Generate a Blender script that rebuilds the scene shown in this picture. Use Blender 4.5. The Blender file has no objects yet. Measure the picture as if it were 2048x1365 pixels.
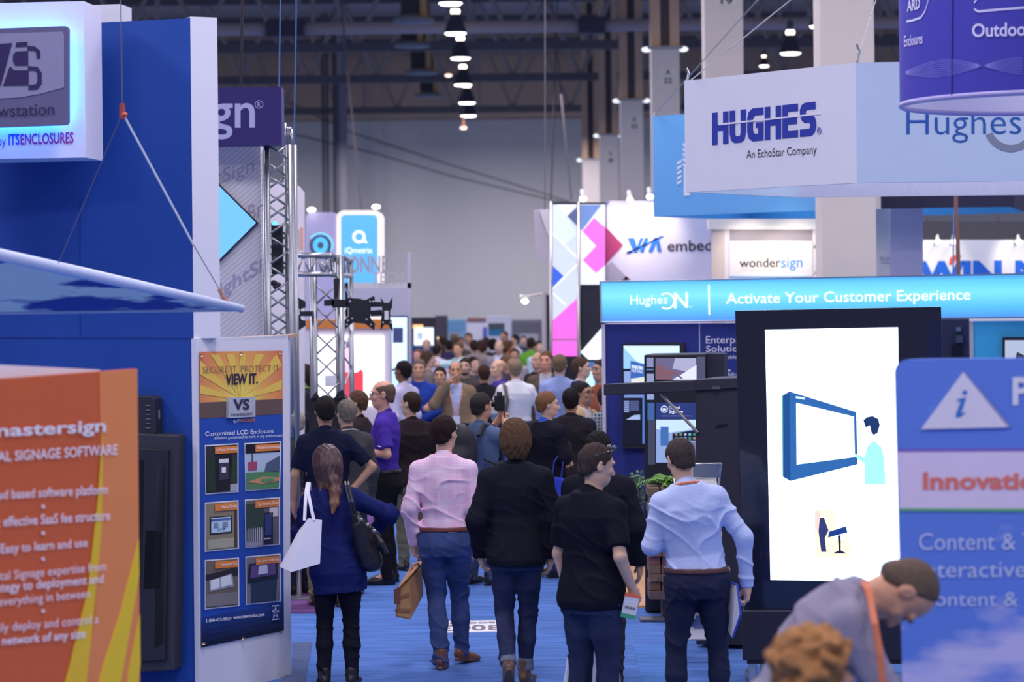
import bpy, bmesh, math, random
import numpy as np
from mathutils import Vector, Matrix

random.seed(7)
SC = bpy.context.scene
COL = SC.collection
PI = math.pi
R = math.radians

# ---------------------------------------------------------------- camera, world, light, exposure
F, CX, CY, H, ROLL = 4800.0, 1024.0, 585.0, 2.7, R(0.62)   # focal length in px, principal point, eye height, roll
_c, _s = math.cos(ROLL), math.sin(ROLL)
cam_data = bpy.data.cameras.new('camera')
cam = bpy.data.objects.new('camera', cam_data); COL.objects.link(cam)
cam_data.sensor_width = 36.0
cam_data.lens = F / 2048 * 36.0
cam_data.shift_y = -(682.5 - CY) / 2048
cam_data.clip_end = 400
rot = Matrix(((_c, _s, 0), (0, 0, -1), (-_s, _c, 0)))
cam.matrix_world = Matrix.Translation((0, 0, H)) @ rot.to_4x4()
cam_data.dof.use_dof = True
cam_data.dof.focus_distance = 17.6
cam_data.dof.aperture_fstop = 2.3
SC.camera = cam

world = bpy.data.worlds.new('hall_air'); SC.world = world
world.use_nodes = True
world.node_tree.nodes['Background'].inputs[0].default_value = (0.66, 0.66, 0.98, 1)
world.node_tree.nodes['Background'].inputs[1].default_value = 0.30

def area(name, loc, size, energy, col=(0.86, 0.80, 1.0), rotx=0.0, roty=0.0, sy=None):
    l = bpy.data.lights.new(name, 'AREA'); l.energy = energy; l.color = col
    l.shape = 'RECTANGLE'; l.size = size; l.size_y = sy or size
    o = bpy.data.objects.new(name, l); COL.objects.link(o)
    o.location = loc; o.rotation_euler = (rotx, roty, 0)
    return o
def spot(name, loc, target, energy, angle=60, col=(1, 0.9, 0.85), radius=0.1, blend=0.6):
    l = bpy.data.lights.new(name, 'SPOT'); l.energy = energy; l.color = col
    l.spot_size = R(angle); l.spot_blend = blend; l.shadow_soft_size = radius
    o = bpy.data.objects.new(name, l); COL.objects.link(o)
    o.location = loc
    o.rotation_euler = (Vector(target) - Vector(loc)).to_track_quat('-Z', 'Y').to_euler()
    return o
# rows of high-bay lamps over the hall
for yy in (4, 13, 22, 31, 42):
    for xx in (-9, 0, 9):
        area('high_bay_light', (xx, yy, 9.2), 2.2, 380)
for yy in (56, 72, 88):
    
    for xx in (-7, 0, 7): area('high_bay_light', (xx, yy, 8.6), 3.0, 420)

# unseen spots added behind the last booths to brighten the lower far wall
for xx in (-9, -3, 2.5, 8): spot('wall_fill_spot', (xx, 90.5, 1.4), (xx * .9, 97, 4.2), 190, 110, (.92, .88, 1.0), .2, 1.0)
SC.view_settings.view_transform = 'Standard'
SC.view_settings.look = 'None'
SC.view_settings.gamma = 1.0
SC.view_settings.use_curve_mapping = False
SC.view_settings.exposure = 0.0
try:
    SC.cycles.use_denoising = True
    SC.cycles.max_bounces = 6
    SC.cycles.caustics_reflective = False
    SC.cycles.caustics_refractive = False
except Exception:
    pass

# ---------------------------------------------------------------- geometry of the view
def ray(px, py):
    u, v = px - CX, CY - py
    return Vector((u * _c + v * _s, F, -u * _s + v * _c))
def P(px, py, d):
    r = ray(px, py); return Vector((r.x / F * d, d, H + r.z / F * d))
def floor_at(px, py):
    r = ray(px, py); t = -H / r.z
    return Vector((r.x * t, r.y * t, 0))
class Pl:
    """a vertical plane through two floor points; n faces the viewer"""
    def __init__(s, a, b):
        s.a = Vector((a[0], a[1], 0)); s.b = Vector((b[0], b[1], 0))
        e = (s.b - s.a).normalized(); s.e = e
        s.n = Vector((e.y, -e.x, 0))
        if s.n.dot(s.a - Vector((0, 0, 0))) > 0: s.n = -s.n
    def hit(s, px, py, off=0.0):
        r = ray(px, py); o = Vector((0, 0, H))
        t = (s.a + s.n * off - o).dot(s.n) / r.dot(s.n)
        return o + r * t
def plane_px(x0, d0, x1, d1):
    a, b = P(x0, CY, d0), P(x1, CY, d1)
    return Pl(a, b)

# ---------------------------------------------------------------- materials
def lin(c):
    return [(x / 255 / 12.92) if x / 255 <= 0.04045 else ((x / 255 + 0.055) / 1.055) ** 2.4 for x in c]
ILL = (0.68, 0.655, 0.89)
def A(r, g, b):
    return tuple(min(0.92, max(0.004, l / i)) for l, i in zip(lin((r, g, b)), ILL))
MATS = {}
def mat(rgb, rough=0.6, metal=0.0, noise=0.08, scale=25.0, bump=0.0, coat=0.0, raw=False, spec=0.4):
    key = ('m', rgb, rough, metal, noise, scale, bump, coat, raw, spec)
    if key in MATS: return MATS[key]
    m = bpy.data.materials.new('surface'); m.use_nodes = True
    nt = m.node_tree; b = nt.nodes['Principled BSDF']
    col = rgb if raw else A(*rgb)
    b.inputs['Roughness'].default_value = rough
    b.inputs['Metallic'].default_value = metal
    b.inputs['Coat Weight'].default_value = coat
    b.inputs['Specular IOR Level'].default_value = spec
    tc = nt.nodes.new('ShaderNodeTexCoord')
    n = nt.nodes.new('ShaderNodeTexNoise'); n.inputs['Scale'].default_value = scale; n.inputs['Detail'].default_value = 3
    nt.links.new(tc.outputs['Object'], n.inputs['Vector'])
    mx = nt.nodes.new('ShaderNodeMix'); mx.data_type = 'RGBA'
    mx.inputs[6].default_value = (*[c * (1 - noise) for c in col], 1)
    mx.inputs[7].default_value = (*[min(0.95, c * (1 + noise)) for c in col], 1)
    nt.links.new(n.outputs['Fac'], mx.inputs[0])
    nt.links.new(mx.outputs[2], b.inputs['Base Color'])
    if bump:
        bp = nt.nodes.new('ShaderNodeBump'); bp.inputs['Strength'].default_value = bump; bp.inputs['Distance'].default_value = 0.01
        nt.links.new(n.outputs['Fac'], bp.inputs['Height']); nt.links.new(bp.outputs[0], b.inputs['Normal'])
    MATS[key] = m
    return m
def cloth(r, g, b):
    k = 0.85 if max(r, g, b) < 70 else 1.0
    return mat((r * k, g * k, b * k), 0.9, noise=0.12, scale=60, bump=0.25, spec=0.08)
def plain(r, g, b): return mat((r, g, b), 0.55, noise=0.03, scale=4)
def printed(r, g, b): return mat((r, g, b), 0.5, noise=0.02, scale=8, spec=0.2)
def metal(r=190, g=190, b=205, rough=0.3): return mat((r, g, b), rough, 0.9, noise=0.05)
def glossy(r, g, b, rough=0.12): return mat((r, g, b), rough, noise=0.03, coat=0.6)
def emit(r, g, b, k=1.0):
    key = ('e', r, g, b, k)
    if key in MATS: return MATS[key]
    m = bpy.data.materials.new('lit_surface'); m.use_nodes = True
    nt = m.node_tree; bs = nt.nodes['Principled BSDF']
    c = lin((r, g, b))
    bs.inputs['Base Color'].default_value = (*[x * 0.3 for x in c], 1)
    bs.inputs['Emission Color'].default_value = (*c, 1)
    bs.inputs['Emission Strength'].default_value = k
    bs.inputs['Roughness'].default_value = 0.4
    MATS[key] = m
    return m

# ---------------------------------------------------------------- object helpers
def thing(name, label, cat, loc=(0, 0, 0), group=None, rz=0.0):
    o = bpy.data.objects.new(name, None); COL.objects.link(o)
    o.empty_display_size = 0.1
    o.location = loc; o.rotation_euler = (0, 0, rz)
    o['label'] = label; o['category'] = cat
    if group: o['group'] = group
    return o
def tag(o, label=None, cat=None, group=None, kind=None):
    if label: o['label'] = label
    if cat: o['category'] = cat
    if group: o['group'] = group
    if kind: o['kind'] = kind
    return o
def root_of(p):
    v = Vector((0, 0, 0)); 
    while p is not None:
        v = v + p.location; p = p.parent
    return v
def link_mesh(name, verts, faces, m, parent=None, smooth=False, world=True, bevel=0.0, loc=None):
    """verts in world coordinates unless world=False"""
    me = bpy.data.meshes.new(name)
    off = root_of(parent) if (parent and world) else Vector((0, 0, 0))
    if loc is not None and parent is None: off = Vector(loc)
    vs = [(v[0] - off.x, v[1] - off.y, v[2] - off.z) for v in verts]
    me.from_pydata(vs, [], faces)
    if smooth:
        me.polygons.foreach_set('use_smooth', [True] * len(me.polygons))
    me.materials.append(m)
    o = bpy.data.objects.new(name, me); COL.objects.link(o)
    if parent: o.parent = parent
    elif loc is not None: o.location = loc
    if bevel:
        b = o.modifiers.new('edge', 'BEVEL'); b.width = bevel; b.segments = 2; b.limit_method = 'ANGLE'
    return o
class MB:
    """collects several shapes into one mesh"""
    def __init__(s): s.v = []; s.f = []
    def add(s, vs, fs):
        k = len(s.v); s.v += [Vector(v) for v in vs]; s.f += [tuple(i + k for i in f) for f in fs]; return s
    def box(s, c, size, M=None):
        x, y, z = size[0] / 2, size[1] / 2, size[2] / 2
        vs = [Vector((a * x, b * y, d * z)) for a in (-1, 1) for b in (-1, 1) for d in (-1, 1)]
        if M is not None: vs = [M @ v for v in vs]
        vs = [v + Vector(c) for v in vs]
        return s.add(vs, [(0, 1, 3, 2), (4, 6, 7, 5), (0, 4, 5, 1), (2, 3, 7, 6), (0, 2, 6, 4), (1, 5, 7, 3)])
    def prism(s, pts, ext):
        n = len(pts); e = Vector(ext); pts = [Vector(p) for p in pts]
        vs = pts + [p + e for p in pts]
        fs = [tuple(range(n)), tuple(range(2 * n - 1, n - 1, -1))]
        fs += [(i, i + n, (i + 1) % n + n, (i + 1) % n) for i in range(n)]
        return s.add(vs, fs)
    def tube(s, pts, r, n=8, cap=True):
        pts = [Vector(p) for p in pts]; k = len(s.v); vs = []; fs = []
        rs = r if isinstance(r, (list, tuple)) else [r] * len(pts)
        up = None
        for i, p in enumerate(pts):
            t = (pts[min(i + 1, len(pts) - 1)] - pts[max(i - 1, 0)]).normalized()
            if up is None:
                up = t.orthogonal().normalized()
            a = (up - t * up.dot(t)).normalized(); up = a; b = t.cross(a)
            for j in range(n):
                q = 2 * PI * j / n
                vs.append(p + (a * math.cos(q) + b * math.sin(q)) * rs[i])
        for i in range(len(pts) - 1):
            for j in range(n):
                fs.append((i * n + j, i * n + (j + 1) % n, (i + 1) * n + (j + 1) % n, (i + 1) * n + j))
        if cap:
            fs.append(tuple(range(n - 1, -1, -1))); m = (len(pts) - 1) * n
            fs.append(tuple(range(m, m + n)))
        return s.add(vs, fs)
    def lathe(s, c, prof, n=24, axis=None):
        """prof: list of (radius, height) around +Z at c"""
        vs = []; fs = []
        for r_, z in prof:
            for j in range(n):
                q = 2 * PI * j / n
                v = Vector((r_ * math.cos(q), r_ * math.sin(q), z))
                if axis is not None: v = axis @ v
                vs.append(v + Vector(c))
        for i in range(len(prof) - 1):
            for j in range(n):
                fs.append((i * n + j, i * n + (j + 1) % n, (i + 1) * n + (j + 1) % n, (i + 1) * n + j))
        return s.add(vs, fs)
    def ball(s, c, r, n=12, m=8):
        rr = r if isinstance(r, (list, tuple)) else (r, r, r)
        prof = [(math.sin(PI * i / m), -math.cos(PI * i / m)) for i in range(m + 1)]
        k = len(s.v)
        s.lathe((0, 0, 0), prof, n)
        for i in range(k, len(s.v)):
            v = s.v[i]; s.v[i] = Vector((c[0] + v.x * rr[0], c[1] + v.y * rr[1], c[2] + v.z * rr[2]))
        return s
    def build(s, name, m, parent=None, smooth=False, bevel=0.0, loc=None):
        return link_mesh(name, s.v, s.f, m, parent, smooth, True, bevel, loc)

def slab(name, pl, corners, depth, m, parent=None, bevel=0.0, loc=None):
    """a board: corners are photo positions on the plane pl, the board reaches `depth` behind it"""
    pts = [pl.hit(*c) for c in corners]
    return MB().prism(pts, -pl.n * depth).build(name, m, parent, False, bevel, loc)
def board(name, pl, x0, x1, z0, z1, depth, m, parent=None, bevel=0.0, off=0.0):
    """an upright rectangular board on plane pl from photo column x0 to x1 (at eye level), heights in metres"""
    a, b = pl.hit(x0, CY, off), pl.hit(x1, CY, off)
    pts = [Vector((a.x, a.y, z0)), Vector((b.x, b.y, z0)), Vector((b.x, b.y, z1)), Vector((a.x, a.y, z1))]
    return MB().prism(pts, -pl.n * depth).build(name, m, parent, False, bevel)
def print_on(name, pl, pts, m, parent, off=0.004, th=0.003):
    """flat printed shape on a board, outline given as photo positions on the plane"""
    return MB().prism([pl.hit(x, y, off) for x, y in pts], -pl.n * th).build(name, m, parent)
def rect(x0, y0, x1, y1, dl=0.0, dr=None):
    return [(x0, y1), (x1, y1), (x1, y0), (x0, y0)]
def ellipse(cx, cy, rx, ry, n=28, a0=0.0, a1=2 * PI):
    return [(cx + rx * math.cos(a0 + (a1 - a0) * i / n), cy + ry * math.sin(a0 + (a1 - a0) * i / n)) for i in range(n + (a1 - a0 < 6.28))]
def arc_band(cx, cy, r0, r1, a0, a1, n=20, sx=1.0):
    o = [(cx + r1 * sx * math.cos(a0 + (a1 - a0) * i / n), cy + r1 * math.sin(a0 + (a1 - a0) * i / n)) for i in range(n + 1)]
    i_ = [(cx + r0 * sx * math.cos(a0 + (a1 - a0) * i / n), cy + r0 * math.sin(a0 + (a1 - a0) * i / n)) for i in range(n, -1, -1)]
    return o + i_
_TXT = {}
def glyphs(s, bold, sp=1.0):
    key = (s, bold, sp)
    if key not in _TXT:
        cu = bpy.data.curves.new('writing', 'FONT'); cu.body = s; cu.size = 1.0
        cu.offset = bold; cu.resolution_u = 3; cu.fill_mode = 'FRONT'; cu.space_character = sp
        cu.align_x = 'LEFT'
        ob = bpy.data.objects.new('writing', cu)
        me = ob.to_mesh()
        n = len(me.vertices); co = np.zeros(n * 3); me.vertices.foreach_get('co', co); co = co.reshape(-1, 3)[:, :2]
        fs = [tuple(p.vertices) for p in me.polygons]
        ob.to_mesh_clear(); bpy.data.objects.remove(ob); bpy.data.curves.remove(cu)
        _TXT[key] = (co, fs)
    return _TXT[key]
def text(pl, s, L, Rr, m, parent, bold=0.0, off=0.008, name='lettering', hitf=None, sp=1.0, shear=0.0):
    """writing between photo positions: L=(x, top, bottom) and Rr likewise bound the inked box"""
    co, fs = glyphs(s, bold, sp)
    lo, hi = co.min(0), co.max(0)
    hit = hitf or (lambda x, y: pl.hit(x, y, off))
    TL, BL = hit(L[0], L[1]), hit(L[0], L[2]); TR, BR = hit(Rr[0], Rr[1]), hit(Rr[0], Rr[2])
    vs = []
    for x, y in co:
        u = (x - lo[0]) / (hi[0] - lo[0]); v = (y - lo[1]) / (hi[1] - lo[1])
        u += shear * (v - 0.5)
        if hitf: vs.append(hit(L[0] * (1 - u) + Rr[0] * u, (L[2] * (1 - u) + Rr[2] * u) * (1 - v) + (L[1] * (1 - u) + Rr[1] * u) * v))
        else: vs.append((BL * (1 - u) + BR * u) * (1 - v) + (TL * (1 - u) + TR * u) * v)
    return link_mesh(name, vs, fs, m, parent)
# ---------------------------------------------------------------- figures: distance fields meshed into one continuous skin each
class Field:
    def __init__(s, lo, hi, h):
        s.h = h; s.lo = np.array(lo, float)
        n = [max(4, int(math.ceil((b - a) / h)) + 1) for a, b in zip(lo, hi)]
        s.ax = [s.lo[i] + h * np.arange(n[i]) for i in range(3)]
        s.f = np.full(n, 0.6, np.float32)
    def sl(s, lo, hi, pad):
        out = []
        for i in range(3):
            a = int(np.searchsorted(s.ax[i], lo[i] - pad)); b = int(np.searchsorted(s.ax[i], hi[i] + pad))
            out.append(slice(max(0, a - 1), b + 1))
        return tuple(out)
    def xyz(s, q):
        return (s.ax[0][q[0]][:, None, None], s.ax[1][q[1]][None, :, None], s.ax[2][q[2]][None, None, :])
    def add(s, fn, lo, hi, k=0.02):
        q = s.sl(lo, hi, k + 3 * s.h)
        if min(x.stop - x.start for x in q) <= 0: return
        d = fn(*s.xyz(q)).astype(np.float32); c = s.f[q]
        if c.size == 0: return
        d = np.broadcast_to(d, c.shape)
        if k > 0:
            hh = np.maximum(k - np.abs(c - d), 0) / k
            s.f[q] = np.minimum(c, d) - hh * hh * k * 0.25
        else: s.f[q] = np.minimum(c, d)
    def cut(s, fn, lo, hi, k=0.01):
        q = s.sl(lo, hi, k + 3 * s.h)
        d = -fn(*s.xyz(q)).astype(np.float32); c = s.f[q]
        if c.size == 0: return
        d = np.broadcast_to(d, c.shape)
        hh = np.maximum(k - np.abs(c - d), 0) / k if k > 0 else 0
        s.f[q] = np.maximum(c, d) + hh * hh * k * 0.25
    def cone(s, a, b, ra, rb, k=0.02):
        a, b = np.array(a, float), np.array(b, float); ab = b - a; L = max(ab @ ab, 1e-9)
        def fn(x, y, z):
            t = np.clip(((x - a[0]) * ab[0] + (y - a[1]) * ab[1] + (z - a[2]) * ab[2]) / L, 0, 1)
            return np.sqrt((x - a[0] - t * ab[0]) ** 2 + (y - a[1] - t * ab[1]) ** 2 + (z - a[2] - t * ab[2]) ** 2) - (ra + (rb - ra) * t)
        r = max(ra, rb); s.add(fn, np.minimum(a, b) - r, np.maximum(a, b) + r, k)
    def ell_fn(s, c, r, M=None):
        c = np.array(c, float)
        if isinstance(M, Matrix):
            k_ = M.determinant() ** (1 / 3); r = tuple(q * k_ for q in r); M = [[M[i][j] / k_ for j in range(3)] for i in range(3)]
        def fn(x, y, z):
            x, y, z = x - c[0], y - c[1], z - c[2]
            if M is not None:
                x, y, z = (M[0][0] * x + M[1][0] * y + M[2][0] * z, M[0][1] * x + M[1][1] * y + M[2][1] * z, M[0][2] * x + M[1][2] * y + M[2][2] * z)
            k0 = np.sqrt((x / r[0]) ** 2 + (y / r[1]) ** 2 + (z / r[2]) ** 2)
            k1 = np.sqrt((x / r[0] ** 2) ** 2 + (y / r[1] ** 2) ** 2 + (z / r[2] ** 2) ** 2)
            return k0 * (k0 - 1) / np.maximum(k1, 1e-6)
        m = max(r); return fn, c - m, c + m
    def ell(s, c, r, M=None, k=0.02): s.add(*s.ell_fn(c, r, M), k)
    def loft(s, M, table, k=0.02, p=2.3, z0=None, z1=None, inner=None):
        """stack of rounded sections (z, rx, ry, yo) in the frame M; inner: wall thickness for a hollow band"""
        Mi = np.array(M.inverted()); t = np.array(table, float)
        za = t[0, 0] if z0 is None else z0; zb = t[-1, 0] if z1 is None else z1
        cs = [M @ Vector((a * max(t[:, 1]), b * (max(t[:, 2]) + max(abs(t[:, 3]))), c)) for a in (-1, 1) for b in (-1, 1) for c in (za, zb)]
        lo = np.min([list(c) for c in cs], 0); hi = np.max([list(c) for c in cs], 0)
        def fn(x, y, z):
            X = Mi[0, 0] * x + Mi[0, 1] * y + Mi[0, 2] * z + Mi[0, 3]
            Y = Mi[1, 0] * x + Mi[1, 1] * y + Mi[1, 2] * z + Mi[1, 3]
            Z = Mi[2, 0] * x + Mi[2, 1] * y + Mi[2, 2] * z + Mi[2, 3]
            rx = np.interp(Z, t[:, 0], t[:, 1]); ry = np.interp(Z, t[:, 0], t[:, 2]); yo = np.interp(Z, t[:, 0], t[:, 3])
            rho = (np.abs(X / rx) ** p + np.abs((Y - yo) / ry) ** p) ** (1 / p)
            d = (rho - 1) * np.minimum(rx, ry)
            if inner: d = np.maximum(d, -(d + inner))
            return np.maximum(d, np.maximum(Z - zb, za - Z))
        s.add(fn, lo, hi, k)
    def disp(s, fn):
        x, y, z = s.xyz((slice(None),) * 3); s.f += fn(x, y, z).astype(np.float32)
    def mesh(s):
        f = s.f; f[0] = f[-1] = 0.5; f[:, 0] = f[:, -1] = 0.5; f[:, :, 0] = f[:, :, -1] = 0.5
        ins = f < 0; nx, ny, nz = f.shape
        cnt = np.zeros((nx - 1, ny - 1, nz - 1), np.int8)
        cor = [(i, j, k) for i in (0, 1) for j in (0, 1) for k in (0, 1)]
        for i, j, k in cor: cnt += ins[i:nx - 1 + i, j:ny - 1 + j, k:nz - 1 + k]
        act = np.argwhere((cnt > 0) & (cnt < 8))
        if len(act) == 0: return np.zeros((0, 3)), np.zeros((0, 4), int)
        idx = np.full(cnt.shape, -1, np.int32); idx[act[:, 0], act[:, 1], act[:, 2]] = np.arange(len(act))
        fv = [f[act[:, 0] + i, act[:, 1] + j, act[:, 2] + k] for i, j, k in cor]
        acc = np.zeros((len(act), 3)); num = np.zeros(len(act))
        for a in range(8):
            for b in range(a + 1, 8):
                df = [abs(cor[a][q] - cor[b][q]) for q in range(3)]
                if sum(df) != 1: continue
                m = (fv[a] < 0) != (fv[b] < 0)
                t = np.where(m, fv[a] / np.where(m, fv[a] - fv[b], 1), 0)
                pa, pb = np.array(cor[a], float), np.array(cor[b], float)
                acc += np.where(m[:, None], pa + t[:, None] * (pb - pa), 0); num += m
        V = (act + acc / num[:, None]) * s.h + s.lo
        Fq = []
        for ax in range(3):
            sa = [slice(None)] * 3; sb = [slice(None)] * 3; sa[ax] = slice(0, -1); sb[ax] = slice(1, None)
            a, b = ins[tuple(sa)], ins[tuple(sb)]
            e = np.argwhere(a != b); 
            if len(e) == 0: continue
            fl = a[e[:, 0], e[:, 1], e[:, 2]]
            o1, o2 = [(1, 2), (2, 0), (0, 1)][ax]
            def cell(d1, d2):
                c = e.copy(); c[:, o1] -= d1; c[:, o2] -= d2
                return idx[c[:, 0], c[:, 1], c[:, 2]]
            q = np.stack([cell(1, 1), cell(0, 1), cell(0, 0), cell(1, 0)], 1)
            q[~fl] = q[~fl][:, ::-1]
            Fq.append(q)
        return V, np.concatenate(Fq)
def grid_mesh(name, fld, m, parent, scale=1.0):
    V, Q = fld.mesh()
    me = bpy.data.meshes.new(name)
    V = V * scale
    me.vertices.add(len(V)); me.vertices.foreach_set('co', V.astype(np.float32).ravel())
    me.loops.add(len(Q) * 4); me.loops.foreach_set('vertex_index', Q.astype(np.int32).ravel())
    me.polygons.add(len(Q)); me.polygons.foreach_set('loop_start', np.arange(0, len(Q) * 4, 4, dtype=np.int32))
    me.polygons.foreach_set('use_smooth', np.ones(len(Q), bool))
    me.update(calc_edges=True)
    me.materials.append(m)
    o = bpy.data.objects.new(name, me); COL.objects.link(o); o.parent = parent
    return o
def wrinkle(seed, amp, f1=38.0, f2=55.0):
    """sparse soft folds: warped ridges that come and go"""
    rg = np.random.RandomState(seed); p = rg.rand(12) * 6.28
    def fn(x, y, z):
        ax = np.sqrt(x * x + 0.0009)
        w = 2.2 * np.sin(7 * z + 5 * x + p[0]) + 1.7 * np.sin(8 * y - 6 * z + 3 * x + p[1]) + .9 * np.sin(17 * x + 13 * z + p[6])
        r1 = (1 - np.abs(np.sin(f1 * .36 * (0.62 * z - 0.75 * ax + .25 * y) + w + p[2]))) ** 2.5
        r2 = (1 - np.abs(np.sin(f1 * .42 * (0.85 * z + 0.25 * x + 0.3 * y) - .8 * w + p[3]))) ** 3
        r3 = (1 - np.abs(np.sin(f2 * .55 * (z + .15 * x) + 1.3 * w + p[4]))) ** 2
        m1 = np.clip(.5 + .8 * np.sin(5 * z - 9 * x + p[5]), 0, 1); m2 = np.clip(.4 + .9 * np.sin(8 * z + 6 * x + 5 * y + p[7]), 0, 1); m3 = np.clip(.1 + .8 * np.sin(9 * z - 4 * x + p[8]), 0, 1)
        return amp * (1.0 - 1.9 * r1 * m1 - 1.6 * r2 * m2 - .9 * r3 * m3)
    return fn
SKIN = (196, 150, 138)
TORSO = [(0.78, .155, .112, -.012), (0.88, .176, .125, -.018), (0.98, .170, .115, -.008), (1.08, .153, .102, .0), (1.18, .160, .108, .0),
         (1.30, .174, .118, -.005), (1.38, .172, .112, -.012), (1.44, .140, .092, -.016), (1.51, .075, .062, -.016)]
def nv(v): 
    v = np.array(v, float); return v / max(np.linalg.norm(v), 1e-9)
def hand_parts(w, e, side, curl, palm):
    """bone list for one hand: w wrist, e elbow, palm: direction the palm faces"""
    d = nv(np.array(w) - np.array(e)); n = np.array(palm, float); n = nv(n - d * (n @ d))
    s = np.cross(d, n) * side            # towards the thumb
    w = np.array(w, float); out = []
    kn = []
    for i, (off, ln) in enumerate(zip((.030, .010, -.011, -.030), (.082, .092, .085, .066))):
        base = w + d * (.088 - .006 * abs(i - 1)) + s * off
        c = curl * (1 + .12 * i); a1 = c * 0.6; pts = [base]; ang = 0; p = base
        for j, fr in enumerate((.44, .32, .24)):
            ang += a1 * (1.0 if j else 0.8)
            p = p + (d * math.cos(ang) + n * math.sin(ang)) * ln * fr; pts.append(p)
        out.append(pts)
        kn.append(base)
    tb = w + d * .022 + s * .026 + n * .010
    t1 = tb + nv(d * .55 + s * .65 + n * .35) * .042
    t2 = t1 + nv(d * .85 + s * .25 + n * (.3 + .35 * min(curl, 1.4))) * .032
    t3 = t2 + nv(d * .9 + n * (.3 + .3 * min(curl, 1.4))) * .024
    return d, n, s, kn, out, [tb, t1, t2, t3]
FIGS = []
def person(label, px, ytop, h=1.78, yaw=0.0, det=1, d=None, skin=SKIN, build=1.0, female=False, lean=0.0, lean_side=0.0,
           head=(0, 0), top=('shirt', (90, 100, 150)), sleeve='long', top_hem=None, under=None, pants=(40, 42, 60), belt=None,
           shoes=(35, 30, 32), hair=('short', (60, 48, 44)), arms=None, legs=None, curl=(0.5, 0.5), palms=(None, None), glasses=None,
           lanyard=None, badge=None, beard=None, amp=None, cuff=None, collar=True, pattern=None, group=None, stance=0.0, eff=None,
           noskin_low=False, leg_r=1.0, waist=None, voxel=None, topmat=None):
    he = eff or h
    r = ray(px, ytop)
    if d is None: d = (he - H) * F / r.z
    x = r.x / F * d
    sc = h / 1.8
    root = thing('person', label, 'person', (x, d, 0), group, R(yaw))
    FIGS.append(root)
    vox = voxel or {0: 0.017, 1: 0.011, 2: 0.0062}[det]
    cv = vox * (1.15 if det == 2 else 1.0)
    seed = len(FIGS) * 13 + 5
    amp = amp if amp is not None else 0.0042
    sw = 0.155 if female else 0.176
    # --- joints (1.8 m figure, facing +Y, right = +X)
    arms = arms or {}
    ex = .222 + .16 * max(0, build - 1) - (.02 if female else 0)
    La = arms.get('L', ((-ex, -.03, 1.14), (-ex - .012, .05, .885))); Ra = arms.get('R', ((ex, -.03, 1.14), (ex + .012, .05, .885)))
    legs = legs or {}
    Ll = legs.get('L', ((-.10 - stance, .015, .50), (-.105 - stance, -.03, .085), 0.0)); Rl = legs.get('R', ((.10 + stance, .015, .50), (.105 + stance, -.03, .085), 0.0))
    T = Matrix.Translation((0, 0, .95)) @ Matrix.Rotation(R(-lean), 4, 'X') @ Matrix.Rotation(R(lean_side), 4, 'Y') @ Matrix.Translation((0, 0, -.95))
    tv = lambda p: np.array(T @ Vector(p))
    shL, shR = tv((-sw, -.012, 1.42)), tv((sw, -.012, 1.42))
    if arms.get('local'):
        La = tuple(tv(p) for p in La); Ra = tuple(tv(p) for p in Ra)
    neck0 = tv((0, -.012, 1.46))
    HM = T @ Matrix.Translation((0, 0, 1.56)) @ Matrix.Rotation(R(head[0]), 4, 'Z') @ Matrix.Rotation(R(-head[1]), 4, 'X') @ Matrix.Rotation(R(head[2] if len(head) > 2 else 0), 4, 'Y') @ Matrix.Scale(1.055, 4) @ Matrix.Translation((0, 0, -1.56))
    hv = lambda p: np.array(HM @ Vector(p)); h3 = HM.to_3x3()
    bl = build; bx = 1 + (bl - 1) * .8; by = bl
    tt = []
    for z, rx, ry, yo in TORSO:
        bel = max(0, 1 - abs(z - 1.08) / .25) * (bl - 1)
        fx = bx if z < 1.42 else 1 + (bx - 1) * .4
        if female: fx *= (1.02 if z < 1.0 else (.88 if z < 1.2 else .87))
        tt.append((z, rx * fx, ry * by * (1 + .25 * bel), yo + .05 * bel))
    pts = [shL, shR, *[np.array(p) for a in (La, Ra) for p in a[:2]], hv((0, 0, 1.83)), *[np.array(q) for l in (Ll, Rl) for q in l[:2]], np.array((0, 0, 0.0)), tv((0, 0, 1.5))]
    lo = np.min(pts, 0) - .24; hi = np.max(pts, 0) + .24; lo[2] = -0.02
    # --- body: one continuous skin
    B = Field(lo, hi, vox)
    if not noskin_low:
        for l, sg in ((Ll, -1), (Rl, 1)):
            hip = (sg * .088, -.005, .91)
            B.cone(hip, l[0], .082, .052, .03); B.cone(l[0], l[1], .050, .036, .02)
            toe = np.array(l[1]) + np.array((sg * .02, .13, -.055))
            B.cone(l[1], toe, .036, .028, .02)
    B.loft(T, [(z, rx * .90, ry * .92, yo) for z, rx, ry, yo in tt], .03, z0=.86)
    for sh, arm, sg in ((shL, La, -1), (shR, Ra, 1)):
        B.cone(tv((sg * .06, -.015, 1.480)), sh, .045, .050, .04)
        B.cone(sh, arm[0], .050, .038, .03); B.cone(arm[0], arm[1], .039, .027, .015)
    B.cone(neck0, hv((0, .012, 1.62)), .058 * (0.88 if female else 1), .054 * (0.85 if female else 1), .03)
    # head
    E = lambda c, rr, k=.02: B.ell(hv(c), rr, h3, k)
    E((0, -.004, 1.708), (.077, .097, .093), .01); E((0, .038, 1.655), (.060, .060, .075), .03); E((0, .050, 1.605), (.043, .046, .035), .03)
    E((0, .015, 1.62), (.058, .055, .045), .03)
    B.cone(hv((0, .095, 1.692)), hv((0, .116, 1.655)), .009, .014, .012)
    E((0, .106, 1.652), (.020, .011, .010), .01)
    E((-.032, .082, 1.716), (.028, .016, .010), .012); E((.032, .082, 1.716), (.028, .016, .010), .012)
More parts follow.
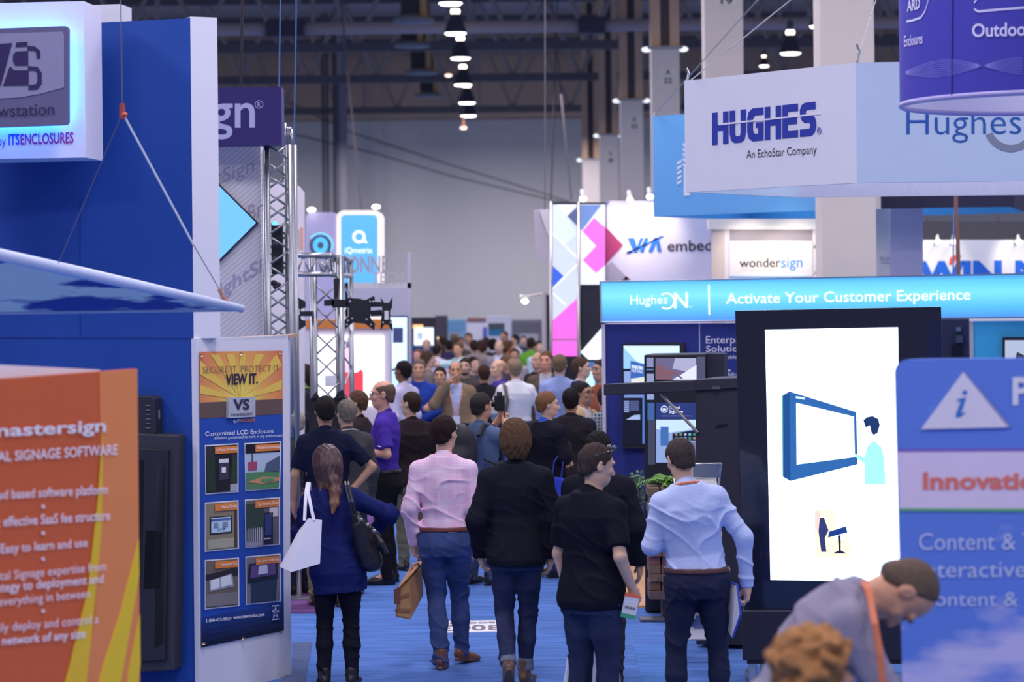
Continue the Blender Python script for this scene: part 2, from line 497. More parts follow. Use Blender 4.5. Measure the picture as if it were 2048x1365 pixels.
    for sg in (-1, 1):
        B.cut(*B.ell_fn(hv((sg * .033, .103, 1.695)), (.018, .014, .011), h3), .012)
        E((sg * .043, .068, 1.662), (.022, .022, .020), .015)
        E((sg * .079, -.006, 1.680), (.010, .022, .034), .006)
        if det: B.cut(*B.ell_fn(hv((sg * .090, .002, 1.684)), (.008, .010, .018), h3), .006)
    E((0, .096, 1.627), (.025, .010, .006), .006); E((0, .094, 1.615), (.022, .010, .007), .005)
    # hands
    for arm, sg, ci in ((La, -1, 0), (Ra, 1, 1)):
        pn = palms[ci] or (-sg * 1.0, .15, 0)
        dd, n, s, kn, fing, th = hand_parts(arm[1], arm[0], -sg if False else 1, curl[ci], pn)
        # thumb lies towards the figure's front for a hanging hand
        if palms[ci] is None and s[1] < 0:
            dd, n, s, kn, fing, th = hand_parts(arm[1], arm[0], -1, curl[ci], pn)
        pc = np.array(arm[1]) + dd * .048
        M = np.stack([s, n, dd], 1)
        B.ell(pc, (.041, .019, .056), M, .02)
        B.cone(arm[1], np.array(arm[1]) + dd * .03, .026, .026, .02)
        if det:
            for k_ in kn: B.cone(pc, k_, .016, .0125, .008)
            for f_ in fing:
                for a, b, ra, rb in zip(f_[:-1], f_[1:], (.0105, .0095, .0088), (.0095, .0088, .0075)): B.cone(a, b, ra, rb, .003)
            for a, b, ra, rb in zip(th[:-1], th[1:], (.016, .0125, .011), (.0125, .011, .009)): B.cone(a, b, ra, rb, .005)
        else:
            for f_ in fing: B.cone(f_[0], f_[2], .012, .010, .004)
            B.cone(th[0], th[2], .014, .010, .006)
    skin = tuple(int(q * .93) for q in skin)
    sm = mat(skin, .5, noise=.10, scale=14, spec=.35)
    body = grid_mesh('body', B, sm, root, sc)
    # --- hair
    hs, hc = hair
    if isinstance(hc, tuple): hc = tuple(int(q * .84) for q in hc)
    hm = hc if not isinstance(hc, tuple) else mat(hc, .75, noise=.35, scale=45, bump=.5, spec=.12)
    if hs:
        Fh = Field(hv((0, 0, 1.69)) - .26 - (0.22 if 'long' in hs or 'tail' in hs else 0), hv((0, 0, 1.69)) + .26, max(.006, vox) if det else .012)
        t = {'short': .009, 'thick': .020, 'bob': .026, 'ring': .007, 'bald': .004, 'tail': .032, 'curly': .040, 'buzz': .006, 'receded': .006}.get(hs, .014)
        Fh.ell(hv((0, -.008, 1.708)), (.077 + t, .099 + t, .092 + t * 1.1), h3, 0)
        if hs in ('bob', 'tail', 'thick'): Fh.ell(hv((0, -.035, 1.655)), (.078 + t * .8, .070 + t, .085), h3, .03)
        if hs == 'bob':
            Fh.ell(hv((0, -.055, 1.60)), (.072, .055, .060), h3, .03)
        if hs == 'curly':
            for i in range(110):
                q = np.random.RandomState(i + 3).randn(3); q = q / np.linalg.norm(q); q[2] = abs(q[2]) * (1 if i % 3 else -1)
                w_ = .105 + .04 * ((i * 37) % 10) / 10; Fh.ell(hv((q[0] * w_, -.015 + q[1] * w_, 1.69 + q[2] * w_ * .92)), (.026, .026, .026), h3, .014)
        if hs in ('short', 'thick', 'ring', 'buzz', 'bald', 'receded'):
            Fh.ell(hv((0, -.045, 1.645)), (.064, .046 + t, .055), h3, .02)
        # keep clear of the face
        Mi = np.array(HM.inverted())
        fr = {'bob': (.082, 1.765, -.012, 1.62), 'tail': (.088, 1.765, -.02, 1.60), 'curly': (.11, 1.77, .0, 1.56), 'receded': (.030, 1.81, -.012, 1.655)}.get(hs, (.086, 1.765, -.015, 1.655))
        ny, nz = -(fr[1] - fr[3]), (fr[0] - fr[2]); ln = math.hypot(ny, nz); ny, nz = ny / ln, nz / ln
        zlow = {'bob': 1.555, 'tail': 1.57, 'curly': 1.48, 'thick': 1.585}.get(hs, 1.605)
        def face(x_, y_, z_):
            Y = Mi[1, 0] * x_ + Mi[1, 1] * y_ + Mi[1, 2] * z_ + Mi[1, 3]; Z = Mi[2, 0] * x_ + Mi[2, 1] * y_ + Mi[2, 2] * z_ + Mi[2, 3]
            kp = (Y - fr[0]) * ny + (Z - fr[1]) * nz
            dd_ = np.maximum(-kp, zlow - Z)
            if hs in ('ring',): dd_ = np.maximum(dd_, Z - 1.735 - .25 * (Y + .03) * -1)
            return -dd_
        Fh.cut(face, hv((0, 0, 1.69)) - .5, hv((0, 0, 1.69)) + .5, .008)
        if hs == 'bald': Fh.cut(*Fh.ell_fn(hv((0, .012, 1.80)), (.080, .112, .066), h3), .006)
        if hs == 'tail':
            pts_ = [hv((0, -.125, 1.63)), hv((.012, -.135, 1.56)), hv((.015, -.150, 1.48)), hv((0, -.160, 1.40)), hv((-.02, -.155, 1.33))]
            Fh.cone(hv((0, -.07, 1.66)), hv((0, -.085, 1.54)), .088, .060, .03)
            for a, b, ra, rb in zip(pts_[:-1], pts_[1:], (.028, .036, .042, .034), (.036, .042, .034, .012)): Fh.cone(a, b, ra, rb, .02)
            Fh.cone(hv((-.075, -.02, 1.62)), hv((-.06, -.07, 1.47)), .030, .022, .02); Fh.cone(hv((.072, -.03, 1.62)), hv((.05, -.08, 1.48)), .03, .018, .02)
        am = .0034 if hs != 'curly' else .007
        rg = np.random.RandomState(seed).rand(6) * 6
        if hs == 'curly': Fh.disp(lambda x_, y_, z_: am * (np.sin(90 * x_ + 3 * np.sin(40 * z_)) + np.sin(85 * z_ + 3 * np.sin(38 * y_)) + np.sin(88 * y_ + 2 * np.sin(45 * x_))) * .6)
        elif hs not in ('buzz', 'bald', 'ring', 'receded'): Fh.disp(lambda x_, y_, z_: am * (np.sin(150 * x_ + 90 * y_ + 4 * np.sin(22 * z_ + rg[0]) + rg[1]) * .6 + .6 * np.sin(110 * x_ - 70 * y_ + 40 * z_ + 3 * np.sin(26 * y_ + rg[2])) ))
        grid_mesh('hair', Fh, hm, root, sc)
    # --- trousers
    wz = waist or 1.03
    if pants is not None:
        Tp = Matrix.Identity(4)
        Fp = Field((lo[0], lo[1], 0), (hi[0], hi[1], 1.12), cv)
        pl_ = [(z, rx * 1.03 + .006, ry * 1.04 + .006, yo - .003) for z, rx, ry, yo in tt if z < 1.15]
        Fp.loft(Tp, pl_, .03, z0=.80, z1=wz)
        for l, sg in ((Ll, -1), (Rl, 1)):
            k0 = np.array(l[0], float); a0 = np.array(l[1], float); e = a0 + nv(a0 - k0) * (.035 if cuff is None else -.035)
            Fp.cone((sg * .086, -.012, .90), (np.array((sg * .088, -.006, .90)) * .45 + k0 * .55), .104 * bx * leg_r, .088 * leg_r, .035)
            Fp.cone(np.array((sg * .088, -.006, .90)) * .45 + k0 * .55, k0, .088 * leg_r, .070 * leg_r, .02)
            Fp.cone(k0, k0 * .55 + a0 * .45, .070 * leg_r, .070 * leg_r, .02); Fp.cone(k0 * .55 + a0 * .45, e, .069 * leg_r, .060 * leg_r, .02)
            nn = nv(a0 - k0); 
            Fp.cut(lambda x_, y_, z_, e=e, nn=nn: -((x_ - e[0]) * nn[0] + (y_ - e[1]) * nn[1] + (z_ - e[2]) * nn[2] - .012), e - .12, e + .12, .004)
        wr = wrinkle(seed + 3, amp * 1.25, 56, 80)
        Fp.disp(lambda x_, y_, z_: wr(x_, y_, z_) * (.35 + .9 * np.exp(-((z_ - .13) / .14) ** 2) + .6 * np.exp(-((z_ - .50) / .10) ** 2) + .5 * np.exp(-((z_ - .80) / .08) ** 2)))
        pm = pants if not isinstance(pants, tuple) else mat(pants, .85, noise=.14, scale=35, bump=.2, spec=.15)
        grid_mesh('trousers', Fp, pm, root, sc)
        if cuff is not None:
            Fc = Field((lo[0], lo[1], 0), (hi[0], hi[1], .5), cv)
            for l, sg in ((Ll, -1), (Rl, 1)):
                k0 = np.array(l[0], float); a0 = np.array(l[1], float); nn = nv(a0 - k0)
                Fc.cone(a0 - nn * .085, a0 - nn * .035, .054, .058, .01); e2 = a0 - nn * .03; Fc.cut(lambda x_, y_, z_, e2=e2, nn=nn: -((x_ - e2[0]) * nn[0] + (y_ - e2[1]) * nn[1] + (z_ - e2[2]) * nn[2] - .008), e2 - .09, e2 + .09, .004)
            grid_mesh('rolled_cuff', Fc, cloth(*cuff), root, sc)
    # --- shoes
    for l, sg in ((Ll, -1), (Rl, 1)):
        a0 = np.array(l[1], float); pit = l[2]; yw = l[3] if len(l) > 3 else sg * -8
        SM = Matrix.Translation(a0) @ Matrix.Rotation(R(yw), 4, 'Z') @ Matrix.Rotation(R(-pit), 4, 'X')
        q = lambda p: np.array(SM @ Vector(p)); m3 = SM.to_3x3()
        Fs = Field(a0 - .34, a0 + .34, max(cv, .007) if det else .014)
        Fs.ell(q((0, -.022, -.030)), (.036, .052, .040), m3, .0); Fs.ell(q((0, .055, -.042)), (.041, .085, .034), m3, .04); Fs.ell(q((sg * .004, .135, -.052)), (.045, .068, .026), m3, .03)
        Fs.cone(q((0, -.015, .0)), q((0, -.01, .045 if cuff is None else .075)), .044, .044, .02)
        Si = np.array(SM.inverted())
        def sole(x_, y_, z_):
            X = Si[0, 0] * x_ + Si[0, 1] * y_ + Si[0, 2] * z_ + Si[0, 3]; Y = Si[1, 0] * x_ + Si[1, 1] * y_ + Si[1, 2] * z_ + Si[1, 3]; Z = Si[2, 0] * x_ + Si[2, 1] * y_ + Si[2, 2] * z_ + Si[2, 3]
            wv = .036 + .012 * np.clip((Y - .02) / .1, 0, 1)
            return np.maximum((np.sqrt((X / wv) ** 2 + ((Y - .065) / .142) ** 2) - 1) * .04, np.maximum(Z + .060, -.083 - Z))
        Fs.add(sole, a0 - .26, a0 + .26, .004)
        grid_mesh('shoe', Fs, mat(shoes, .35, noise=.12, scale=20, spec=.5), root, sc)
    # --- upper garment(s)
    kind, tc = top
    def garment(name, extra, hem, colr, sl, open_front=False, ampk=1.0, patt=None, cutneck=0.0, lohem=None):
        Fg = Field(lo, hi, cv); Fg.lo[2] = 0
        Fg = Field((lo[0], lo[1], min(hem, La[0][2], La[1][2], Ra[0][2], Ra[1][2]) - .06), (hi[0], hi[1], hi[2] - .12), cv)
        tab = [(z, rx + extra, ry + extra, yo) for z, rx, ry, yo in tt]
        tab[-1] = (1.525, tab[-1][1] + .004, tab[-1][2] + .004, tab[-1][3] - .004)
        if kind in ('jacket', 'blouse', 'polo', 'untucked') and extra > .008:
            tab = [(z, rx + (.014 if z < 1.15 else 0), ry + (.016 if z < 1.15 else 0), yo) for z, rx, ry, yo in tab]
        Tl = T if abs(lean) > 1 or abs(lean_side) > .5 else Matrix.Identity(4)
        Fg.loft(Tl, [(hem - .01, tab[0][1] * (1.0 if hem < .9 else 1.02), tab[0][2], tab[0][3])] + [q for q in tab if q[0] > hem] if hem < .78 else tab, .02, z0=hem, z1=1.525, p=2.25)
        for sh, arm, sg in ((shL, La, -1), (shR, Ra, 1)):
            e, w = np.array(arm[0], float), np.array(arm[1], float)
            Fg.cone(tv((sg * .06, -.016, 1.472)), sh, .052 + extra * .5, .056 + extra, .05)
            if sl == 'none': continue
            if sl == 'short':
                t_ = np.array(sh) * .22 + e * .78
                Fg.cone(sh, t_, .059 + extra, .058 + extra, .03)
                nn = nv(e - np.array(sh))
                Fg.cut(lambda x_, y_, z_, t_=t_, nn=nn: np.maximum(-((x_ - t_[0]) * nn[0] + (y_ - t_[1]) * nn[1] + (z_ - t_[2]) * nn[2]) + .01, np.sqrt((x_ - t_[0]) ** 2 + (y_ - t_[1]) ** 2 + (z_ - t_[2]) ** 2) - .105), t_ - .1, t_ + .1, .004)
            else:
                ww = e + (w - e) * (1.0 if sl == 'long' else .55)
                Fg.cone(sh, e, .058 + extra, .050 + extra, .04); Fg.cone(e, ww, .050 + extra, .036 + extra, .04)
                nn = nv(w - e)
                Fg.cut(lambda x_, y_, z_, t_=ww, nn=nn: np.maximum(-((x_ - t_[0]) * nn[0] + (y_ - t_[1]) * nn[1] + (z_ - t_[2]) * nn[2]) + .006, np.sqrt((x_ - t_[0]) ** 2 + (y_ - t_[1]) ** 2 + (z_ - t_[2]) ** 2) - .08), ww - .09, ww + .09, .004)
        if collar and not cutneck:
            Fg.cone(tv((0, -.020, 1.49)), tv((0, -.014, 1.520)), .069, .064, .012)
        if open_front:
            Ti = np.array(T.inverted())
            def vee(x_, y_, z_):
                X = Ti[0, 0] * x_ + Ti[0, 1] * y_ + Ti[0, 2] * z_ + Ti[0, 3]; Y = Ti[1, 0] * x_ + Ti[1, 1] * y_ + Ti[1, 2] * z_ + Ti[1, 3]; Z = Ti[2, 0] * x_ + Ti[2, 1] * y_ + Ti[2, 2] * z_ + Ti[2, 3]
                return np.maximum(np.abs(X) - (.022 + .055 * np.clip((Z - 1.0) / .5, 0, 1) + .05 * np.clip((1.0 - Z) / .2, 0, 1)), -Y)
            Fg.cut(vee, lo, hi, .006)
        wr = wrinkle(seed, amp * ampk)
        Fg.disp(lambda x_, y_, z_: wr(x_, y_, z_) * np.clip((1.47 - z_ + .5 * max(0, lean) / 90) / .09, 0, 1))
        m_ = patt or (topmat if (topmat and name not in ('shirt_front',)) else cloth(*colr))
        return grid_mesh(name, Fg, m_, root, sc)
    if kind == 'shirt': garment('shirt', .010, top_hem or .985, tc, sleeve, patt=pattern)
    elif kind == 'tee': garment('tee_shirt', .012, top_hem or .88, tc, sleeve, patt=pattern)
    elif kind == 'polo': garment('polo_shirt', .016, top_hem or .84, tc, sleeve, patt=pattern)
    elif kind == 'blouse': garment('blouse', .018, top_hem or .80, tc, sleeve, patt=pattern)
    elif kind == 'sweater': garment('sweater', .018, top_hem or .88, tc, sleeve, patt=pattern)
    elif kind == 'jacket':
        if under: garment('shirt', .006, .99, under, 'none', ampk=.5)
        garment('jacket', .022, top_hem or .80, tc, sleeve, open_front=bool(under), ampk=.85, patt=pattern, cutneck=.0 if not under else 1)
    # --- belt, collar band, lanyard, badge
    if belt is not None:
        Fb = Field((lo[0], lo[1], wz - .09), (hi[0], hi[1], wz + .05), max(.006, cv * .8))
        Fb.loft(Matrix.Identity(4), [(z, rx * 1.03 + .012, ry * 1.04 + .012, yo - .003) for z, rx, ry, yo in tt if z < 1.15], 0, z0=wz - .034, z1=wz - .004)
        grid_mesh('belt', Fb, mat(belt, .4, noise=.1, scale=30), root, sc)
    if lanyard is not None:
        Fl = Field(tv((0, 0, 1.3)) - .42, tv((0, 0, 1.3)) + .36, max(.006, vox * .8))
        rr = .0085 if det else .013
        ring = [tv((.078 * math.cos(a), -.012 + .080 * math.sin(a), 1.515 + .028 * (math.sin(a) < .2))) for a in np.linspace(-.35 * PI - PI * .5 + .55, -.5 * PI + PI * .35 + .2, 3)]
        back = [tv((-.082, .03, 1.50)), tv((-.080, -.045, 1.530)), tv((-.04, -.088, 1.540)), tv((.04, -.088, 1.540)), tv((.080, -.045, 1.530)), tv((.082, .03, 1.50))]
        fy = .125 * by + .03
        front = [tv((.082, .03, 1.50)), tv((.075, fy, 1.38)), tv((.0, fy + .035 * by, 1.12))]
        front2 = [tv((-.082, .03, 1.50)), tv((-.075, fy, 1.38)), tv((.0, fy + .035 * by, 1.12))]
        for ch in (back, front, front2):
            for a, b in zip(ch[:-1], ch[1:]): Fl.cone(a, b, rr, rr, .002)
        grid_mesh('lanyard', Fl, mat(lanyard, .6, noise=.3, scale=30), root, sc)
        if badge:
            bm_ = MB(); c = tv((0, fy + .045 * by, 1.06)); bm_.box(c * sc, (.095 * sc, .006, .125 * sc)); o = link_mesh('badge', bm_.v, bm_.f, plain(225, 222, 235), root, world=False)
            b2 = MB(); b2.box((c + np.array((0, .004, -.05))) * sc, (.095 * sc, .004, .03 * sc)); link_mesh('badge_strip', b2.v, b2.f, plain(*badge), o, world=False)
    if beard:
        Fb = Field(hv((0, .04, 1.62)) - .12, hv((0, .04, 1.62)) + .12, max(.006, vox * .7))
        Fb.ell(hv((0, .053, 1.602)), (.048, .050, .038), h3, .0); Fb.ell(hv((0, .03, 1.618)), (.064, .052, .036), h3, .02); Fb.ell(hv((0, .100, 1.637)), (.028, .010, .006), h3, .004)
        Fb.cut(*Fb.ell_fn(hv((0, .106, 1.620)), (.018, .014, .006), h3), .003)
        grid_mesh('beard', Fb, mat(beard, .7, noise=.3, scale=40), root, sc)
    # --- eyes, eyebrows
    if det:
        for sg in (-1, 1):
            e = MB().ball((0, 0, 0), (.0095, .008, .0062), 10, 6); e.v = [HM @ (v + Vector((sg * .033, .0865, 1.695))) * sc for v in e.v]
            link_mesh('eye', e.v, e.f, mat((52, 42, 44), .25, noise=.1), root, True, False)
            e = MB().tube([(sg * .016, .100, 1.716), (sg * .034, .098, 1.721), (sg * .052, .086, 1.714)], [.004, .0045, .003], 6); e.v = [HM @ v * sc for v in e.v]
            link_mesh('eyebrow', e.v, e.f, hm, root, True, False)
    if glasses:
        g = MB()
        for sg in (-1, 1):
            g.tube([(sg * (.034 + .024 * math.cos(a)), .112, 1.692 + .017 * math.sin(a)) for a in np.linspace(0, 2 * PI, 15)], .0024, 6)
            g.tube([(sg * .058, .108, 1.698), (sg * .083, .03, 1.698), (sg * .085, -.02, 1.690)], .0024, 6)
        g.tube([(-.011, .113, 1.695), (.011, .113, 1.695)], .0024, 6)
        g.v = [HM @ v * sc for v in g.v]
        link_mesh('glasses', g.v, g.f, mat(glasses, .3, noise=.05), root, True, False)
    return root, dict(T=T, HM=HM, sc=sc, tv=tv, hv=hv, La=La, Ra=Ra, shL=shL, shR=shR, d=d, x=x, yaw=yaw,
                      W=lambda p: Vector((x, d, 0)) + Matrix.Rotation(R(yaw), 3, 'Z') @ (Vector(p) * sc))
# ================================================================ the hall
def carpet_mat(rgb, k=1.0, speck=0.0):
    m = bpy.data.materials.new('carpet_pile'); m.use_nodes = True; nt = m.node_tree; b = nt.nodes['Principled BSDF']
    b.inputs['Roughness'].default_value = 0.95; b.inputs['Specular IOR Level'].default_value = 0.1
    c = A(*rgb)
    tc = nt.nodes.new('ShaderNodeTexCoord'); mp = nt.nodes.new('ShaderNodeMapping'); mp.inputs['Scale'].default_value = (0.9, 7, 1)
    nt.links.new(tc.outputs['Object'], mp.inputs[0])
    n1 = nt.nodes.new('ShaderNodeTexNoise'); n1.inputs['Scale'].default_value = 2.2; n1.inputs['Detail'].default_value = 6; nt.links.new(mp.outputs[0], n1.inputs['Vector'])
    n2 = nt.nodes.new('ShaderNodeTexNoise'); n2.inputs['Scale'].default_value = 90; nt.links.new(tc.outputs['Object'], n2.inputs['Vector'])
    ad = nt.nodes.new('ShaderNodeMath'); ad.operation = 'MULTIPLY_ADD'; ad.inputs[1].default_value = 0.35 + speck; 
    nt.links.new(n2.outputs['Fac'], ad.inputs[0]); nt.links.new(n1.outputs['Fac'], ad.inputs[2])
    rp = nt.nodes.new('ShaderNodeValToRGB'); rp.color_ramp.elements[0].position = .38; rp.color_ramp.elements[1].position = .92 + speck * .5
    rp.color_ramp.elements[0].color = (*[x * .62 for x in c], 1); rp.color_ramp.elements[1].color = (*[min(.9, x * 1.35) for x in c], 1)
    nt.links.new(ad.outputs[0], rp.inputs[0]); nt.links.new(rp.outputs[0], b.inputs['Base Color'])
    bp = nt.nodes.new('ShaderNodeBump'); bp.inputs['Strength'].default_value = .3; nt.links.new(n2.outputs['Fac'], bp.inputs['Height']); nt.links.new(bp.outputs[0], b.inputs['Normal'])
    return m
tag(MB().box((0, 47, -.05), (44, 106, .1)).build('floor', carpet_mat((72, 101, 174)), loc=(0, 47, 0)), kind='structure')
tag(MB().box((0, 97.2, 4.85), (44, .4, 9.7)).build('wall_back', plain(178, 172, 186), loc=(0, 97.2, 0)), kind='structure')
tag(MB().box((0, 97.3, 11.8), (44, .5, 4.2)).build('wall_back_upper', plain(176, 150, 146), loc=(0, 97.3, 9.7)), kind='structure')
tag(MB().box((0, 70, 13.9), (44, 56, .2)).build('ceiling', mat((150, 142, 156), .8, scale=2), loc=(0, 70, 13.8)), kind='structure')
steel = mat((98, 90, 102), .7, .1, scale=3)
steel2 = mat((148, 134, 142), .6, .1, scale=3)
def roof_truss(d, label, zb=10.0, zt=12.7, step=2.3):
    t = thing('roof_truss', label, 'roof truss', (0, d, zb), 'roof trusses across the hall')
    MB().box((0, d, zb), (40, .22, .26)).build('bottom_chord', steel, t)
    MB().box((0, d, zt), (40, .22, .26)).build('top_chord', steel, t)
    m = MB(); x = -16
    while x < 16:
        m.tube([(x, d, zb), (x + step / 2, d, zt)], .075, 6); m.tube([(x + step / 2, d, zt), (x + step, d, zb)], .075, 6)
        x += step
    x = -15
    while x < 15: m.box((x, d - .02, (zb + zt) / 2), (.12, .12, zt - zb)); x += step * 2
    m.build('web_lattice', steel2, t)
roof_truss(95.5, 'dark roof truss hard against the far grey wall')
roof_truss(81.5, 'dark roof truss behind the round air diffusers, second before the far wall')
roof_truss(71, 'dark roof truss just behind the long pale duct')
roof_truss(62, 'dark roof truss along the top edge, in front of the pale duct', 10.6, 12.9)
for i, (d, z, lab) in enumerate(((74, 12.4, 'dark roof beam between the trusses near the pale duct'), (88, 12.6, 'dark roof beam high up before the far wall'))):
    tag(MB().box((0, d, z), (40, .5, .5)).build('roof_beam', steel, loc=(0, d, z)), lab, 'roof beam')
dt = thing('air_duct', 'long pale pinkish air duct running across under the roof', 'duct', (0, 65.4, 9.9))
for a, b in ((-16, -6.6), (-5.6, 1.9), (2.6, 16)):
    MB().tube([(a, 65.4, 9.95), (b, 65.4, 9.95)], .17, 14).build('duct_section', mat((176, 152, 160), .6), dt, True)
for a in (-6.1, 2.25): MB().box((a, 65.4, 9.95), (1.0 if a < 0 else .7, .44, .44)).build('duct_joint', mat((70, 62, 78), .6), dt)
# round air diffusers hung in a row
for px, py, w, d, lab in ((828, 45, 84, 58, 'round ceiling air diffuser nearest, over the pale duct'), (824, 94, 72, 68.0, 'round ceiling air diffuser second from the top'),
                          (842, 148, 66, 77, 'round ceiling air diffuser third from the top'), (858, 194, 58, 88, 'round ceiling air diffuser lowest, before the far wall')):
    c = P(px, py, d); r = w / 2 * d / F
    t = thing('air_diffuser', lab, 'air diffuser', c, 'round air diffusers')
    MB().lathe(c, [(0, -.02), (r, 0), (r, .08), (r * .55, .16), (r * .5, .3)], 28).build('plate', mat((120, 116, 128), .5), t, True)
    MB().lathe(c, [(r * .62, .2), (r * .62, 2.2), (0, 2.2)], 20).build('drum', mat((58, 56, 66), .7), t, True)
    MB().tube([c + Vector((0, 0, 2.2)), c + Vector((0, 0, 13.78 - c.z))], .05, 8).build('hanger', steel, t)
    MB().tube([c + Vector((r * .45, -.3, .1)), c + Vector((r * .45, -.3, 2.3))], .09, 8).build('pipe', mat((170, 130, 96), .6), t, True)
# high bay lamps seen in the picture
def bay_lamp(px, py, w, d, lab, lit=True):
    c = P(px, py, d); r = w / 2 * d / F
    t = thing('high_bay_lamp', lab, 'ceiling lamp', c, 'high bay lamps')
    MB().lathe(c, [(r, 0), (r * .96, .05), (r * .72, r * .9), (r * .42, r * 1.5), (r * .36, r * 1.7)], 24).build('shade', mat((70, 68, 84), .4, .3), t, True)
    MB().lathe(c, [(0, -.03), (r * .8, -.025), (r * .97, .02)], 24).build('lens', emit(255, 252, 246, 7.0), t, True)
    MB().lathe(c, [(r * .36, r * 1.72), (r * .40, r * 1.9), (r * .36, r * 2.1)], 16).build('glowing_collar', emit(255, 240, 225, 5.0), t, True)
    MB().lathe(c, [(r * .3, r * 2.1), (r * .3, r * 2.9), (0, r * 3)], 14).build('ballast_housing', mat((90, 88, 100), .5), t, True)
    MB().tube([c + Vector((0, 0, r * 2.9)), c + Vector((0, 0, 13.7 - c.z))], .02, 6).build('hanger', steel, t)
for a in ((901, 7, 50, 50, 'high bay lamp topmost and nearest in the aisle row'), (911, 67, 46, 57, 'high bay lamp second from the top of the aisle row'),
          (921, 117, 42, 64, 'high bay lamp third from the top of the aisle row'), (926, 170, 38, 71, 'high bay lamp fourth from the top of the aisle row'),
          (934, 206, 36, 78, 'high bay lamp fifth from the top, second lowest of the aisle row'), (937, 232, 34, 84, 'high bay lamp lowest of the aisle row, before the far wall'),
          (1581, 107, 44, 60, 'high bay lamp with dark bell shade between the two wide pale columns'), (1640, 53, 44, 53, 'high bay lamp half hidden behind the widest pale column'), (1528, 132, 20, 90, 'small distant high bay lamp right of the nineteen column')):
    bay_lamp(*a)
for px, py, lab in ((897, 151, 'small conical warning light hanging left of the aisle lamps'), (927, 256, 'small pinkish pendant light below the aisle lamps')):
    c = P(px, py, 75); t = thing('pendant_light', lab, 'pendant light', c)
    MB().lathe(c, [(.1, 0), (.05, .1), (.03, .35), (0, .4)], 12).build('shade', mat((200, 140, 120), .5), t, True)
    MB().ball(c, (.11, .11, .05)).build('bulb', emit(255, 225, 205, 2.5), t, True)
    MB().tube([c + Vector((0, 0, .35)), c + Vector((0, 0, 13.7 - c.z))], .012, 5).build('cord', steel, t)

# columns in a row down the hall
def column(px0, px1, d, label, mark, ztop=7.95, mpx=None, tall=False):
    a, b = P(px0, CY, d), P(px1, CY, d); w = b.x - a.x; cx = (a.x + b.x) / 2
    t = thing('pillar', label, 'column', (cx, d + w / 2, 0), 'hall columns')
    zt = 13.7 if tall else ztop
    MB().box((cx, d + w / 2, zt / 2), (w, w, zt)).build('cladding', plain(198, 184, 192), t, bevel=.01)
    if not tall:
        MB().box((cx, d + w / 2, ztop + .02), (w * 1.25, w * 1.2, .06)).build('ledge', plain(150, 145, 152), t)
        for s in (-1, 1): MB().box((cx + s * w * .34, d + w / 2, (ztop + 13.7) / 2), (w * .34, w * .8, 13.7 - ztop)).build('post', mat((196, 158, 140), .7), t)
        MB().box((cx, d + w * .6, (ztop + 13.7) / 2), (w * .4, w * .4, 13.7 - ztop)).build('core', steel, t)
        for s in (-1, 1): MB().ball((cx + s * w * .66, d + w * .3, ztop + .0), (w * .17, w * .1, w * .09)).build('flood_light', emit(240, 244, 255, 1.6), t, True)
    if mark:
        pl = Pl((a.x, d), (b.x, d)); x0, y0, x1, y1 = mpx
        p = print_on('number_plate', pl, [(x0, y1), (x1, y1), (x1, y0), (x0, y0)], plain(198, 190, 194), t, .01, .008)
        n = len(mark); hh = (y1 - y0) / n
        for i, s in enumerate(mark):
            ww = (x1 - x0) * (.28 if len(s) == 1 else .5) / 1; xm = (x0 + x1) / 2
            text(pl, s, (xm - ww / 2, y0 + hh * (i + .2), y0 + hh * (i + .82)), (xm + ww / 2, y0 + hh * (i + .2), y0 + hh * (i + .82)), mat((70, 62, 74), .6), t, .02, .02)
column(1646, 1754, 27.5, 'widest pale column, passing behind the large white hanging sign', None, tall=True)
column(1415, 1492, 38.7, 'pale column with a number nineteen plate above the white hanging sign', ('A', '19'), tall=True, mpx=(1430, -30, 1477, 12))
column(1308, 1364, 52, 'pale column with plate A 22 left of the white hanging sign', ('A', '22'), mpx=(1319, 136, 1353, 169))
column(1245, 1290, 66, 'pale column with plate A 25, next one behind the A 22 column', ('A', '25'), mpx=(1255, 232, 1282, 259))
column(1203, 1240, 80, 'grey column further back with a small pale plate', ('A', '28'), ztop=7.9, mpx=(1211, 300, 1231, 327))
column(1168, 1202, 91, 'farthest grey column by the far wall', None, ztop=7.7)
# far steel column and pipes on the left
t = thing('steel_column', 'dark steel roof column standing against the far wall', 'steel column', P(688, CY, 93).xyz * 1, None); t.location.z = 0
x = P(690, CY, 93).x
MB().box((x, 93, 6.9), (.30, .3, 13.8)).build('shaft', mat((128, 122, 140), .6), t); MB().box((x - .22, 93, 6.9), (.12, .3, 13.8)).build('flange', mat((92, 88, 104), .6), t)
for px in (650, 658, 672): MB().tube([(P(px, CY, 94).x, 94, 0), (P(px, CY, 94).x, 94, 13.7)], .06, 6).build('pipe', mat((82, 78, 94), .6), t)
for px0, px1, d, ytop, ybot, lab in ((703, 745, 60, 220, 640, 'thin dark cable slanting down past the lit round booth'), (1108, 1102, 70, 215, 400, 'thin cable dropping to the left of the angular lit tower'), (1125, 1143, 71.5, 215, 400, 'second thin cable dropping to the angular lit tower')):
    a, b = P(px0, ytop, d), P(px1, ybot, d)
    top = b + (a - b) * ((13.7 - b.z) / (a.z - b.z))
    tag(MB().tube([b, top], .022, 6).build('suspension_cable', steel, loc=b), lab, 'cable')
for pts, d, lab in (([(520, 150), (575, 205), (700, 265), (900, 330), (1090, 388), (1168, 415)], 96.98, 'long sagging dark cable across the far wall, upper one'), ([(520, 240), (590, 270), (760, 310), (900, 352), (1110, 402), (1168, 412)], 96.98, 'long sagging dark cable across the far wall, lower one')):
    q = [P(x_, y_, d) for x_, y_ in pts]; tag(MB().tube(q, .02, 6).build('sagging_cable', mat((92, 90, 104), .6), loc=q[0]), lab, 'cable')

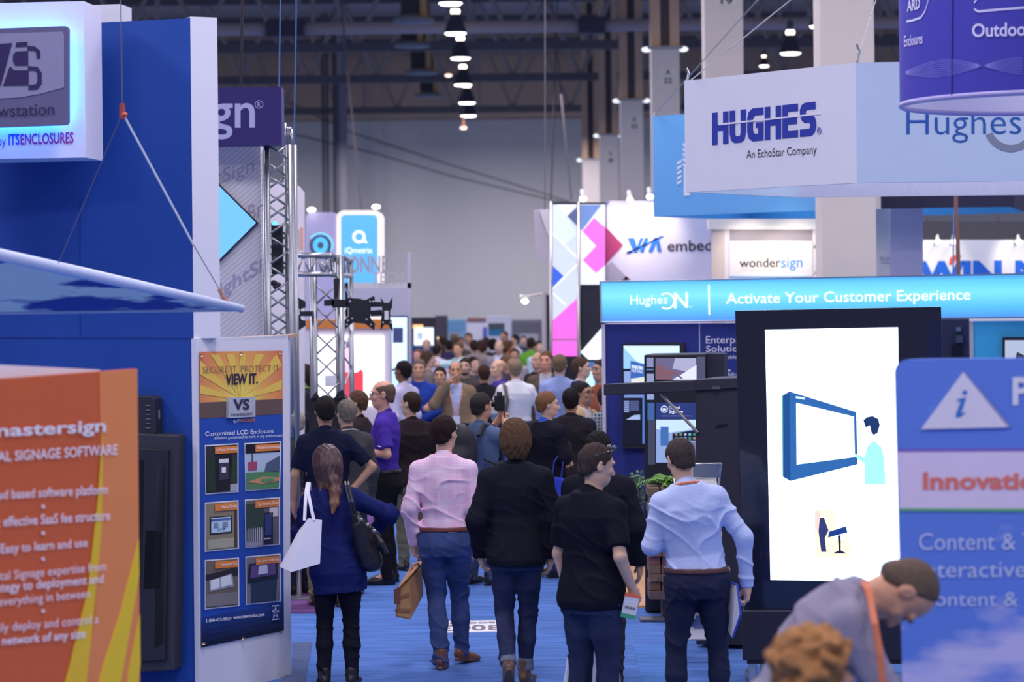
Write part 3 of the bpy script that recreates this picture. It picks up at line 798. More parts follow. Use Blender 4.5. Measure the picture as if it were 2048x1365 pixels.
# ================================================================ booth on the left with the blue wall
blue = mat((22, 60, 148), .6, noise=.05, scale=3)
white = mat((196, 193, 222), .55, noise=.02, scale=3)
plW = plane_px(186, 16.35, 388, 16.12)
t = thing('booth_wall', 'tall royal blue booth wall with pale end, behind the hanging cloud canopy', 'booth wall', (P(300, CY, 16.2).x, 16.3, 0))
zt = P(386, 36, 16.12).z
board('blue_panel', plW, -190, 386, 0, zt, .1, blue, t)
plE = plane_px(386, 16.12, 441, 16.2)
ZB0 = P(575, 671, 17.0).z
board('end_panel', plE, 386.5, 440, ZB0, zt + .01, .1, white, t)
MB().tube([plW.hit(160, 400, .003), plW.hit(160, 676, .003)], .002, 4).build('seam', mat((18, 44, 120), .7), t)
MB().tube([plW.hit(-100, 676, .003), plW.hit(386, 677, .003)], .002, 4).build('seam', mat((18, 44, 120), .7), t)
tb = thing('booth_tower', 'white block rising behind the blue booth wall beside the lit logo sign', 'booth wall', (P(215, CY, 16.8).x, 16.8, 0))
plT = plane_px(150, 16.75, 248, 16.7)
board('tower_panel', plT, 120, 248, 0, P(248, 8, 16.7).z, .25, white, tb)
# low white wall carrying the poster
plB = plane_px(392, 16.1, 575, 17.0)
t = thing('booth_return_wall', 'low white angled booth wall that carries the tall printed poster', 'booth wall', (P(500, CY, 16.7).x, 16.7, 0))
zb = P(575, 671, 17.0).z
board('front_panel', plB, 441, 575, 0, zb, .04, white, t, off=.0)
board('lower_panel', plB, 391, 441, 0, zb, .04, white, t, off=.0)
plR = Pl(P(575.5, CY, 17.0), P(580, CY, 17.75))
MB().prism([plB.hit(575.5, 1347), P(580.5, 1310, 17.75), P(580.5, 671, 17.75), plB.hit(575.5, 671)], (-.04, .004, 0)).build('side_panel', mat((186, 188, 232), .5), t)  # white panel; the bluish light on it is put into its colour
a = plB.hit(446, 678); b = plB.hit(574, 671)
MB().prism([a, b, b + Vector((.02, .7, 0)), a + Vector((-.02, .7, 0))], (0, 0, -.02)).build('wooden_top', mat((168, 132, 116), .7), t)
# the poster
t = thing('wall_poster', 'tall orange and blue printed poster with six photographs pinned to the white wall', 'poster', plB.hit(484, 1280, .02))
def bil(q, u, v):
    (x0, y0), (x1, y1), (x2, y2), (x3, y3) = q     # TL TR BR BL
    return ((x0 * (1 - u) + x1 * u) * (1 - v) + (x3 * (1 - u) + x2 * u) * v, (y0 * (1 - u) + y1 * u) * (1 - v) + (y3 * (1 - u) + y2 * u) * v)
def on_quad(name, pl, q, uv, m, parent, off):
    return print_on(name, pl, [bil(q, u, v) for u, v in uv][::-1], m, parent, off, .0015)
PQ = [(399, 704), (565, 702), (568, 1262), (403, 1296)]
def band(name, v0, v1, m, off=.010): return on_quad(name, plB, PQ, [(0, v0), (1, v0), (1, v1), (0, v1)], m, t, off)
band('sheet', 0, 1, printed(36, 70, 164), .008)
def sunburst(c):
    m = bpy.data.materials.new('sunburst_print'); m.use_nodes = True; nt = m.node_tree; b = nt.nodes['Principled BSDF']; b.inputs['Roughness'].default_value = .5
    tc = nt.nodes.new('ShaderNodeTexCoord'); v = nt.nodes.new('ShaderNodeVectorMath'); v.operation = 'DISTANCE'; v.inputs[1].default_value = c; nt.links.new(tc.outputs['Object'], v.inputs[0])
    rp = nt.nodes.new('ShaderNodeValToRGB'); e = rp.color_ramp.elements; e[0].position = .03; e[0].color = (*A(250, 214, 116), 1); e[1].position = .52; e[1].color = (*A(196, 108, 82), 1)
    q = e.new(.26); q.color = (*A(226, 148, 82), 1); nt.links.new(v.outputs['Value'], rp.inputs[0]); nt.links.new(rp.outputs[0], b.inputs['Base Color']); return m
band('sunburst_print', 0, .172, sunburst(plB.hit(482, 796, .01) - t.location))
band('brown_band', .172, .226, printed(92, 74, 76))
for i in range(5): band('navy_fade', .90 + i * .02, .92 + i * .02, printed(34 - i * 3, 56 - i * 7, 130 - i * 18))
rays = MB()
for a0, a1 in ((188, 200), (212, 224), (236, 244), (252, 262), (268, 276), (288, 297), (308, 320), (334, 346)):
    o = (482, 800); pp = [o]
    for a in (a0, a1):
        ca, sa = math.cos(R(a)), math.sin(R(a)); L_ = min((84 / abs(ca)) if abs(ca) > .01 else 999, (94 / abs(sa)) if abs(sa) > .01 else 999)
        pp.append((o[0] + ca * L_ * .97, o[1] + sa * L_ * .97))
    rays.prism([plB.hit(x_, y_, .013) for x_, y_ in pp], -plB.n * .001)
rays.build('sun_rays', printed(234, 172, 88), t)
text(plB, 'SECURE IT. PROTECT IT.', (406, 734, 747), (561, 730, 742), printed(120, 84, 84), t, -.012, .018)
text(plB, 'VIEW IT.', (452, 748, 771), (516, 747, 768), printed(42, 34, 66), t, .03, .018)
print_on('logo_plate', plB, [(457, 837), (511, 834), (511, 794), (457, 796)], mat((178, 180, 206), .3, .3), t, .03, .02)
text(plB, 'VS', (467, 799, 821), (499, 798, 820), printed(44, 44, 84), t, .03, .034)
text(plB, 'viewstation', (462, 826, 833), (505, 824, 831), printed(50, 50, 90), t, .0, .034)
text(plB, 'by ITS', (467, 840, 848), (481, 839, 847), printed(236, 232, 244), t, .01, .014)
text(plB, 'ENCLOSURES', (482, 839, 845), (510, 837, 843), printed(222, 132, 70), t, .01, .014)
text(plB, 'Customized LCD Enclosure', (410, 864, 873), (547, 858, 866.5), printed(236, 234, 246), t, .008, .014)
text(plB, 'solutions guaranteed to work in any environment', (429, 873, 882), (565, 868, 876), printed(200, 206, 240), t, 0, .014)
text(plB, '1-800-423-9911', (413, 1238.5, 1246), (460, 1235, 1241.5), printed(232, 232, 244), t, .02, .016)
text(plB, 'www.viewstation.com', (466.5, 1232.5, 1239.5), (529, 1226, 1233), printed(232, 232, 244), t, .02, .016)
print_on('bullet_print', plB, ellipse(463, 1237.5, 1.4, 1.6, 10), printed(220, 120, 70), t, .016)
b_ = print_on('anniversary_mark', plB, [(544, 1242), (559, 1240), (559, 1208), (544, 1210)], printed(44, 62, 140), t, .014)
star = [(551.5 + (7.5 if i % 2 == 0 else 3.2) * math.sin(i * PI / 5), 1226 - (13 if i % 2 == 0 else 5.5) * math.cos(i * PI / 5)) for i in range(10)]
print_on('star_print', plB, star[::-1], printed(228, 228, 240), b_, .018)
for y in (1212, 1239): print_on('bar_print', plB, [(545, y + 2), (558, y + 1), (558, y - 1), (545, y)], printed(228, 228, 240), b_, .018)
text(plB, '25', (548, 1222, 1231), (555, 1221, 1230), printed(44, 62, 140), b_, .03, .022)
PH = [([(410, 891), (477, 887), (477, 985), (411, 990)], 'St. Pleasant, Pennsylvania'), ([(489, 887), (563, 883), (560, 978), (491, 983)], 'Philadelphia, Pennsylvania'),
      ([(410, 1006), (477, 1001), (478, 1098), (410, 1105)], 'Miami, Florida'), ([(490, 1000), (560, 995), (560, 1090), (491, 1097)], 'San Antonio, Texas'),
      ([(410, 1121), (478, 1116), (479, 1213), (410, 1220)], 'Vancouver, B.C.'), ([(491, 1114), (561, 1108), (562, 1204), (492, 1211)], 'San Jose, California')]
for i, (q, cap) in enumerate(PH):
    fr = on_quad('photo_print', plB, q, [(0, 0), (1, 0), (1, 1), (0, 1)], printed(214, 216, 236), t, .013)
    S = lambda n, uv, c, o=.020: on_quad(n, plB, q, uv, printed(*c), fr, o)
    bx = lambda u0, v0, u1, v1: [(u0, v0), (u1, v0), (u1, v1), (u0, v1)]
    S('picture', bx(.03, .025, .97, .975), [(48, 48, 62), (160, 176, 214), (128, 116, 108), (92, 92, 110), (104, 92, 92), (112, 108, 130)][i], .017)
    if i == 0:
        S('hedge', bx(.05, .3, .3, .95), (40, 54, 48)); S('hedge', bx(.75, .3, .96, .8), (44, 60, 52)); S('enclosure', bx(.32, .1, .8, .93), (34, 32, 44)); S('enclosure_screen', bx(.42, .38, .7, .72), (58, 56, 76), .023); S('sign_panel', bx(.42, .3, .7, .38), (200, 200, 220), .023); S('mark', bx(.5, .47, .62, .58), (225, 225, 235), .026); S('pavement', bx(.75, .82, .97, .97), (150, 150, 176))
    if i == 1:
        S('stadium_roof', bx(.03, .025, .97, .22), (30, 28, 44)); S('grandstand', [(.6, .45), (.97, .3), (.97, .65), (.55, .62)], (70, 84, 120)); S('grass_field', bx(.03, .62, .97, .975), (74, 120, 92)); S('infield', [(.05, .82), (.5, .72), (.97, .76), (.97, .83), (.5, .87)], (176, 128, 104), .023); S('scoreboard', bx(.1, .4, .34, .57), (150, 66, 104), .023); S('mast', bx(.2, .22, .22, .4), (40, 40, 60), .023); S('infield_grass', [(.45, .77), (.8, .76), (.85, .81), (.5, .84)], (84, 132, 100), .026)
    if i == 2:
        S('display_bezel', bx(.15, .3, .8, .66), (46, 48, 62)); S('display', bx(.19, .325, .76, .63), (176, 196, 226), .023); S('display_bar', bx(.19, .35, .76, .39), (70, 96, 170), .026); S('bench', bx(.1, .76, .85, .95), (150, 148, 142)); S('post', bx(.88, .15, .95, .96), (70, 60, 56))
        for k in range(3): S('text_row', bx(.26, .43 + .04 * k, .4, .45 + .04 * k), (96, 116, 160), .026); S('text_row', bx(.52, .43 + .04 * k, .68, .45 + .04 * k), (96, 116, 160), .026)
        text(plB, '2:15 PM', (bil(q, .38, .55)[0], bil(q, .38, .545)[1], bil(q, .38, .59)[1]), (bil(q, .6, .55)[0], bil(q, .6, .54)[1], bil(q, .6, .585)[1]), printed(60, 70, 110), fr, .02, .028)
    if i == 3:
        S('trees', bx(.03, .1, .55, .62), (52, 66, 66)); S('pale_sky', bx(.7, .2, .95, .4), (190, 180, 200)); S('kiosk', bx(.54, .3, .8, .97), (36, 36, 70)); S('kiosk_screen', bx(.57, .33, .75, .78), (52, 60, 120), .023); S('pavement', bx(.03, .88, .5, .97), (140, 132, 164))
        for k in range(7): S('fence_bar', bx(.1 + .06 * k, .6, .12 + .06 * k, .88), (176, 178, 204), .023)
        text(plB, 'NOKIA', (bil(q, .55, .83)[0], bil(q, .55, .83)[1], bil(q, .55, .86)[1]), (bil(q, .74, .83)[0], bil(q, .74, .83)[1], bil(q, .74, .86)[1]), printed(226, 226, 240), fr, .03, .028)
    if i == 4:
        S('ceiling_beam', [(.03, .3), (.97, .2), (.97, .36), (.03, .42)], (46, 40, 56)); S('lit_panel', [(.13, .42), (.8, .31), (.84, .58), (.15, .65)], (150, 150, 172)); S('poster_left', [(.17, .43), (.42, .39), (.43, .58), (.18, .62)], (212, 210, 226), .023); S('poster_right', [(.46, .38), (.76, .34), (.79, .54), (.47, .58)], (212, 210, 226), .023); S('shop_front', bx(.05, .7, .95, .95), (120, 112, 124))
    if i == 5:
        S('kiosk_body', [(.14, .52), (.9, .48), (.86, .97), (.16, .97)], (44, 58, 88)); S('kiosk_head', [(.1, .16), (.93, .14), (.93, .5), (.06, .56)], (30, 40, 62), .022); S('kiosk_screen', [(.17, .2), (.84, .18), (.86, .42), (.13, .46)], (92, 70, 130), .024); S('screen_glow', [(.38, .22), (.62, .21), (.64, .38), (.36, .4)], (190, 186, 226), .027)
    c = on_quad('caption_strip', plB, q, bx(.3, .05, .97, .19), printed(212, 122, 66), fr, .024)
    w = min(.6, .032 * len(cap)); a, b2 = bil(q, .95 - w, .085), bil(q, .95, .08)
    text(plB, cap, (a[0], a[1], a[1] + 7), (b2[0], b2[1], b2[1] + 7), printed(238, 226, 220), c, .015, .029)
for x_, y_ in ((404, 711), (483, 708), (560, 706), (408, 1288), (487, 1278), (563, 1267)):
    MB().lathe(plB.hit(x_, y_, .02), [(.004, 0), (.011, .004), (.011, -.004), (.004, 0)], 12, Matrix.Rotation(R(90), 3, 'X')).build('eyelet', metal(190, 165, 130), t)

# lit logo sign, top left
plS = plane_px(0, 15.76, 175, 15.7)
t = thing('logo_sign', 'white lit sign box with grey logo plate at the top left of the blue wall', 'sign', plS.hit(60, 318))
z0, z1 = P(175, 315, 15.7).z, P(171, 2, 15.7).z
board('sign_box', plS, -190, 174, z0, z1, .42, mat((200, 196, 232), .5, noise=.02), t)
def rrect(x0, y0, x1, y1, r, n=5):
    o = []
    for cx_, cy_, a in ((x1 - r, y1 - r, 0), (x0 + r, y1 - r, 90), (x0 + r, y0 + r, 180), (x1 - r, y0 + r, 270)):
        for i in range(n + 1): q = R(a + 90 * i / n); o.append((cx_ + r * math.cos(q), cy_ + r * math.sin(q)))
    return o
pl_pts = [(x_, y_ + (137 - x_) * .035 - 2) for x_, y_ in rrect(-150, 54, 137, 252, 8)]
MB().prism([plS.hit(x_, y_, .14) for x_, y_ in pl_pts], -plS.n * .035).build('logo_plate', mat((86, 82, 126), .45), t)
halo = [(x_, y_ + (131 - x_) * .035 - 2) for x_, y_ in rrect(-145, 60, 131, 246, 8)]
MB().prism([plS.hit(x_, y_, .104) for x_, y_ in halo], -plS.n * .045).build('halo_lamp', emit(50, 135, 255, 10.0), t)
scr = [(-140, 199), (0, 197), (40, 195), (80, 188), (128, 175), (128, 68), (124, 63), (-140, 72)]
print_on('logo_field', plS, scr, printed(124, 120, 162), t, .144)
dk = printed(48, 38, 84)
for pts in ([(-30, 90), (24, 86), (1, 172), (-6, 172)], [(31, 94), (54, 93), (55, 84), (33, 85)], [(26, 122), (30, 131), (56, 131), (56, 102), (32, 103), (26, 110)],
            [(6, 172), (57, 171), (57, 141), (28, 141), (21, 133), (19, 134)], [(55, 92), (70, 93), (80, 102), (80, 117), (74, 117), (72, 104), (67, 101), (55, 101)][::-1],
            [(56, 132), (75, 134), (83, 146), (83, 168), (75, 179), (57, 180), (57, 171), (71, 169), (75, 162), (75, 148), (71, 142), (56, 141)][::-1]):
    print_on('logo', plS, pts, dk, t, .148)
text(plS, 'viewstation', (-42, 213, 236), (108, 207, 230), dk, t, 0, .147)
text(plS, 'by', (-4, 273, 298), (12, 272, 297), printed(46, 62, 170), t, 0, .006)
text(plS, 'ITS', (17, 268, 291), (39, 267, 290), printed(46, 62, 190), t, .025, .006)
text(plS, 'ENCLOSURES', (41, 268, 290), (147, 264, 287), printed(130, 44, 120), t, .02, .006)

# hanging cloud canopy with its cables
def cloud_mat(c0, c1, sc=(1.2, 1, 6), lo=.42, hi=.58, zf=None):
    m = bpy.data.materials.new('cloud_print'); m.use_nodes = True; nt = m.node_tree; b = nt.nodes['Principled BSDF']
    b.inputs['Roughness'].default_value = .6
    tc = nt.nodes.new('ShaderNodeTexCoord'); mp = nt.nodes.new('ShaderNodeMapping'); mp.inputs['Scale'].default_value = sc
    n = nt.nodes.new('ShaderNodeTexNoise'); n.inputs['Scale'].default_value = 1.6; n.inputs['Detail'].default_value = 5
    rp = nt.nodes.new('ShaderNodeValToRGB'); rp.color_ramp.elements[0].position = lo; rp.color_ramp.elements[1].position = hi
    rp.color_ramp.elements[0].color = (*A(*c0), 1); rp.color_ramp.elements[1].color = (*A(*c1), 1)
    nt.links.new(tc.outputs['Object'], mp.inputs[0]); nt.links.new(mp.outputs[0], n.inputs['Vector']); nt.links.new(rp.outputs[0], b.inputs['Base Color'])
    if zf is None: nt.links.new(n.outputs['Fac'], rp.inputs[0])
    else:
        sx = nt.nodes.new('ShaderNodeSeparateXYZ'); nt.links.new(tc.outputs['Object'], sx.inputs[0])
        mr = nt.nodes.new('ShaderNodeMapRange'); mr.inputs[1].default_value = zf[0]; mr.inputs[2].default_value = zf[1]; mr.inputs[3].default_value = .30; mr.inputs[4].default_value = 0
        nt.links.new(sx.outputs['Z'], mr.inputs[0]); ad = nt.nodes.new('ShaderNodeMath'); nt.links.new(n.outputs['Fac'], ad.inputs[0]); nt.links.new(mr.outputs[0], ad.inputs[1]); nt.links.new(ad.outputs[0], rp.inputs[0])
    return m
c1 = P(484, 618, 14.2); c2 = P(-160, 474, 12.6); c3 = P(-160, 627, 13.6)
t = thing('hanging_canopy', 'tilted hanging fabric canopy printed with clouds and pale tube edges', 'canopy', c1)
MB().tube([c2, (c1 + c2) / 2, c1], [.036, .034, .024], 14).build('edge_tube', mat((170, 178, 224), .4), t, True)
MB().tube([c3, c1], .016, 12).build('edge_tube', mat((150, 156, 200), .4), t, True)
nrm = (c2 - c1).cross(c3 - c1).normalized() * .004
MB().prism([c1, c2, c3], nrm).build('cloud_fabric', cloud_mat((36, 58, 148), (240, 212, 214), (.9, 1, 5), .44, .50), t)
hook = P(245, 226, 13.6); topw = P(241, -20, 13.6)
tagc = thing('suspension_bridle', 'thin wire bridle with red clamp holding the cloud canopy', 'cable', hook)
MB().tube([topw + Vector((0, 0, 5)), topw, hook], .004, 6).build('drop_wire', metal(120, 120, 150), tagc)
MB().tube([hook, P(387, 490, 14.0)], .007, 6).build('white_strap', plain(190, 190, 214), tagc)
MB().tube([P(387, 490, 14.0), P(446, 592, 14.15)], .004, 6).build('wire', metal(150, 150, 170), tagc)
MB().tube([hook, P(113, 536, 13.2)], .003, 6).build('wire', metal(90, 95, 140), tagc)
MB().tube([P(244, 207, 13.6), P(245, 238, 13.6)], [.014, .018], 8).build('clamp', mat((150, 60, 60), .4), tagc)
MB().ball(P(248, 229, 13.6), (.02, .02, .014)).build('clamp_knob', mat((190, 84, 60), .4), tagc)
for q0, q1 in (((438, 578), (446, 594)), ((444, 592), (454, 604))): MB().tube([P(*q0, 14.15), P(*q1, 14.17)], .012, 8).build('shackle', mat((170, 110, 100), .4), tagc)

# monitor housing on the blue wall behind the orange board
t = thing('display_housing', 'open black display housing fixed to the blue wall behind the orange board', 'display housing', plW.hit(300, 1340, .1))
MB().prism([plW.hit(*c, .14) for c in ((150, 1352), (348, 1342), (355, 871), (150, 862))], -plW.n * .13).build('frame', mat((48, 46, 60), .5), t, bevel=.01)
for c, col in ((((160, 1330), (330, 1322), (336, 900), (160, 893)), (34, 33, 46)), (((308, 1300), (328, 1290), (332, 930), (312, 932)), (56, 54, 66)), (((286, 1180), (322, 1178), (326, 1062), (290, 1060)), (20, 20, 30)), (((160, 1200), (285, 1190), (290, 920), (160, 915)), (40, 38, 52))):
    MB().prism([plW.hit(*q, .165) for q in c], -plW.n * .02).build('inner_panel', mat(col, .5), t, bevel=.004)
t = thing('power_box', 'small black ribbed box on the blue wall above the display housing', 'electrical box', plW.hit(300, 868, .1))
MB().prism([plW.hit(*c, .12) for c in ((230, 869), (311, 869), (310, 798), (300, 793), (230, 793))], -plW.n * .11).build('case', mat((38, 36, 50), .5), t, bevel=.006)
for k in range(6): MB().tube([plW.hit(292, 812 + 9 * k, .124), plW.hit(301, 812 + 9 * k, .124)], .004, 6).build('rib', mat((90, 90, 106), .5), t)
MB().box(plW.hit(315, 829, .05), (.04, .05, .06)).build('socket', metal(150, 150, 170), t)

# orange software board, near left
plO = plane_px(0, 9.9, 278, 11.0)
t = thing('orange_board', 'near orange board with white lines of text at the left edge', 'display board', (P(100, CY, 10.3).x, 10.3, 0))
def oquad(name, pts, m, off=.003): return print_on(name, plO, pts, m, t, off, .003)
MB().prism([plO.hit(*q, -.05) for q in ((-160, 1500), (200, 1500), (200, 740), (-160, 722))], -plO.n * .05).build('backing_panel', mat((222, 220, 240), .4), t)
MB().prism([plO.hit(*q, 0) for q in ((-160, 1560), (281, 1500), (275, 738), (-160, 770))], -plO.n * .03).build('panel', printed(186, 86, 52), t)
oquad('light_band', [(150, 1480), (281, 1480), (275, 739), (199, 743), (204, 1000), (190, 1240)], printed(206, 122, 78))
oquad('yellow_swoosh', [(100, 1480), (160, 1480), (186, 1250), (204, 1050), (206, 850), (196, 1000), (176, 1180), (140, 1330)], printed(214, 168, 44), .006)
oquad('yellow_swoosh', [(168, 1480), (222, 1480), (250, 1320), (279, 1150), (278, 1080), (240, 1230), (205, 1340)], printed(214, 174, 44), .006)
oquad('yellow_swoosh', [(238, 1480), (262, 1480), (281, 1330), (280, 1230), (258, 1340)], printed(212, 172, 46), .006)
wt = printed(226, 214, 232)
text(plO, 'mastersign', (-24, 852, 883), (212, 840, 872), wt, t, .022, .012)
text(plO, 'DIGITAL SIGNAGE SOFTWARE', (-66, 908, 928), (235, 889, 910), wt, t, .012, .012)
for s, l_, r_, bo in (('Cloud based software platform', (-36, 983, 1006), (215, 969, 995), .01), ('Cost effective SaaS fee structure', (-42, 1037, 1057), (220, 1021, 1041), .01),
                      ('Easy to learn and use', (1, 1089, 1114), (175, 1077, 1099), .01), ('Digital Signage expertise from', (-34, 1147, 1170), (212, 1124, 1147), .0), ('strategy to deployment and', (-34, 1170, 1194), (207, 1149, 1172), .012),
                      ('everything in between', (-3, 1196, 1219), (180, 1179, 1201), .0), ('Easily deploy and control a', (-30, 1250, 1273), (197, 1230, 1253), .0), ('network of any size', (4, 1274, 1297), (171, 1259, 1282), .016)):
    text(plO, s, l_, r_, wt, t, bo, .012)
for y in (1014, 1067, 1119, 1223): oquad('bullet_print', ellipse(87, y, 3, 3.4, 12), wt, .010)

# ================================================================ tall booth with the striped wall and lattice tower
def stripes(c0, c1, sc, rot):
    m = bpy.data.materials.new('stripe_print'); m.use_nodes = True; nt = m.node_tree; b = nt.nodes['Principled BSDF']; b.inputs['Roughness'].default_value = .6
    tc = nt.nodes.new('ShaderNodeTexCoord'); mp = nt.nodes.new('ShaderNodeMapping'); mp.inputs['Rotation'].default_value = (0, rot, 0)
    w = nt.nodes.new('ShaderNodeTexWave'); w.inputs['Scale'].default_value = sc; w.bands_direction = 'X'
    rp = nt.nodes.new('ShaderNodeValToRGB'); rp.color_ramp.elements[0].position = .4; rp.color_ramp.elements[1].position = .6
    rp.color_ramp.elements[0].color = (*A(*c0), 1); rp.color_ramp.elements[1].color = (*A(*c1), 1)
    nt.links.new(tc.outputs['Object'], mp.inputs[0]); nt.links.new(mp.outputs[0], w.inputs[0]); nt.links.new(w.outputs['Fac'], rp.inputs[0]); nt.links.new(rp.outputs[0], b.inputs['Base Color'])
    return m
plG = plane_px(380, 21.8, 526, 21.8)
t = thing('striped_wall', 'pale diagonally striped booth wall with a lit diamond screen, behind the blue wall', 'booth wall', (P(450, CY, 21.8).x, 21.8, 0))
board('panel', plG, 330, 524, 0, P(527, 290, 21.8).z, .1, stripes((190, 183, 208), (206, 200, 224), 9, R(-50)), t)
gm = printed(158, 152, 194)
text(plG, 'BrightSign', (345, 372, 415), (508, 315, 352), gm, t, .0, .006)
text(plG, 'BrightSi', (400, 590, 630), (524, 514, 552), gm, t, .012, .006)
text(plG, 'Br', (496, 412, 444), (525, 398, 428), gm, t, .0, .006)
MB().prism([plG.hit(x_, y_, .05) for x_, y_ in ((516, 446), (430, 360), (344, 446), (430, 532))][::-1], -plG.n * .05).build('screen_frame', mat((30, 30, 46), .4), t)
MB().prism([plG.hit(x_, y_, .056) for x_, y_ in ((512, 446), (430, 364), (348, 446), (430, 528))][::-1], -plG.n * .005).build('diamond_screen', emit(118, 196, 250, 1.0), t)
plGh = plane_px(380, 21.3, 567, 21.3)
t = thing('header_sign', 'dark purple header sign on top of the striped wall', 'sign', plGh.hit(500, 289)) 
board('panel', plGh, 330, 567, P(567, 289.5, 21.3).z, P(567, 174, 21.3).z, .25, printed(56, 46, 112), t)
lw = printed(176, 172, 226)
text(plGh, 'BrightSign', (117, 184, 281), (510, 182, 279), lw, t, .012, .006)
text(plGh, 'R', (515, 204, 214), (521, 204, 214), lw, t, .01, .006)
print_on('registered_ring', plGh, arc_band(518, 209, 7.2, 8.4, 0, 2 * PI, 24), lw, t, .006)
for x0_, d_, col_, lab_ in ((482, 21.4, (40, 34, 46), 'dark power cable rising from the purple header sign to the roof'), (556, 24.5, (70, 96, 160), 'thin blue cable hanging right of the purple header sign'), (588, 26, (74, 100, 170), 'second thin blue cable hanging farther right of the purple header sign')):
    b_ = P(x0_, 172 if x0_ < 500 else 300, d_); tag(MB().tube([b_, b_ + Vector((.04, 0, 1.5)), (b_.x + .05, b_.y, 13.8)], .006 if x0_ > 500 else .014, 6).build('hanging_cable', mat(col_, .6), loc=b_), lab_, 'cable')
alu = metal(150, 150, 172, .36)
def lattice(m, a, b, o1, n, r=.011):
    """zigzag between two parallel chords"""
    a, b, o1 = Vector(a), Vector(b), Vector(o1)
    for i in range(n):
        p = a + (b - a) * (i / n); q = a + (b - a) * ((i + .5) / n) ; s_ = a + (b - a) * ((i + 1) / n)
        m.tube([p, q + o1], r, 6); m.tube([q + o1, s_], r, 6)
def truss_tower(name, label, c, w, z0, z1, n, rz=0.0, r=.025, loc=None, group=None):
    t = thing(name, label, 'truss', (c[0], c[1], z0), group)
    M = Matrix.Rotation(rz, 3, 'Z')
    cs = [Vector((c[0], c[1], 0)) + M @ Vector((a * w / 2, b * w / 2, 0)) for a, b in ((-1, -1), (1, -1), (1, 1), (-1, 1))]
    up0, up1 = Vector((0, 0, z0)), Vector((0, 0, z1))
    for k in cs: MB().tube([k + up0, k + up1], r, 10).build('chord', alu, t, True)
    m = MB()
    for i in range(4): lattice(m, cs[i] + up0, cs[i] + up1, cs[(i + 1) % 4] - cs[i], n)
    m.build('lacing', alu, t, True)
    MB().box((c[0], c[1], z0 + .01), (w * 1.05, w * 1.05, .02)).build('base_plate', alu, t)
    return t, cs
zt_ = P(556, 291, 21.6).z
truss_tower('truss_tower', 'tall slim aluminium lattice tower right of the striped wall', (P(556, CY, 21.6).x, 21.62, 0), .2, 0, zt_, 15, R(12))
t = thing('truss_beam', 'short piece of lattice truss behind the end of the purple header sign', 'truss', P(576, 295, 21.8))
for x_ in (570, 583): MB().tube([P(x_, 300, 21.8), P(x_, 246 + (x_ - 570), 21.8)], .014, 8).build('chord', alu, t, True)
for x_ in (573, 576, 579): MB().tube([P(x_, 290, 21.8), P(x_ + 2, 254, 21.8)], .009, 6).build('brace', alu, t, True)
for y_ in (256, 292): MB().tube([P(568, y_, 21.8), P(584, y_ + 3, 21.8)], .01, 6).build('brace', alu, t, True)
t = thing('loudspeaker', 'tall narrow black loudspeaker hanging inside the slim lattice tower', 'loudspeaker', P(555, 547, 22.0))
MB().box(P(555, 500, 21.66), (.10, .12, .44)).build('cabinet', mat((32, 32, 44), .5), t, bevel=.006)
MB().ball(P(550, 447, 21.62), (.022, .02, .022)).build('status_lamp', emit(90, 190, 255, 2.0), t, True)
for y_ in (490, 520): MB().ball(P(550, y_, 21.6), (.03, .012, .03)).build('driver', mat((60, 60, 76), .4), t, True)
t = thing('clamp_cluster', 'black cable clamp halfway up the slim lattice tower', 'clamp', P(550, 568, 21.6))
for x_, y_ in ((548, 566), (556, 570), (552, 574)): MB().ball(P(x_, y_, 21.55), (.03, .03, .025)).build('clamp', mat((44, 44, 58), .4), t, True)
t = thing('white_fin_wall', 'white curved-top booth wall seen behind the slim lattice tower', 'booth wall', (P(590, CY, 27).x, 27, 0))
pf = plane_px(570, 27, 608, 27)
MB().prism([pf.hit(x_, y_) for x_, y_ in ((540, 1063), (607, 1063), (607, 385), (596, 372), (575, 366), (540, 366))], -pf.n * .15).build('panel', plain(206, 196, 220), t)
print_on('poster_stripe', pf, rect(600, 455, 606, 500), printed(216, 150, 150), t)
print_on('poster_stripe', pf, rect(590, 460, 598, 500), printed(160, 150, 170), t)
# post that stands beside the poster wall
x_ = P(592, CY, 21.2)
t = thing('silver_post', 'slim silver upright post right of the poster wall', 'post', (x_.x, 21.2, 0))
MB().tube([(x_.x, 21.2, 0), (x_.x, 21.2, P(592, 290, 21.2).z)], .022, 10).build('tube', alu, t, True)
MB().box((x_.x, 21.2, .01), (.2, .2, .02)).build('foot', alu, t)

# second lattice stand with display brackets
d2 = 24.7
xa, xb = P(616, CY, d2).x, P(659, CY, d2).x
zt2 = P(640, 512, d2).z
t, cs = truss_tower('truss_stand', 'wide aluminium lattice stand holding black display brackets', ((xa + xb) / 2 + .06, d2 + .2, 0), .27, 0, zt2, 6, R(10), .03)
m = MB()
for (px0, y0, dd0, px1, y1, dd1) in ((580, 511, 24.6, 660, 511, 24.6), (580, 549, 24.6, 660, 549, 24.6), (660, 511, 24.6, 703, 521, 27), (660, 549, 24.6, 703, 553, 27), (620, 513, 25.3, 684, 514, 25.4), (684, 514, 25.4, 701, 522, 27)):
    MB().tube([P(px0, y0, dd0), P(px1, y1, dd1)], .027, 8).build('beam_chord', alu, t, True)
lattice(m, P(580, 511, 24.6), P(660, 511, 24.6), P(580, 549, 24.6) - P(580, 511, 24.6), 3)
lattice(m, P(660, 511, 24.6), P(703, 521, 27), P(660, 549, 24.6) - P(660, 511, 24.6), 5)
lattice(m, P(620, 513, 25.3), P(684, 514, 25.4), P(660, 549, 24.6) - P(660, 511, 24.6), 4)
m.build('beam_lacing', alu, t, True)
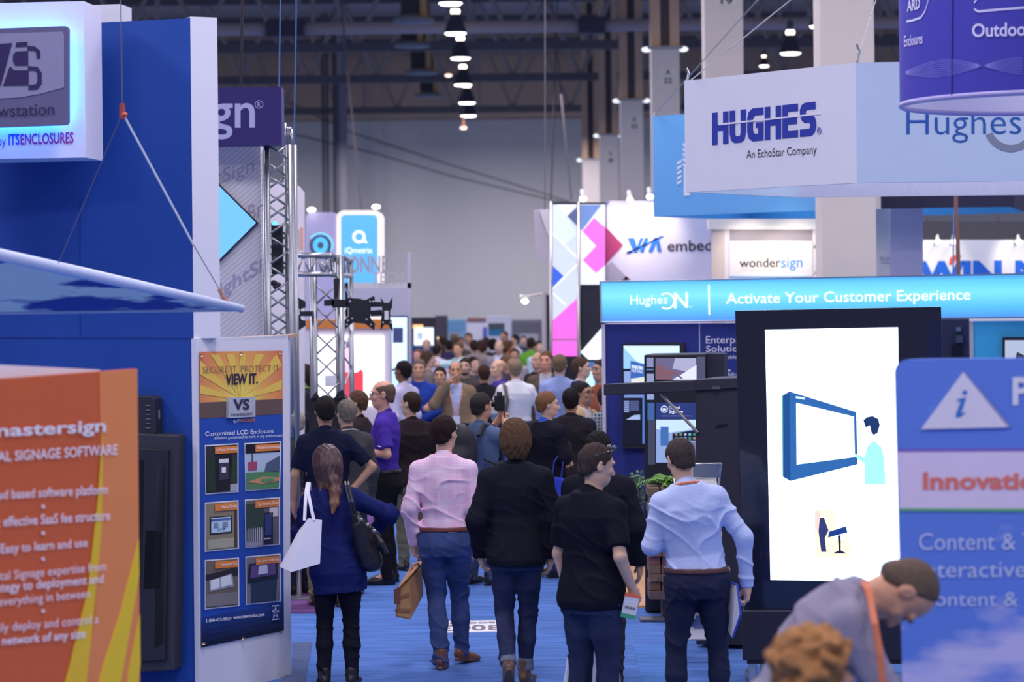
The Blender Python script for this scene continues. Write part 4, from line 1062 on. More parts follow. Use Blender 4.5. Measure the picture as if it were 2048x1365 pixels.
for px, dd in ((682, 25.4), (701, 27)): MB().tube([P(px, 515, dd), Vector((P(px, 515, dd).x, dd, 0))], .03, 10).build('rear_chord', alu, t, True)
m = MB(); lattice(m, P(682, 560, 25.4), Vector((P(682, 515, 25.4).x, 25.4, .1)), P(701, 560, 27) - P(682, 560, 25.4), 7); m.build('rear_lacing', alu, t, True)
blk = mat((30, 30, 42), .45)
def plate(name, d, pts, parent, th=.03, m=blk):
    q = [P(x_, y_, d) for x_, y_ in pts]
    return MB().prism(q, (0, th, 0)).build(name, m, parent)
t = thing('display_bracket', 'black wall bracket plate on the left of the wide lattice stand', 'display mount', P(600, 664, 24.4))
plate('bracket_plate', 24.4, [(588, 596), (594, 594), (611, 604), (611, 616), (602, 618), (600, 630), (602, 640), (611, 642), (611, 652), (594, 664), (588, 660)], t)
MB().box((P(612, 628, 24.4).x, 24.6, P(612, 628, 24.4).z), (.12, .4, .05)).build('fixing_bar', blk, t)
plate('slot', 24.39, [(589, 618), (599, 618), (599, 630), (589, 630)], t, .005, plain(210, 206, 230))
t = thing('folding_mount', 'black folding display arm reaching right from the wide lattice stand', 'display mount', P(700, 660, 24.2))
MB().box((P(661, 606, 24.4).x, 24.5, P(661, 606, 24.4).z), (.1, .6, .06)).build('fixing_bar', blk, t)
plate('arm', 24.2, [(664, 598), (764, 605), (764, 614), (664, 616)], t, .06)
plate('arm_block', 24.15, [(692, 596), (722, 598), (722, 606), (692, 606)], t, .1)
plate('post', 24.3, [(667, 558), (679, 558), (676, 598), (668, 598)], t, .08)
plate('back_plate', 24.12, [(691, 590), (700, 600), (732, 600), (748, 592), (750, 600), (742, 612), (740, 636), (750, 648), (748, 661), (730, 648), (706, 646), (690, 658), (690, 640), (698, 632), (698, 610)], t, .03)
plate('link', 24.16, [(740, 622), (764, 620), (764, 632), (742, 633)], t, .05)
plate('end_plate', 24.1, [(761, 594), (768, 606), (778, 606), (785, 594), (784, 616), (780, 622), (780, 640), (785, 650), (785, 664), (776, 650), (768, 650), (761, 662), (762, 640), (765, 622)], t, .03)
plate('plate_gap', 24.09, [(769, 622), (777, 622), (777, 640), (769, 640)], t, .004, plain(200, 196, 220))
m = MB()
for x_, y_ in ((696, 642), (704, 638), (733, 640), (742, 650), (694, 650), (746, 604), (740, 604), (700, 604), (766, 646), (781, 646)): m.ball(P(x_, y_, 24.09), .012, 8, 5)
m.build('bolts', metal(150, 150, 170), t, True)
t = thing('paper_notice', 'white paper notice taped to the wide lattice stand', 'notice', P(661, 773, 24.55)); plate('sheet', 24.68, [(650, 752), (672, 751), (672, 773), (650, 774)], t, .06, plain(226, 222, 236))
t = thing('flat_screen', 'black flat screen edge behind the heads, below the paper notice', 'screen', P(655, 860, 24.3)); plate('panel', 24.3, [(618, 797), (693, 796), (693, 875), (618, 876)], t, .05)
plate('bracket', 24.25, [(668, 796), (676, 784), (686, 780), (690, 796)], t, .05)
plate('bracket', 24.25, [(622, 797), (632, 784), (640, 797)], t, .05)

# lit kiosk with fashion picture
pk = plane_px(600, 30.7, 780, 30.7)
t = thing('lit_poster_kiosk', 'white kiosk with orange top and bright fashion picture', 'kiosk', (P(700, CY, 30.8).x, 30.8, 0))
MB().prism([pk.hit(x_, y_) for x_, y_ in ((607, 1007), (780, 1007), (780, 656), (607, 656))], -pk.n * .5).build('body', plain(206, 198, 226), t)
MB().prism([pk.hit(x_, y_, .05) for x_, y_ in ((612, 657), (780, 657), (780, 640), (612, 640))], -pk.n * .55).build('orange_top', plain(226, 124, 62), t)
sc_ = print_on('bright_picture', pk, rect(634, 672, 767, 812), emit(250, 248, 255, 2.2), t, .02, .02)
print_on('red_dress', pk, [(674, 812), (732, 812), (727, 785), (727, 745), (722, 738), (716, 744), (700, 748), (690, 744), (684, 752), (680, 775)], emit(240, 70, 86, 1.0), sc_, .026)
print_on('model_face', pk, ellipse(693, 712, 10, 20, 20), emit(236, 196, 224, 1.3), sc_, .026)
print_on('model_hair', pk, [(672, 760), (682, 745), (682, 705), (690, 695), (702, 697), (706, 720), (709, 700), (702, 685), (690, 682), (680, 690), (676, 720)][::-1], emit(150, 120, 180, .8), sc_, .03)
print_on('model_neck', pk, [(688, 748), (702, 748), (700, 726), (688, 726)], emit(230, 190, 216, 1.2), sc_, .0255)
pq = plane_px(780, 32.3, 822, 32.3)
t = thing('lit_screen', 'bright blue-white lit screen beside the slim grey post', 'screen', (P(798, CY, 32.3).x, 32.3, 0))
MB().prism([pq.hit(x_, y_) for x_, y_ in ((776, 986), (816, 986), (816, 632), (776, 632))], -pq.n * .1).build('frame', mat((60, 66, 110), .5), t)
s1 = print_on('screen', pq, rect(780, 635, 814, 738), emit(208, 234, 255, 1.3), t, .01, .008); print_on('screen', pq, rect(780, 742, 814, 800), emit(190, 226, 250, 1.2), t, .01, .008)
print_on('picture', pq, rect(786, 656, 806, 686), emit(70, 80, 140, .6), s1, .015)
t = thing('letter_rail_booth', 'grey booth frame with cut-out letters along its top rail', 'booth frame', (P(760, CY, 33).x, 33, 0))
pc = plane_px(690, 33, 822, 33)
for nm, q, c, th in (('top_rail', (690, 566, 822, 577), (184, 180, 202), .3), ('fascia', (690, 577, 815, 634), (166, 162, 196), .1), ('post', (815, 505, 822, 1000), (172, 168, 196), .12), ('left_post', (690, 566, 696, 1000), (172, 168, 196), .12)):
    MB().prism([pc.hit(x_, y_) for x_, y_ in rect(*q)], -pc.n * th).build(nm, plain(*c), t)
text(pc, 'CONNECT', (678, 514, 548), (812, 510, 544), plain(156, 148, 170), t, .02, .02)
text(pc, 'TECH', (744, 545, 566), (806, 543, 564), plain(166, 160, 182), t, .01, .02)
# rounded lit towers
pi_ = plane_px(611, 39, 764, 39)
t = thing('rounded_lit_tower', 'rounded white and cyan lit tower with a round logo', 'lit tower', (P(690, CY, 38.7).x, 38.8, 0))
def rtop(x0, x1, y0, y1, r): return [(x0, y1), (x1, y1)] + [(x1 - r + r * math.cos(R(a)), y0 + r - r * math.sin(R(a))) for a in range(0, 91, 15)] + [(x0 + r - r * math.sin(R(a)), y0 + r - r * math.cos(R(a))) for a in range(0, 91, 15)]
MB().prism([pi_.hit(x_, y_) for x_, y_ in rtop(611, 676, 425, 917, 12)], -pi_.n * .9).build('left_body', plain(186, 176, 226), t)
MB().prism([pi_.hit(x_, y_, .02) for x_, y_ in rtop(673, 763, 421, 917, 16)], -pi_.n * .9).build('right_body', emit(255, 240, 236, 1.0), t)
f_ = MB().prism([pi_.hit(x_, y_, .03) for x_, y_ in rtop(682, 755, 430, 600, 9)], -pi_.n * .02).build('cyan_face', emit(96, 184, 246, 1.0), t)
print_on('logo', pi_, arc_band(718, 474, 8, 13, 0, 2 * PI, 24), emit(255, 255, 255, 1.3), f_, .036); print_on('logo_tail', pi_, [(722, 484), (734, 487), (734, 483), (726, 478)], emit(255, 255, 255, 1.3), f_, .036)
text(pi_, 'iQmetrix', (690, 495, 509), (745, 495, 509), emit(255, 255, 255, 1.2), f_, .01, .04)
for r0, r1, c, o in ((0, 22, plain(92, 92, 118), .012), (0, 15, emit(84, 190, 255, 1.1), .018), (0, 6, plain(96, 96, 124), .024)):
    print_on('round_emblem', pi_, ellipse(641, 491, r1, r1 * 1.1, 28), c, t, o)
print_on('emblem_glow', pi_, arc_band(641, 491, 22, 25, -PI * .8, PI * .15, 20), emit(110, 210, 255, 1.4), t, .014)
for x_, y_, lab in ((623, 420, 'bright little spotlight above the left of the rounded lit tower'), (752, 414, 'bright little spotlight above the right of the rounded lit tower')):
    c = P(x_, y_, 38.9); t = thing('spotlight', lab, 'spotlight', c, 'booth spotlights'); MB().ball(c, (.07, .05, .04)).build('lamp', emit(255, 246, 235, 5), t, True); MB().tube([c, c + Vector((.05, .2, .02)), Vector((c.x + .05, c.y + .35, c.z - .08))], .015, 6).build('arm', alu, t)

# ================================================================ far end of the aisle: small booths
def far_block(label, x0, y0, x1, y1, d, col, name='far_booth', em=0, dep=.8, prints=()):
    pl = plane_px(x0, d, x1, d); a = pl.hit((x0 + x1) / 2, y1)
    t = thing(name, label, 'booth', (a.x, d, 0))
    z0 = 0 if not em else pl.hit(x0, y1).z
    board('panel', pl, x0, x1, 0, pl.hit((x0 + x1) / 2, y0).z, dep, plain(*col), t)
    for nm, q, c, e in prints: print_on(nm, pl, rect(*q), emit(*c, e) if e else printed(*c), t, .02, .015)
    return t
far_block('dark far booth with a white lit screen and warm lamp, end of the aisle', 822, 636, 872, 760, 52, (52, 44, 58), prints=(('screen', (828, 656, 867, 691), (232, 244, 255), 1.4), ('screen_picture', (834, 666, 845, 680), (120, 120, 200), 0), ('blue_base', (824, 692, 868, 760), (44, 74, 140), 0), ('warm_strip', (826, 650, 846, 657), (255, 190, 130), 1.6)))
far_block('dark narrow far booth post beside the lit screen', 870, 632, 893, 760, 60, (58, 52, 66))
far_block('pale blue far booth panel at the end of the aisle', 890, 638, 932, 760, 72, (150, 176, 208), prints=(('panel_print', (896, 642, 928, 662), (120, 164, 206), 0),))
far_block('far booth with a rust brown header at the end of the aisle', 930, 636, 976, 760, 76, (188, 182, 204), prints=(('header', (934, 636, 972, 644), (122, 84, 88), 0), ('blue_drape', (966, 655, 974, 690), (70, 80, 170), 0)))
far_block('white rounded far booth frame with a teal picture', 974, 632, 1022, 760, 66, (200, 194, 220), prints=(('picture', (977, 647, 1009, 660), (74, 84, 96), 0), ('teal_band', (977, 660, 1009, 672), (48, 112, 160), 0)))
far_block('grey shuttered far booth under the track light arm', 1018, 640, 1086, 760, 84, (132, 126, 144), prints=(('shutter', (1024, 646, 1080, 666), (118, 112, 128), 0), ('pale_counter', (1040, 668, 1076, 690), (190, 184, 204), 0)))
c = P(873, 678, 55); t = thing('warm_lamp', 'warm glowing round lamp beside the far white screen', 'lamp', c); MB().ball(c, .05).build('bulb', emit(255, 222, 170, 6), t, True); MB().tube([c, (c.x, c.y, 0)], .015, 6).build('stand', steel, t)

# ================================================================ angular lit tower and its wall, right of the aisle
pv = plane_px(1102, 33, 1420, 33.0)
crop = lambda pts: [(1030 + x_ / 3.791, 370 + y_ / 3.791) for x_, y_ in pts]
t = thing('angular_lit_tower', 'lit tower of pink, white and blue angular panels', 'lit tower', (P(1150, CY, 33).x, 33.1, 0))
zf = P(1150, 405, 33).z
MB().prism([pv.hit(x_, y_) for x_, y_ in rect(1101, 405, 1210, 1000)], -pv.n * .25).build('core', mat((40, 38, 54), .6), t)
lp = print_on('left_panel', pv, crop([(276, 1300), (478, 1300), (478, 148), (276, 148)]), emit(214, 224, 244, .95), t, .02, .02)
rp_ = print_on('right_panel', pv, crop([(490, 757), (683, 757), (683, 148), (490, 148)]), emit(236, 240, 250, 1.0), t, .02, .02)
def vp(name, pts, c, par, o=.026, e=1.0): return print_on(name, pv, crop(pts), emit(*c, e), par, o, .004)
vp('white_facet', [(320, 152), (395, 232), (465, 152)], (255, 255, 255), lp)
vp('slate_facet', [(397, 237), (476, 318), (476, 162)], (98, 112, 160), lp, e=.8)
vp('pale_facet', [(278, 370), (375, 463), (470, 372), (395, 240), (330, 155), (278, 160)], (222, 234, 252), lp, .024)
vp('blue_facet', [(284, 612), (284, 782), (368, 692)], (64, 104, 226), lp)
for p in ([(284, 366), (284, 376), (474, 560), (474, 548)], [(284, 782), (284, 796), (474, 612), (474, 598)], [(284, 812), (284, 824), (378, 916), (386, 908)]): vp('white_rib', p, (255, 255, 255), lp, .030)
vp('pink_facet', [(282, 1032), (282, 1300), (476, 1300), (476, 856)], (250, 112, 228), lp)
vp('grey_rib', [(282, 1168), (282, 1178), (478, 1178), (478, 1168)], (150, 120, 160), lp, .032, .7)
vp('blue_facet', [(492, 152), (492, 332), (508, 345), (655, 152)], (124, 152, 218), rp_, e=.9)
vp('pink_facet', [(600, 250), (512, 352), (616, 463), (514, 572), (614, 668), (683, 612), (683, 322)], (250, 118, 226), rp_)
for x_ in (272, 483): MB().tube([pv.hit(1030 + x_ / 3.791, 403, .05), pv.hit(1030 + x_ / 3.791, 1000, .05)], .025, 10).build('edge_post', metal(180, 172, 186), t, True)
tri = print_on('white_facet', pv, crop([(497, 1270), (560, 1328), (680, 1328), (680, 1060)]), emit(235, 246, 255, 1.3), t, .02, .01)
t = thing('pink_wall_sign', 'lavender wall sign with a slanted blue logo, lit by small spotlights', 'wall sign', (P(1320, CY, 33.2).x, 33.2, 0))
MB().prism([pv.hit(x_, y_, -.05) for x_, y_ in rect(1213, 402, 1560, 1000)], -pv.n * .3).build('panel', plain(212, 196, 228), t)
for n_, p, c in (('maroon_facet', [(683, 315), (683, 608), (820, 458)], (166, 60, 112)), ('grey_facet', [(683, 625), (683, 725), (870, 725), (735, 582)], (170, 156, 186)), ('maroon_facet', [(812, 722), (877, 722), (843, 692)], (146, 60, 100)), ('slate_facet', [(683, 130), (683, 170), (720, 122)], (100, 108, 150))): print_on(n_, pv, crop(p), printed(*c), t, -.04)
vb = printed(50, 108, 206)
for p in ([(855, 402), (905, 402), (925, 470), (950, 402), (975, 402), (930, 510), (905, 510)], [(985, 402), (1012, 402), (975, 508), (945, 508)], [(1010, 508), (1055, 402), (1090, 402), (1112, 505), (1080, 505), (1070, 440), (1042, 508)], [(838, 520), (868, 520), (1133, 388), (1105, 388)], [(838, 520), (880, 518), (890, 495), (860, 500)]):
    print_on('logo', pv, crop(p), vb, t, -.035)
text(pv, 'embedded', (1335, 482, 503), (1474, 478, 501), printed(62, 52, 70), t, .01, -.04)
for x_, y_, lab in ((1166, 398, 'white spotlight on top of the angular lit tower'), (1300, 394, 'white spotlight above the lavender wall sign'), (1260, 400, 'small dim spotlight along the top of the lavender wall sign')):
    c = P(x_, y_, 32.6); t = thing('spotlight', lab, 'spotlight', c, 'booth spotlights'); MB().ball(c, (.05, .04, .04)).build('lamp', emit(255, 244, 236, 8 if y_ < 399 else 1.5), t, True)
    MB().tube([c, c + Vector((-.01, .1, .12))], [.04, .03], 10).build('can', plain(196, 190, 206), t, True); MB().tube([c + Vector((0, .1, .1)), c + Vector((0, .6, -.05)), c + Vector((0, .62, -.4))], .014, 6).build('arm', alu, t)
t = thing('hanging_flag_panel', 'pale folded hanging panel left of the angular lit tower', 'hanging panel', P(1084, 522, 34)); plate('panel', 34, [(1067, 420), (1100, 418), (1100, 522), (1072, 523)], t, .05, plain(170, 162, 190)); MB().tube([P(1090, 420, 34), P(1090, -60, 34)], .008, 5).build('hanging_wire', steel, t); plate('fold', 33.97, [(1078, 420), (1098, 419), (1099, 480)], t, .02, plain(196, 188, 212))
t = thing('track_light_arm', 'slim post with a bracket arm and lit track lamp left of the pink tower', 'lamp post', (P(1091, CY, 34).x, 34, 0))
MB().tube([(P(1091, CY, 34).x, 34, 0), P(1088, 585, 34)], .04, 8).build('post', plain(176, 164, 184), t); MB().tube([P(1088, 588, 34), P(1047, 594, 34)], .018, 6).build('arm', plain(200, 190, 200), t)
MB().tube([P(1047, 594, 34), P(1040, 596, 34)], .04, 8).build('can', plain(210, 204, 214), t); MB().ball(P(1050, 603, 34), (.05, .04, .035)).build('lamp', emit(255, 250, 246, 6), t, True)
MB().tube([(P(1098, CY, 34).x, 33.6, 0), P(1098, 590, 33.6)], .04, 8).build('dark_post', mat((44, 42, 62), .6), t)
# product table with screen below the pink tower
t = thing('small_display', 'small bright display showing a pale building at the foot of the pink tower', 'screen', (P(1178, CY, 32.4).x, 32.4, 0))
ps = plane_px(1150, 32.4, 1205, 32.4); MB().prism([ps.hit(x_, y_) for x_, y_ in rect(1152, 720, 1202, 782)], -ps.n * .06).build('bezel', blk, t); q = print_on('screen', ps, rect(1156, 724, 1200, 776), emit(80, 130, 200, .7), t, .01)
print_on('picture', ps, [(1158, 775), (1190, 775), (1188, 745), (1180, 742), (1174, 727), (1168, 742), (1160, 748)], emit(190, 236, 255, 1.2), q, .016); MB().box((P(1178, CY, 32.4).x, 32.6, .75), (.4, .3, 1.5)).build('stand', mat((40, 42, 70), .6), t)

# wonder booth
pw = plane_px(1420, 29.2, 1650, 29.2)
t = thing('cream_booth_sign', 'cream booth sign with two-tone lettering between two posts', 'booth sign', (P(1530, CY, 29.2).x, 29.3, 0))
for nm, q, c, th, o in (('top_bar', (1418, 438, 1660, 459), (238, 224, 220), .3, .05), ('post', (1424, 459, 1449, 1028), (186, 172, 184), .2, 0), ('side_strip', (1449, 459, 1459, 1000), (200, 192, 220), .1, -.02), ('grey_strip', (1459, 459, 1625, 482), (136, 130, 152), .1, -.02), ('sign_panel', (1459, 482, 1625, 553), (240, 226, 222), .1, 0), ('blue_line', (1459, 553, 1625, 556), (84, 140, 206), .1, .01), ('right_panel', (1625, 459, 1652, 1000), (204, 196, 218), .1, -.02)):
    MB().prism([pw.hit(x_, y_, o) for x_, y_ in rect(*q)], -pw.n * th).build(nm, plain(*c), t)
text(pw, 'wonder', (1479, 517, 535), (1561, 516, 534.5), printed(60, 52, 66), t, .008, .006); text(pw, 'sign', (1562, 516, 542), (1605, 515, 541), printed(78, 140, 212), t, .008, .006)
text(pw, 'CUSTOMIZED DIGITAL SIGNAGE', (1482, 538, 542), (1554, 538, 542), printed(196, 184, 196), t, 0, .006)
for p in ([(1626, 495), (1650, 468), (1650, 508)], [(1626, 552), (1650, 524), (1650, 514), (1638, 514), (1644, 522)]): print_on('chevron', pw, p[::-1], printed(128, 122, 148), t, -.012)
t = thing('lavender_booth_wall', 'plain lavender booth wall right of the widest pale column', 'booth wall', (P(1800, CY, 30).x, 30, 0)); pz = plane_px(1750, 30, 1846, 30)
MB().prism([pz.hit(x_, y_) for x_, y_ in rect(1781, 400, 1846, 1000)], -pz.n * .3).build('panel', plain(190, 182, 228), t); MB().prism([pz.hit(x_, y_, -.05) for x_, y_ in rect(1740, 400, 1781, 1000)], -pz.n * .2).build('pale_panel', plain(214, 204, 226), t)
text(pz, 'Wonder', (1760, 512, 522), (1780, 512, 522), printed(150, 140, 190), t, 0, -.03); text(pz, 'Chicago', (1762, 522, 530), (1780, 522, 530), printed(150, 140, 190), t, 0, -.03)
pn = plane_px(1840, 36, 2060, 36)
t = thing('blue_letter_wall', 'white wall with huge blue letters and a red accent at the far right', 'wall sign', (P(1950, CY, 36).x, 36, 0))
MB().prism([pn.hit(x_, y_) for x_, y_ in rect(1830, 480, 2140, 1000)], -pn.n * .2).build('panel', plain(226, 208, 222), t)
text(pn, 'WIN', (1836, 523, 578), (2004, 521, 576), printed(36, 92, 200), t, .05, .01); text(pn, 'MATE', (2030, 521, 576), (2230, 519, 574), printed(36, 92, 200), t, .05, .01)
print_on('red_accent', pn, [(1898, 530), (1904, 530), (1916, 516), (1924, 512), (1910, 510), (1900, 516)], printed(222, 80, 70), t, .014)
for x_ in (1876, 1908, 2038):
    c = P(x_, 484, 35.6); t2 = thing('spotlight', {1876: 'spotlight over the first huge blue letter', 1908: 'spotlight over the red accent of the blue letters', 2038: 'spotlight over the last huge blue letter'}[x_], 'spotlight', c, 'booth spotlights'); MB().ball(c, (.05, .04, .035)).build('lamp', emit(255, 240, 225, 4), t2, True); MB().tube([c, c + Vector((.02, .15, .1)), c + Vector((.02, .5, -.1))], .02, 6).build('can', plain(190, 184, 196), t2)
t = thing('dark_header_band', 'dark grey header band above the huge blue letters', 'booth header', P(1950, 479, 38)); pb_ = plane_px(1840, 38, 2060, 38); MB().prism([pb_.hit(x_, y_) for x_, y_ in rect(1846, 443, 2140, 481)], -pb_.n * .4).build('panel', mat((78, 74, 88), .7), t)
MB().tube([P(1852, 443, 38), P(1852, 300, 38), P(1852, 0, 38)], .02, 6).build('hanger', steel, t); MB().tube([P(1996, 443, 38), P(1996, 0, 38)], .02, 6).build('hanger', steel, t)
t = thing('power_drop', 'brown bundled cable dropping beside the red accent', 'cable', P(1913, 560, 26)); MB().tube([P(1912, -40, 26), P(1912, 420, 26), P(1915, 470, 26), P(1917, 552, 26)], .022, 8).build('bundle', mat((120, 84, 84), .6), t); MB().tube([P(1908, 420, 26), P(1906, 552, 26)], .008, 6).build('blue_wire', mat((90, 120, 190), .6), t)
# light on the boards: beams of the small spotlights, and added warm spots
for x_ in (1500, 1590): spot('board_beam', P(x_, 462, 28.6), P(x_, 520, 29.2), 16, 95, (1, .84, .74))  # warm spots added to brighten the cream sign, no fixture stands here
spot('board_beam', P(1300, 400, 32.4), P(1300, 470, 33.2), 30, 75); spot('board_beam', P(1260, 400, 32.4), P(1240, 470, 33.2), 16, 75)
for x_ in (1876, 2038): spot('board_beam', P(x_, 478, 35.4), P(x_, 520, 36), 14, 80)
# ================================================================ hanging signs on the right
def ring_sign(name, label, pts, z0, z1, mats, th=.05, inner=None):
    t = thing(name, label, 'hanging sign', (sum(p[0] for p in pts) / len(pts), sum(p[1] for p in pts) / len(pts), z0))
    n = len(pts)
    for i in range(n):
        a, b = Vector((*pts[i], 0)), Vector((*pts[(i + 1) % n], 0)); e = (b - a).normalized(); nr = Vector((-e.y, e.x, 0))
        q = [a + Vector((0, 0, z0)), b + Vector((0, 0, z0)), b + Vector((0, 0, z1)), a + Vector((0, 0, z1))]
        MB().prism(q, nr * th).build('face_panel', mats[i], t)
    return t
hz0, hz1 = P(1718, 366, 19.0).z, P(1714, 125, 19.0).z
cL, cF = (P(1373, CY, 20.5).x, 20.5), (P(1716, CY, 19.0).x, 19.0)
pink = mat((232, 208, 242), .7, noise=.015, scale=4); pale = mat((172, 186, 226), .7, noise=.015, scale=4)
hp = [cL, cF, (5.3, 18.95), (6.5, 20.4), (5.2, 21.9), (2.6, 21.9)]
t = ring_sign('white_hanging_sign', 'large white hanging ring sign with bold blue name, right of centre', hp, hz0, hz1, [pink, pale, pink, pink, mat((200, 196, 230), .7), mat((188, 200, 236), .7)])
p1 = Pl(cL, cF)
hb = printed(48, 58, 160)
HL = {'H': [[(0, 0), (.30, 0), (.30, .42), (.62, .42), (.62, 0), (.92, 0), (.92, 1), (.62, 1), (.62, .62), (.30, .62), (.30, 1), (0, 1)]],
      'U': [[(.27, 0), (.65, 0), (.84, .08), (.92, .3), (.92, 1), (.62, 1), (.62, .3), (.58, .2), (.34, .2), (.30, .3), (.30, 1), (0, 1), (0, .3), (.08, .08)]],
      'G': [[(.92, 1), (.3, 1), (.08, .9), (0, .7), (0, .3), (.08, .1), (.3, 0), (.92, 0), (.92, .56), (.48, .56), (.48, .40), (.62, .40), (.62, .22), (.42, .22), (.32, .32), (.32, .68), (.42, .78), (.92, .78)]],
      'E': [[(0, 0), (.88, 0), (.88, .22), (.3, .22), (.3, .40), (.82, .40), (.82, .62), (.3, .62), (.3, .78), (.88, .78), (.88, 1), (0, 1)]],
      'S': [[(.88, 1), (.28, 1), (.1, .94), (0, .8), (0, .66), (.08, .5), (.26, .40), (.54, .40), (.60, .30), (.54, .22), (0, .22), (0, 0), (.64, 0), (.82, .08), (.92, .24), (.92, .38), (.86, .52), (.70, .62), (.36, .62), (.32, .72), (.36, .78), (.88, .78)]]}
for i, ch in enumerate('HUGHES'):
    for poly in HL[ch]: print_on('letter', p1, [bil([(1424, 226), (1633, 203), (1633, 271), (1424, 290.5)], (i * 1.0 + u) / 5.95, 1 - v) for u, v in poly], hb, t, .006)
slit = [(1437, 251), (1640, 229), (1640, 226), (1437, 247.5)]
print_on('logo_slit', p1, slit, pink, t, .010, .003)
text(p1, 'An EchoStar Company', (1493, 301, 322), (1633, 290, 313), printed(40, 34, 60), t, -.004, .006)
text(p1, 'R', (1636.5, 258, 266), (1640, 257, 265), hb, t, 0, .006); print_on('registered_ring', p1, arc_band(1638, 262, 6, 7, 0, 2 * PI, 20, .6), hb, t, .006)
p2 = Pl(cF, hp[2])
text(p2, 'Hughes', (1813, 218, 286), (2042, 217, 285), printed(44, 84, 170), t, -.01, .006)
print_on('swoosh', p2, arc_band(2022, 250, 40, 54, R(18), R(158), 24), printed(120, 124, 156), t, .006)
for (px, py, d) in ((1373, 169, 20.5), (1714, 124, 19.0)):
    b0 = P(px, py, d)
    MB().tube([b0, b0 + Vector((.02, 0, .09)), b0 + Vector((.0, 0, .14))], .012, 6).build('rigging_hook', metal(150, 150, 170), t)
MB().tube([P(1376, 165, 20.5), P(1512, 56, 19.5), P(1600, -15, 19)], .006, 6).build('rigging_wire', metal(190, 186, 205), t)
MB().tube([P(1716, 112, 19.0), P(1755, -10, 19)], .004, 6).build('rigging_wire', metal(190, 186, 205), t)
bz0, bz1 = P(1309, 434, 31).z, P(1307, 233, 31).z
bp_ = [(P(1309, CY, 31).x, 31.0), (P(1705, CY, 28.7).x, 28.75), (P(2030, CY, 28.6).x, 28.6), (P(2060, CY, 31).x, 31.0), (P(1500, CY, 33).x, 33.0)]
lb = mat((92, 150, 220), .6, noise=.02); nv_shade = mat((36, 36, 66), .6); cy_ = mat((60, 140, 214), .6)  # navy is the ring's shaded faces, shade put into the colour
t = ring_sign('blue_hanging_sign', 'light blue hanging ring sign behind the large white hanging sign', bp_, bz0, bz1, [lb, nv_shade, nv_shade, cy_, cy_])
p3 = Pl(bp_[0], bp_[1]); ws = printed(214, 220, 244)
for k in range(5):
    y = 284 + 10 * k; print_on('white_bar', p3, [(1366, y + 7), (1372, y + 12), (1372, y + 7), (1366, y + 2)], ws, t, .006)
    y = 322 + 10 * k; print_on('white_bar', p3, [(1354, y + 8), (1363, y + 3), (1363, y - 2), (1354, y + 3)], ws, t, .006)
print_on('white_bar', p3, [(1368, 392), (1380, 391), (1380, 333), (1368, 334)], ws, t, .006)
MB().tube([P(1309, 232, 31), P(1310, 226, 31)], .02, 6).build('rigging_hook', metal(170, 170, 190), t)
MB().tube([P(1310, 229, 31), P(1515, 0, 27), P(1530, -20, 27)], .007, 6).build('rigging_wire', metal(170, 168, 186), t)
for x_ in (1644, 1756): MB().box(P(x_, 405, 28.3 if x_ < 1700 else 28.2), (.05, .1, .16)).build('clamp', plain(206, 198, 212), t)
# drum sign
d0 = 14.0; Rd = .82; xd = P(1807, CY, d0).x + Rd; cz0 = P(1807, 209, d0).z; cz1 = cz0 + 1.35
def cyl_hit(x_, y_, off=.004):
    r = ray(x_, y_); k = Rd + off; ox, oy = -xd, -d0
    a = r.x ** 2 + r.y ** 2; b = 2 * (r.x * ox + r.y * oy); c = ox * ox + oy * oy - k * k
    q = b * b - 4 * a * c; t_ = (-b - math.sqrt(max(q, 0))) / (2 * a); return Vector((r.x * t_, r.y * t_, H + r.z * t_))
t = thing('drum_sign', 'large round violet-blue hanging drum sign at the top right corner', 'hanging sign', (xd, d0, cz0))
MB().lathe((xd, d0, 0), [(Rd, cz0), (Rd, cz1)], 64).build('outer_skin', mat((56, 52, 160), .6, noise=.03), t, True)
MB().lathe((xd, d0, 0), [(Rd - .02, cz1), (Rd - .02, cz0 + .0)], 64).build('inner_skin', mat((208, 200, 236), .6, noise=.02), t, True)
MB().tube([(xd + (Rd - .008) * math.cos(a), d0 + (Rd - .008) * math.sin(a), cz0) for a in np.linspace(0, 2 * PI, 65)], .017, 8).build('bottom_hoop', mat((150, 140, 200), .5), t, True)
dw = printed(190, 184, 232)
text(None, 'Outdoor', (1944, 47, 75), (2066, 43, 71), dw, t, .02, hitf=lambda x_, y_: cyl_hit(x_, y_))
text(None, 'Enclosures', (1808.2, 72, 94), (1845, 65, 87), dw, t, .01, hitf=lambda x_, y_: cyl_hit(x_, y_))
text(None, 'ARD', (1814, 1, 24), (1840, -6, 17), dw, t, .03, hitf=lambda x_, y_: cyl_hit(x_, y_))
def cyl_strip(name, pts, w, m):
    vs = []; 
    for x_, y_ in pts: vs += [cyl_hit(x_, y_ - w), cyl_hit(x_, y_ + w)]
    fs = [(2 * i, 2 * i + 1, 2 * i + 3, 2 * i + 2) for i in range(len(pts) - 1)]
    return link_mesh(name, vs, fs, m, t)
cyl_strip('badge_outline', [(1813, 43), (1825, 41), (1842, 35), (1850, 22), (1858, -5)], 2.2, dw)
cyl_strip('badge_outline', [(1958, -8), (1948, 6), (1948, 18), (1956, 23), (2000, 19), (2050, 15)], 2.2, dw)
for k in range(9):
    a = (k - 4) / 4.0
    cyl_strip('wave_print', [(x_, 146 - 6 * math.sin((x_ - 1810) / 75) + a * 16 * math.sin((x_ - 1802) / 52.0) - (x_ - 1810) * .06) for x_ in range(1811, 2050, 6)], .45, printed(120, 116, 206))
MB().tube([cyl_hit(1905, -20), cyl_hit(1903, 192)], .003, 5).build('fabric_seam', mat((40, 38, 120), .6), t)

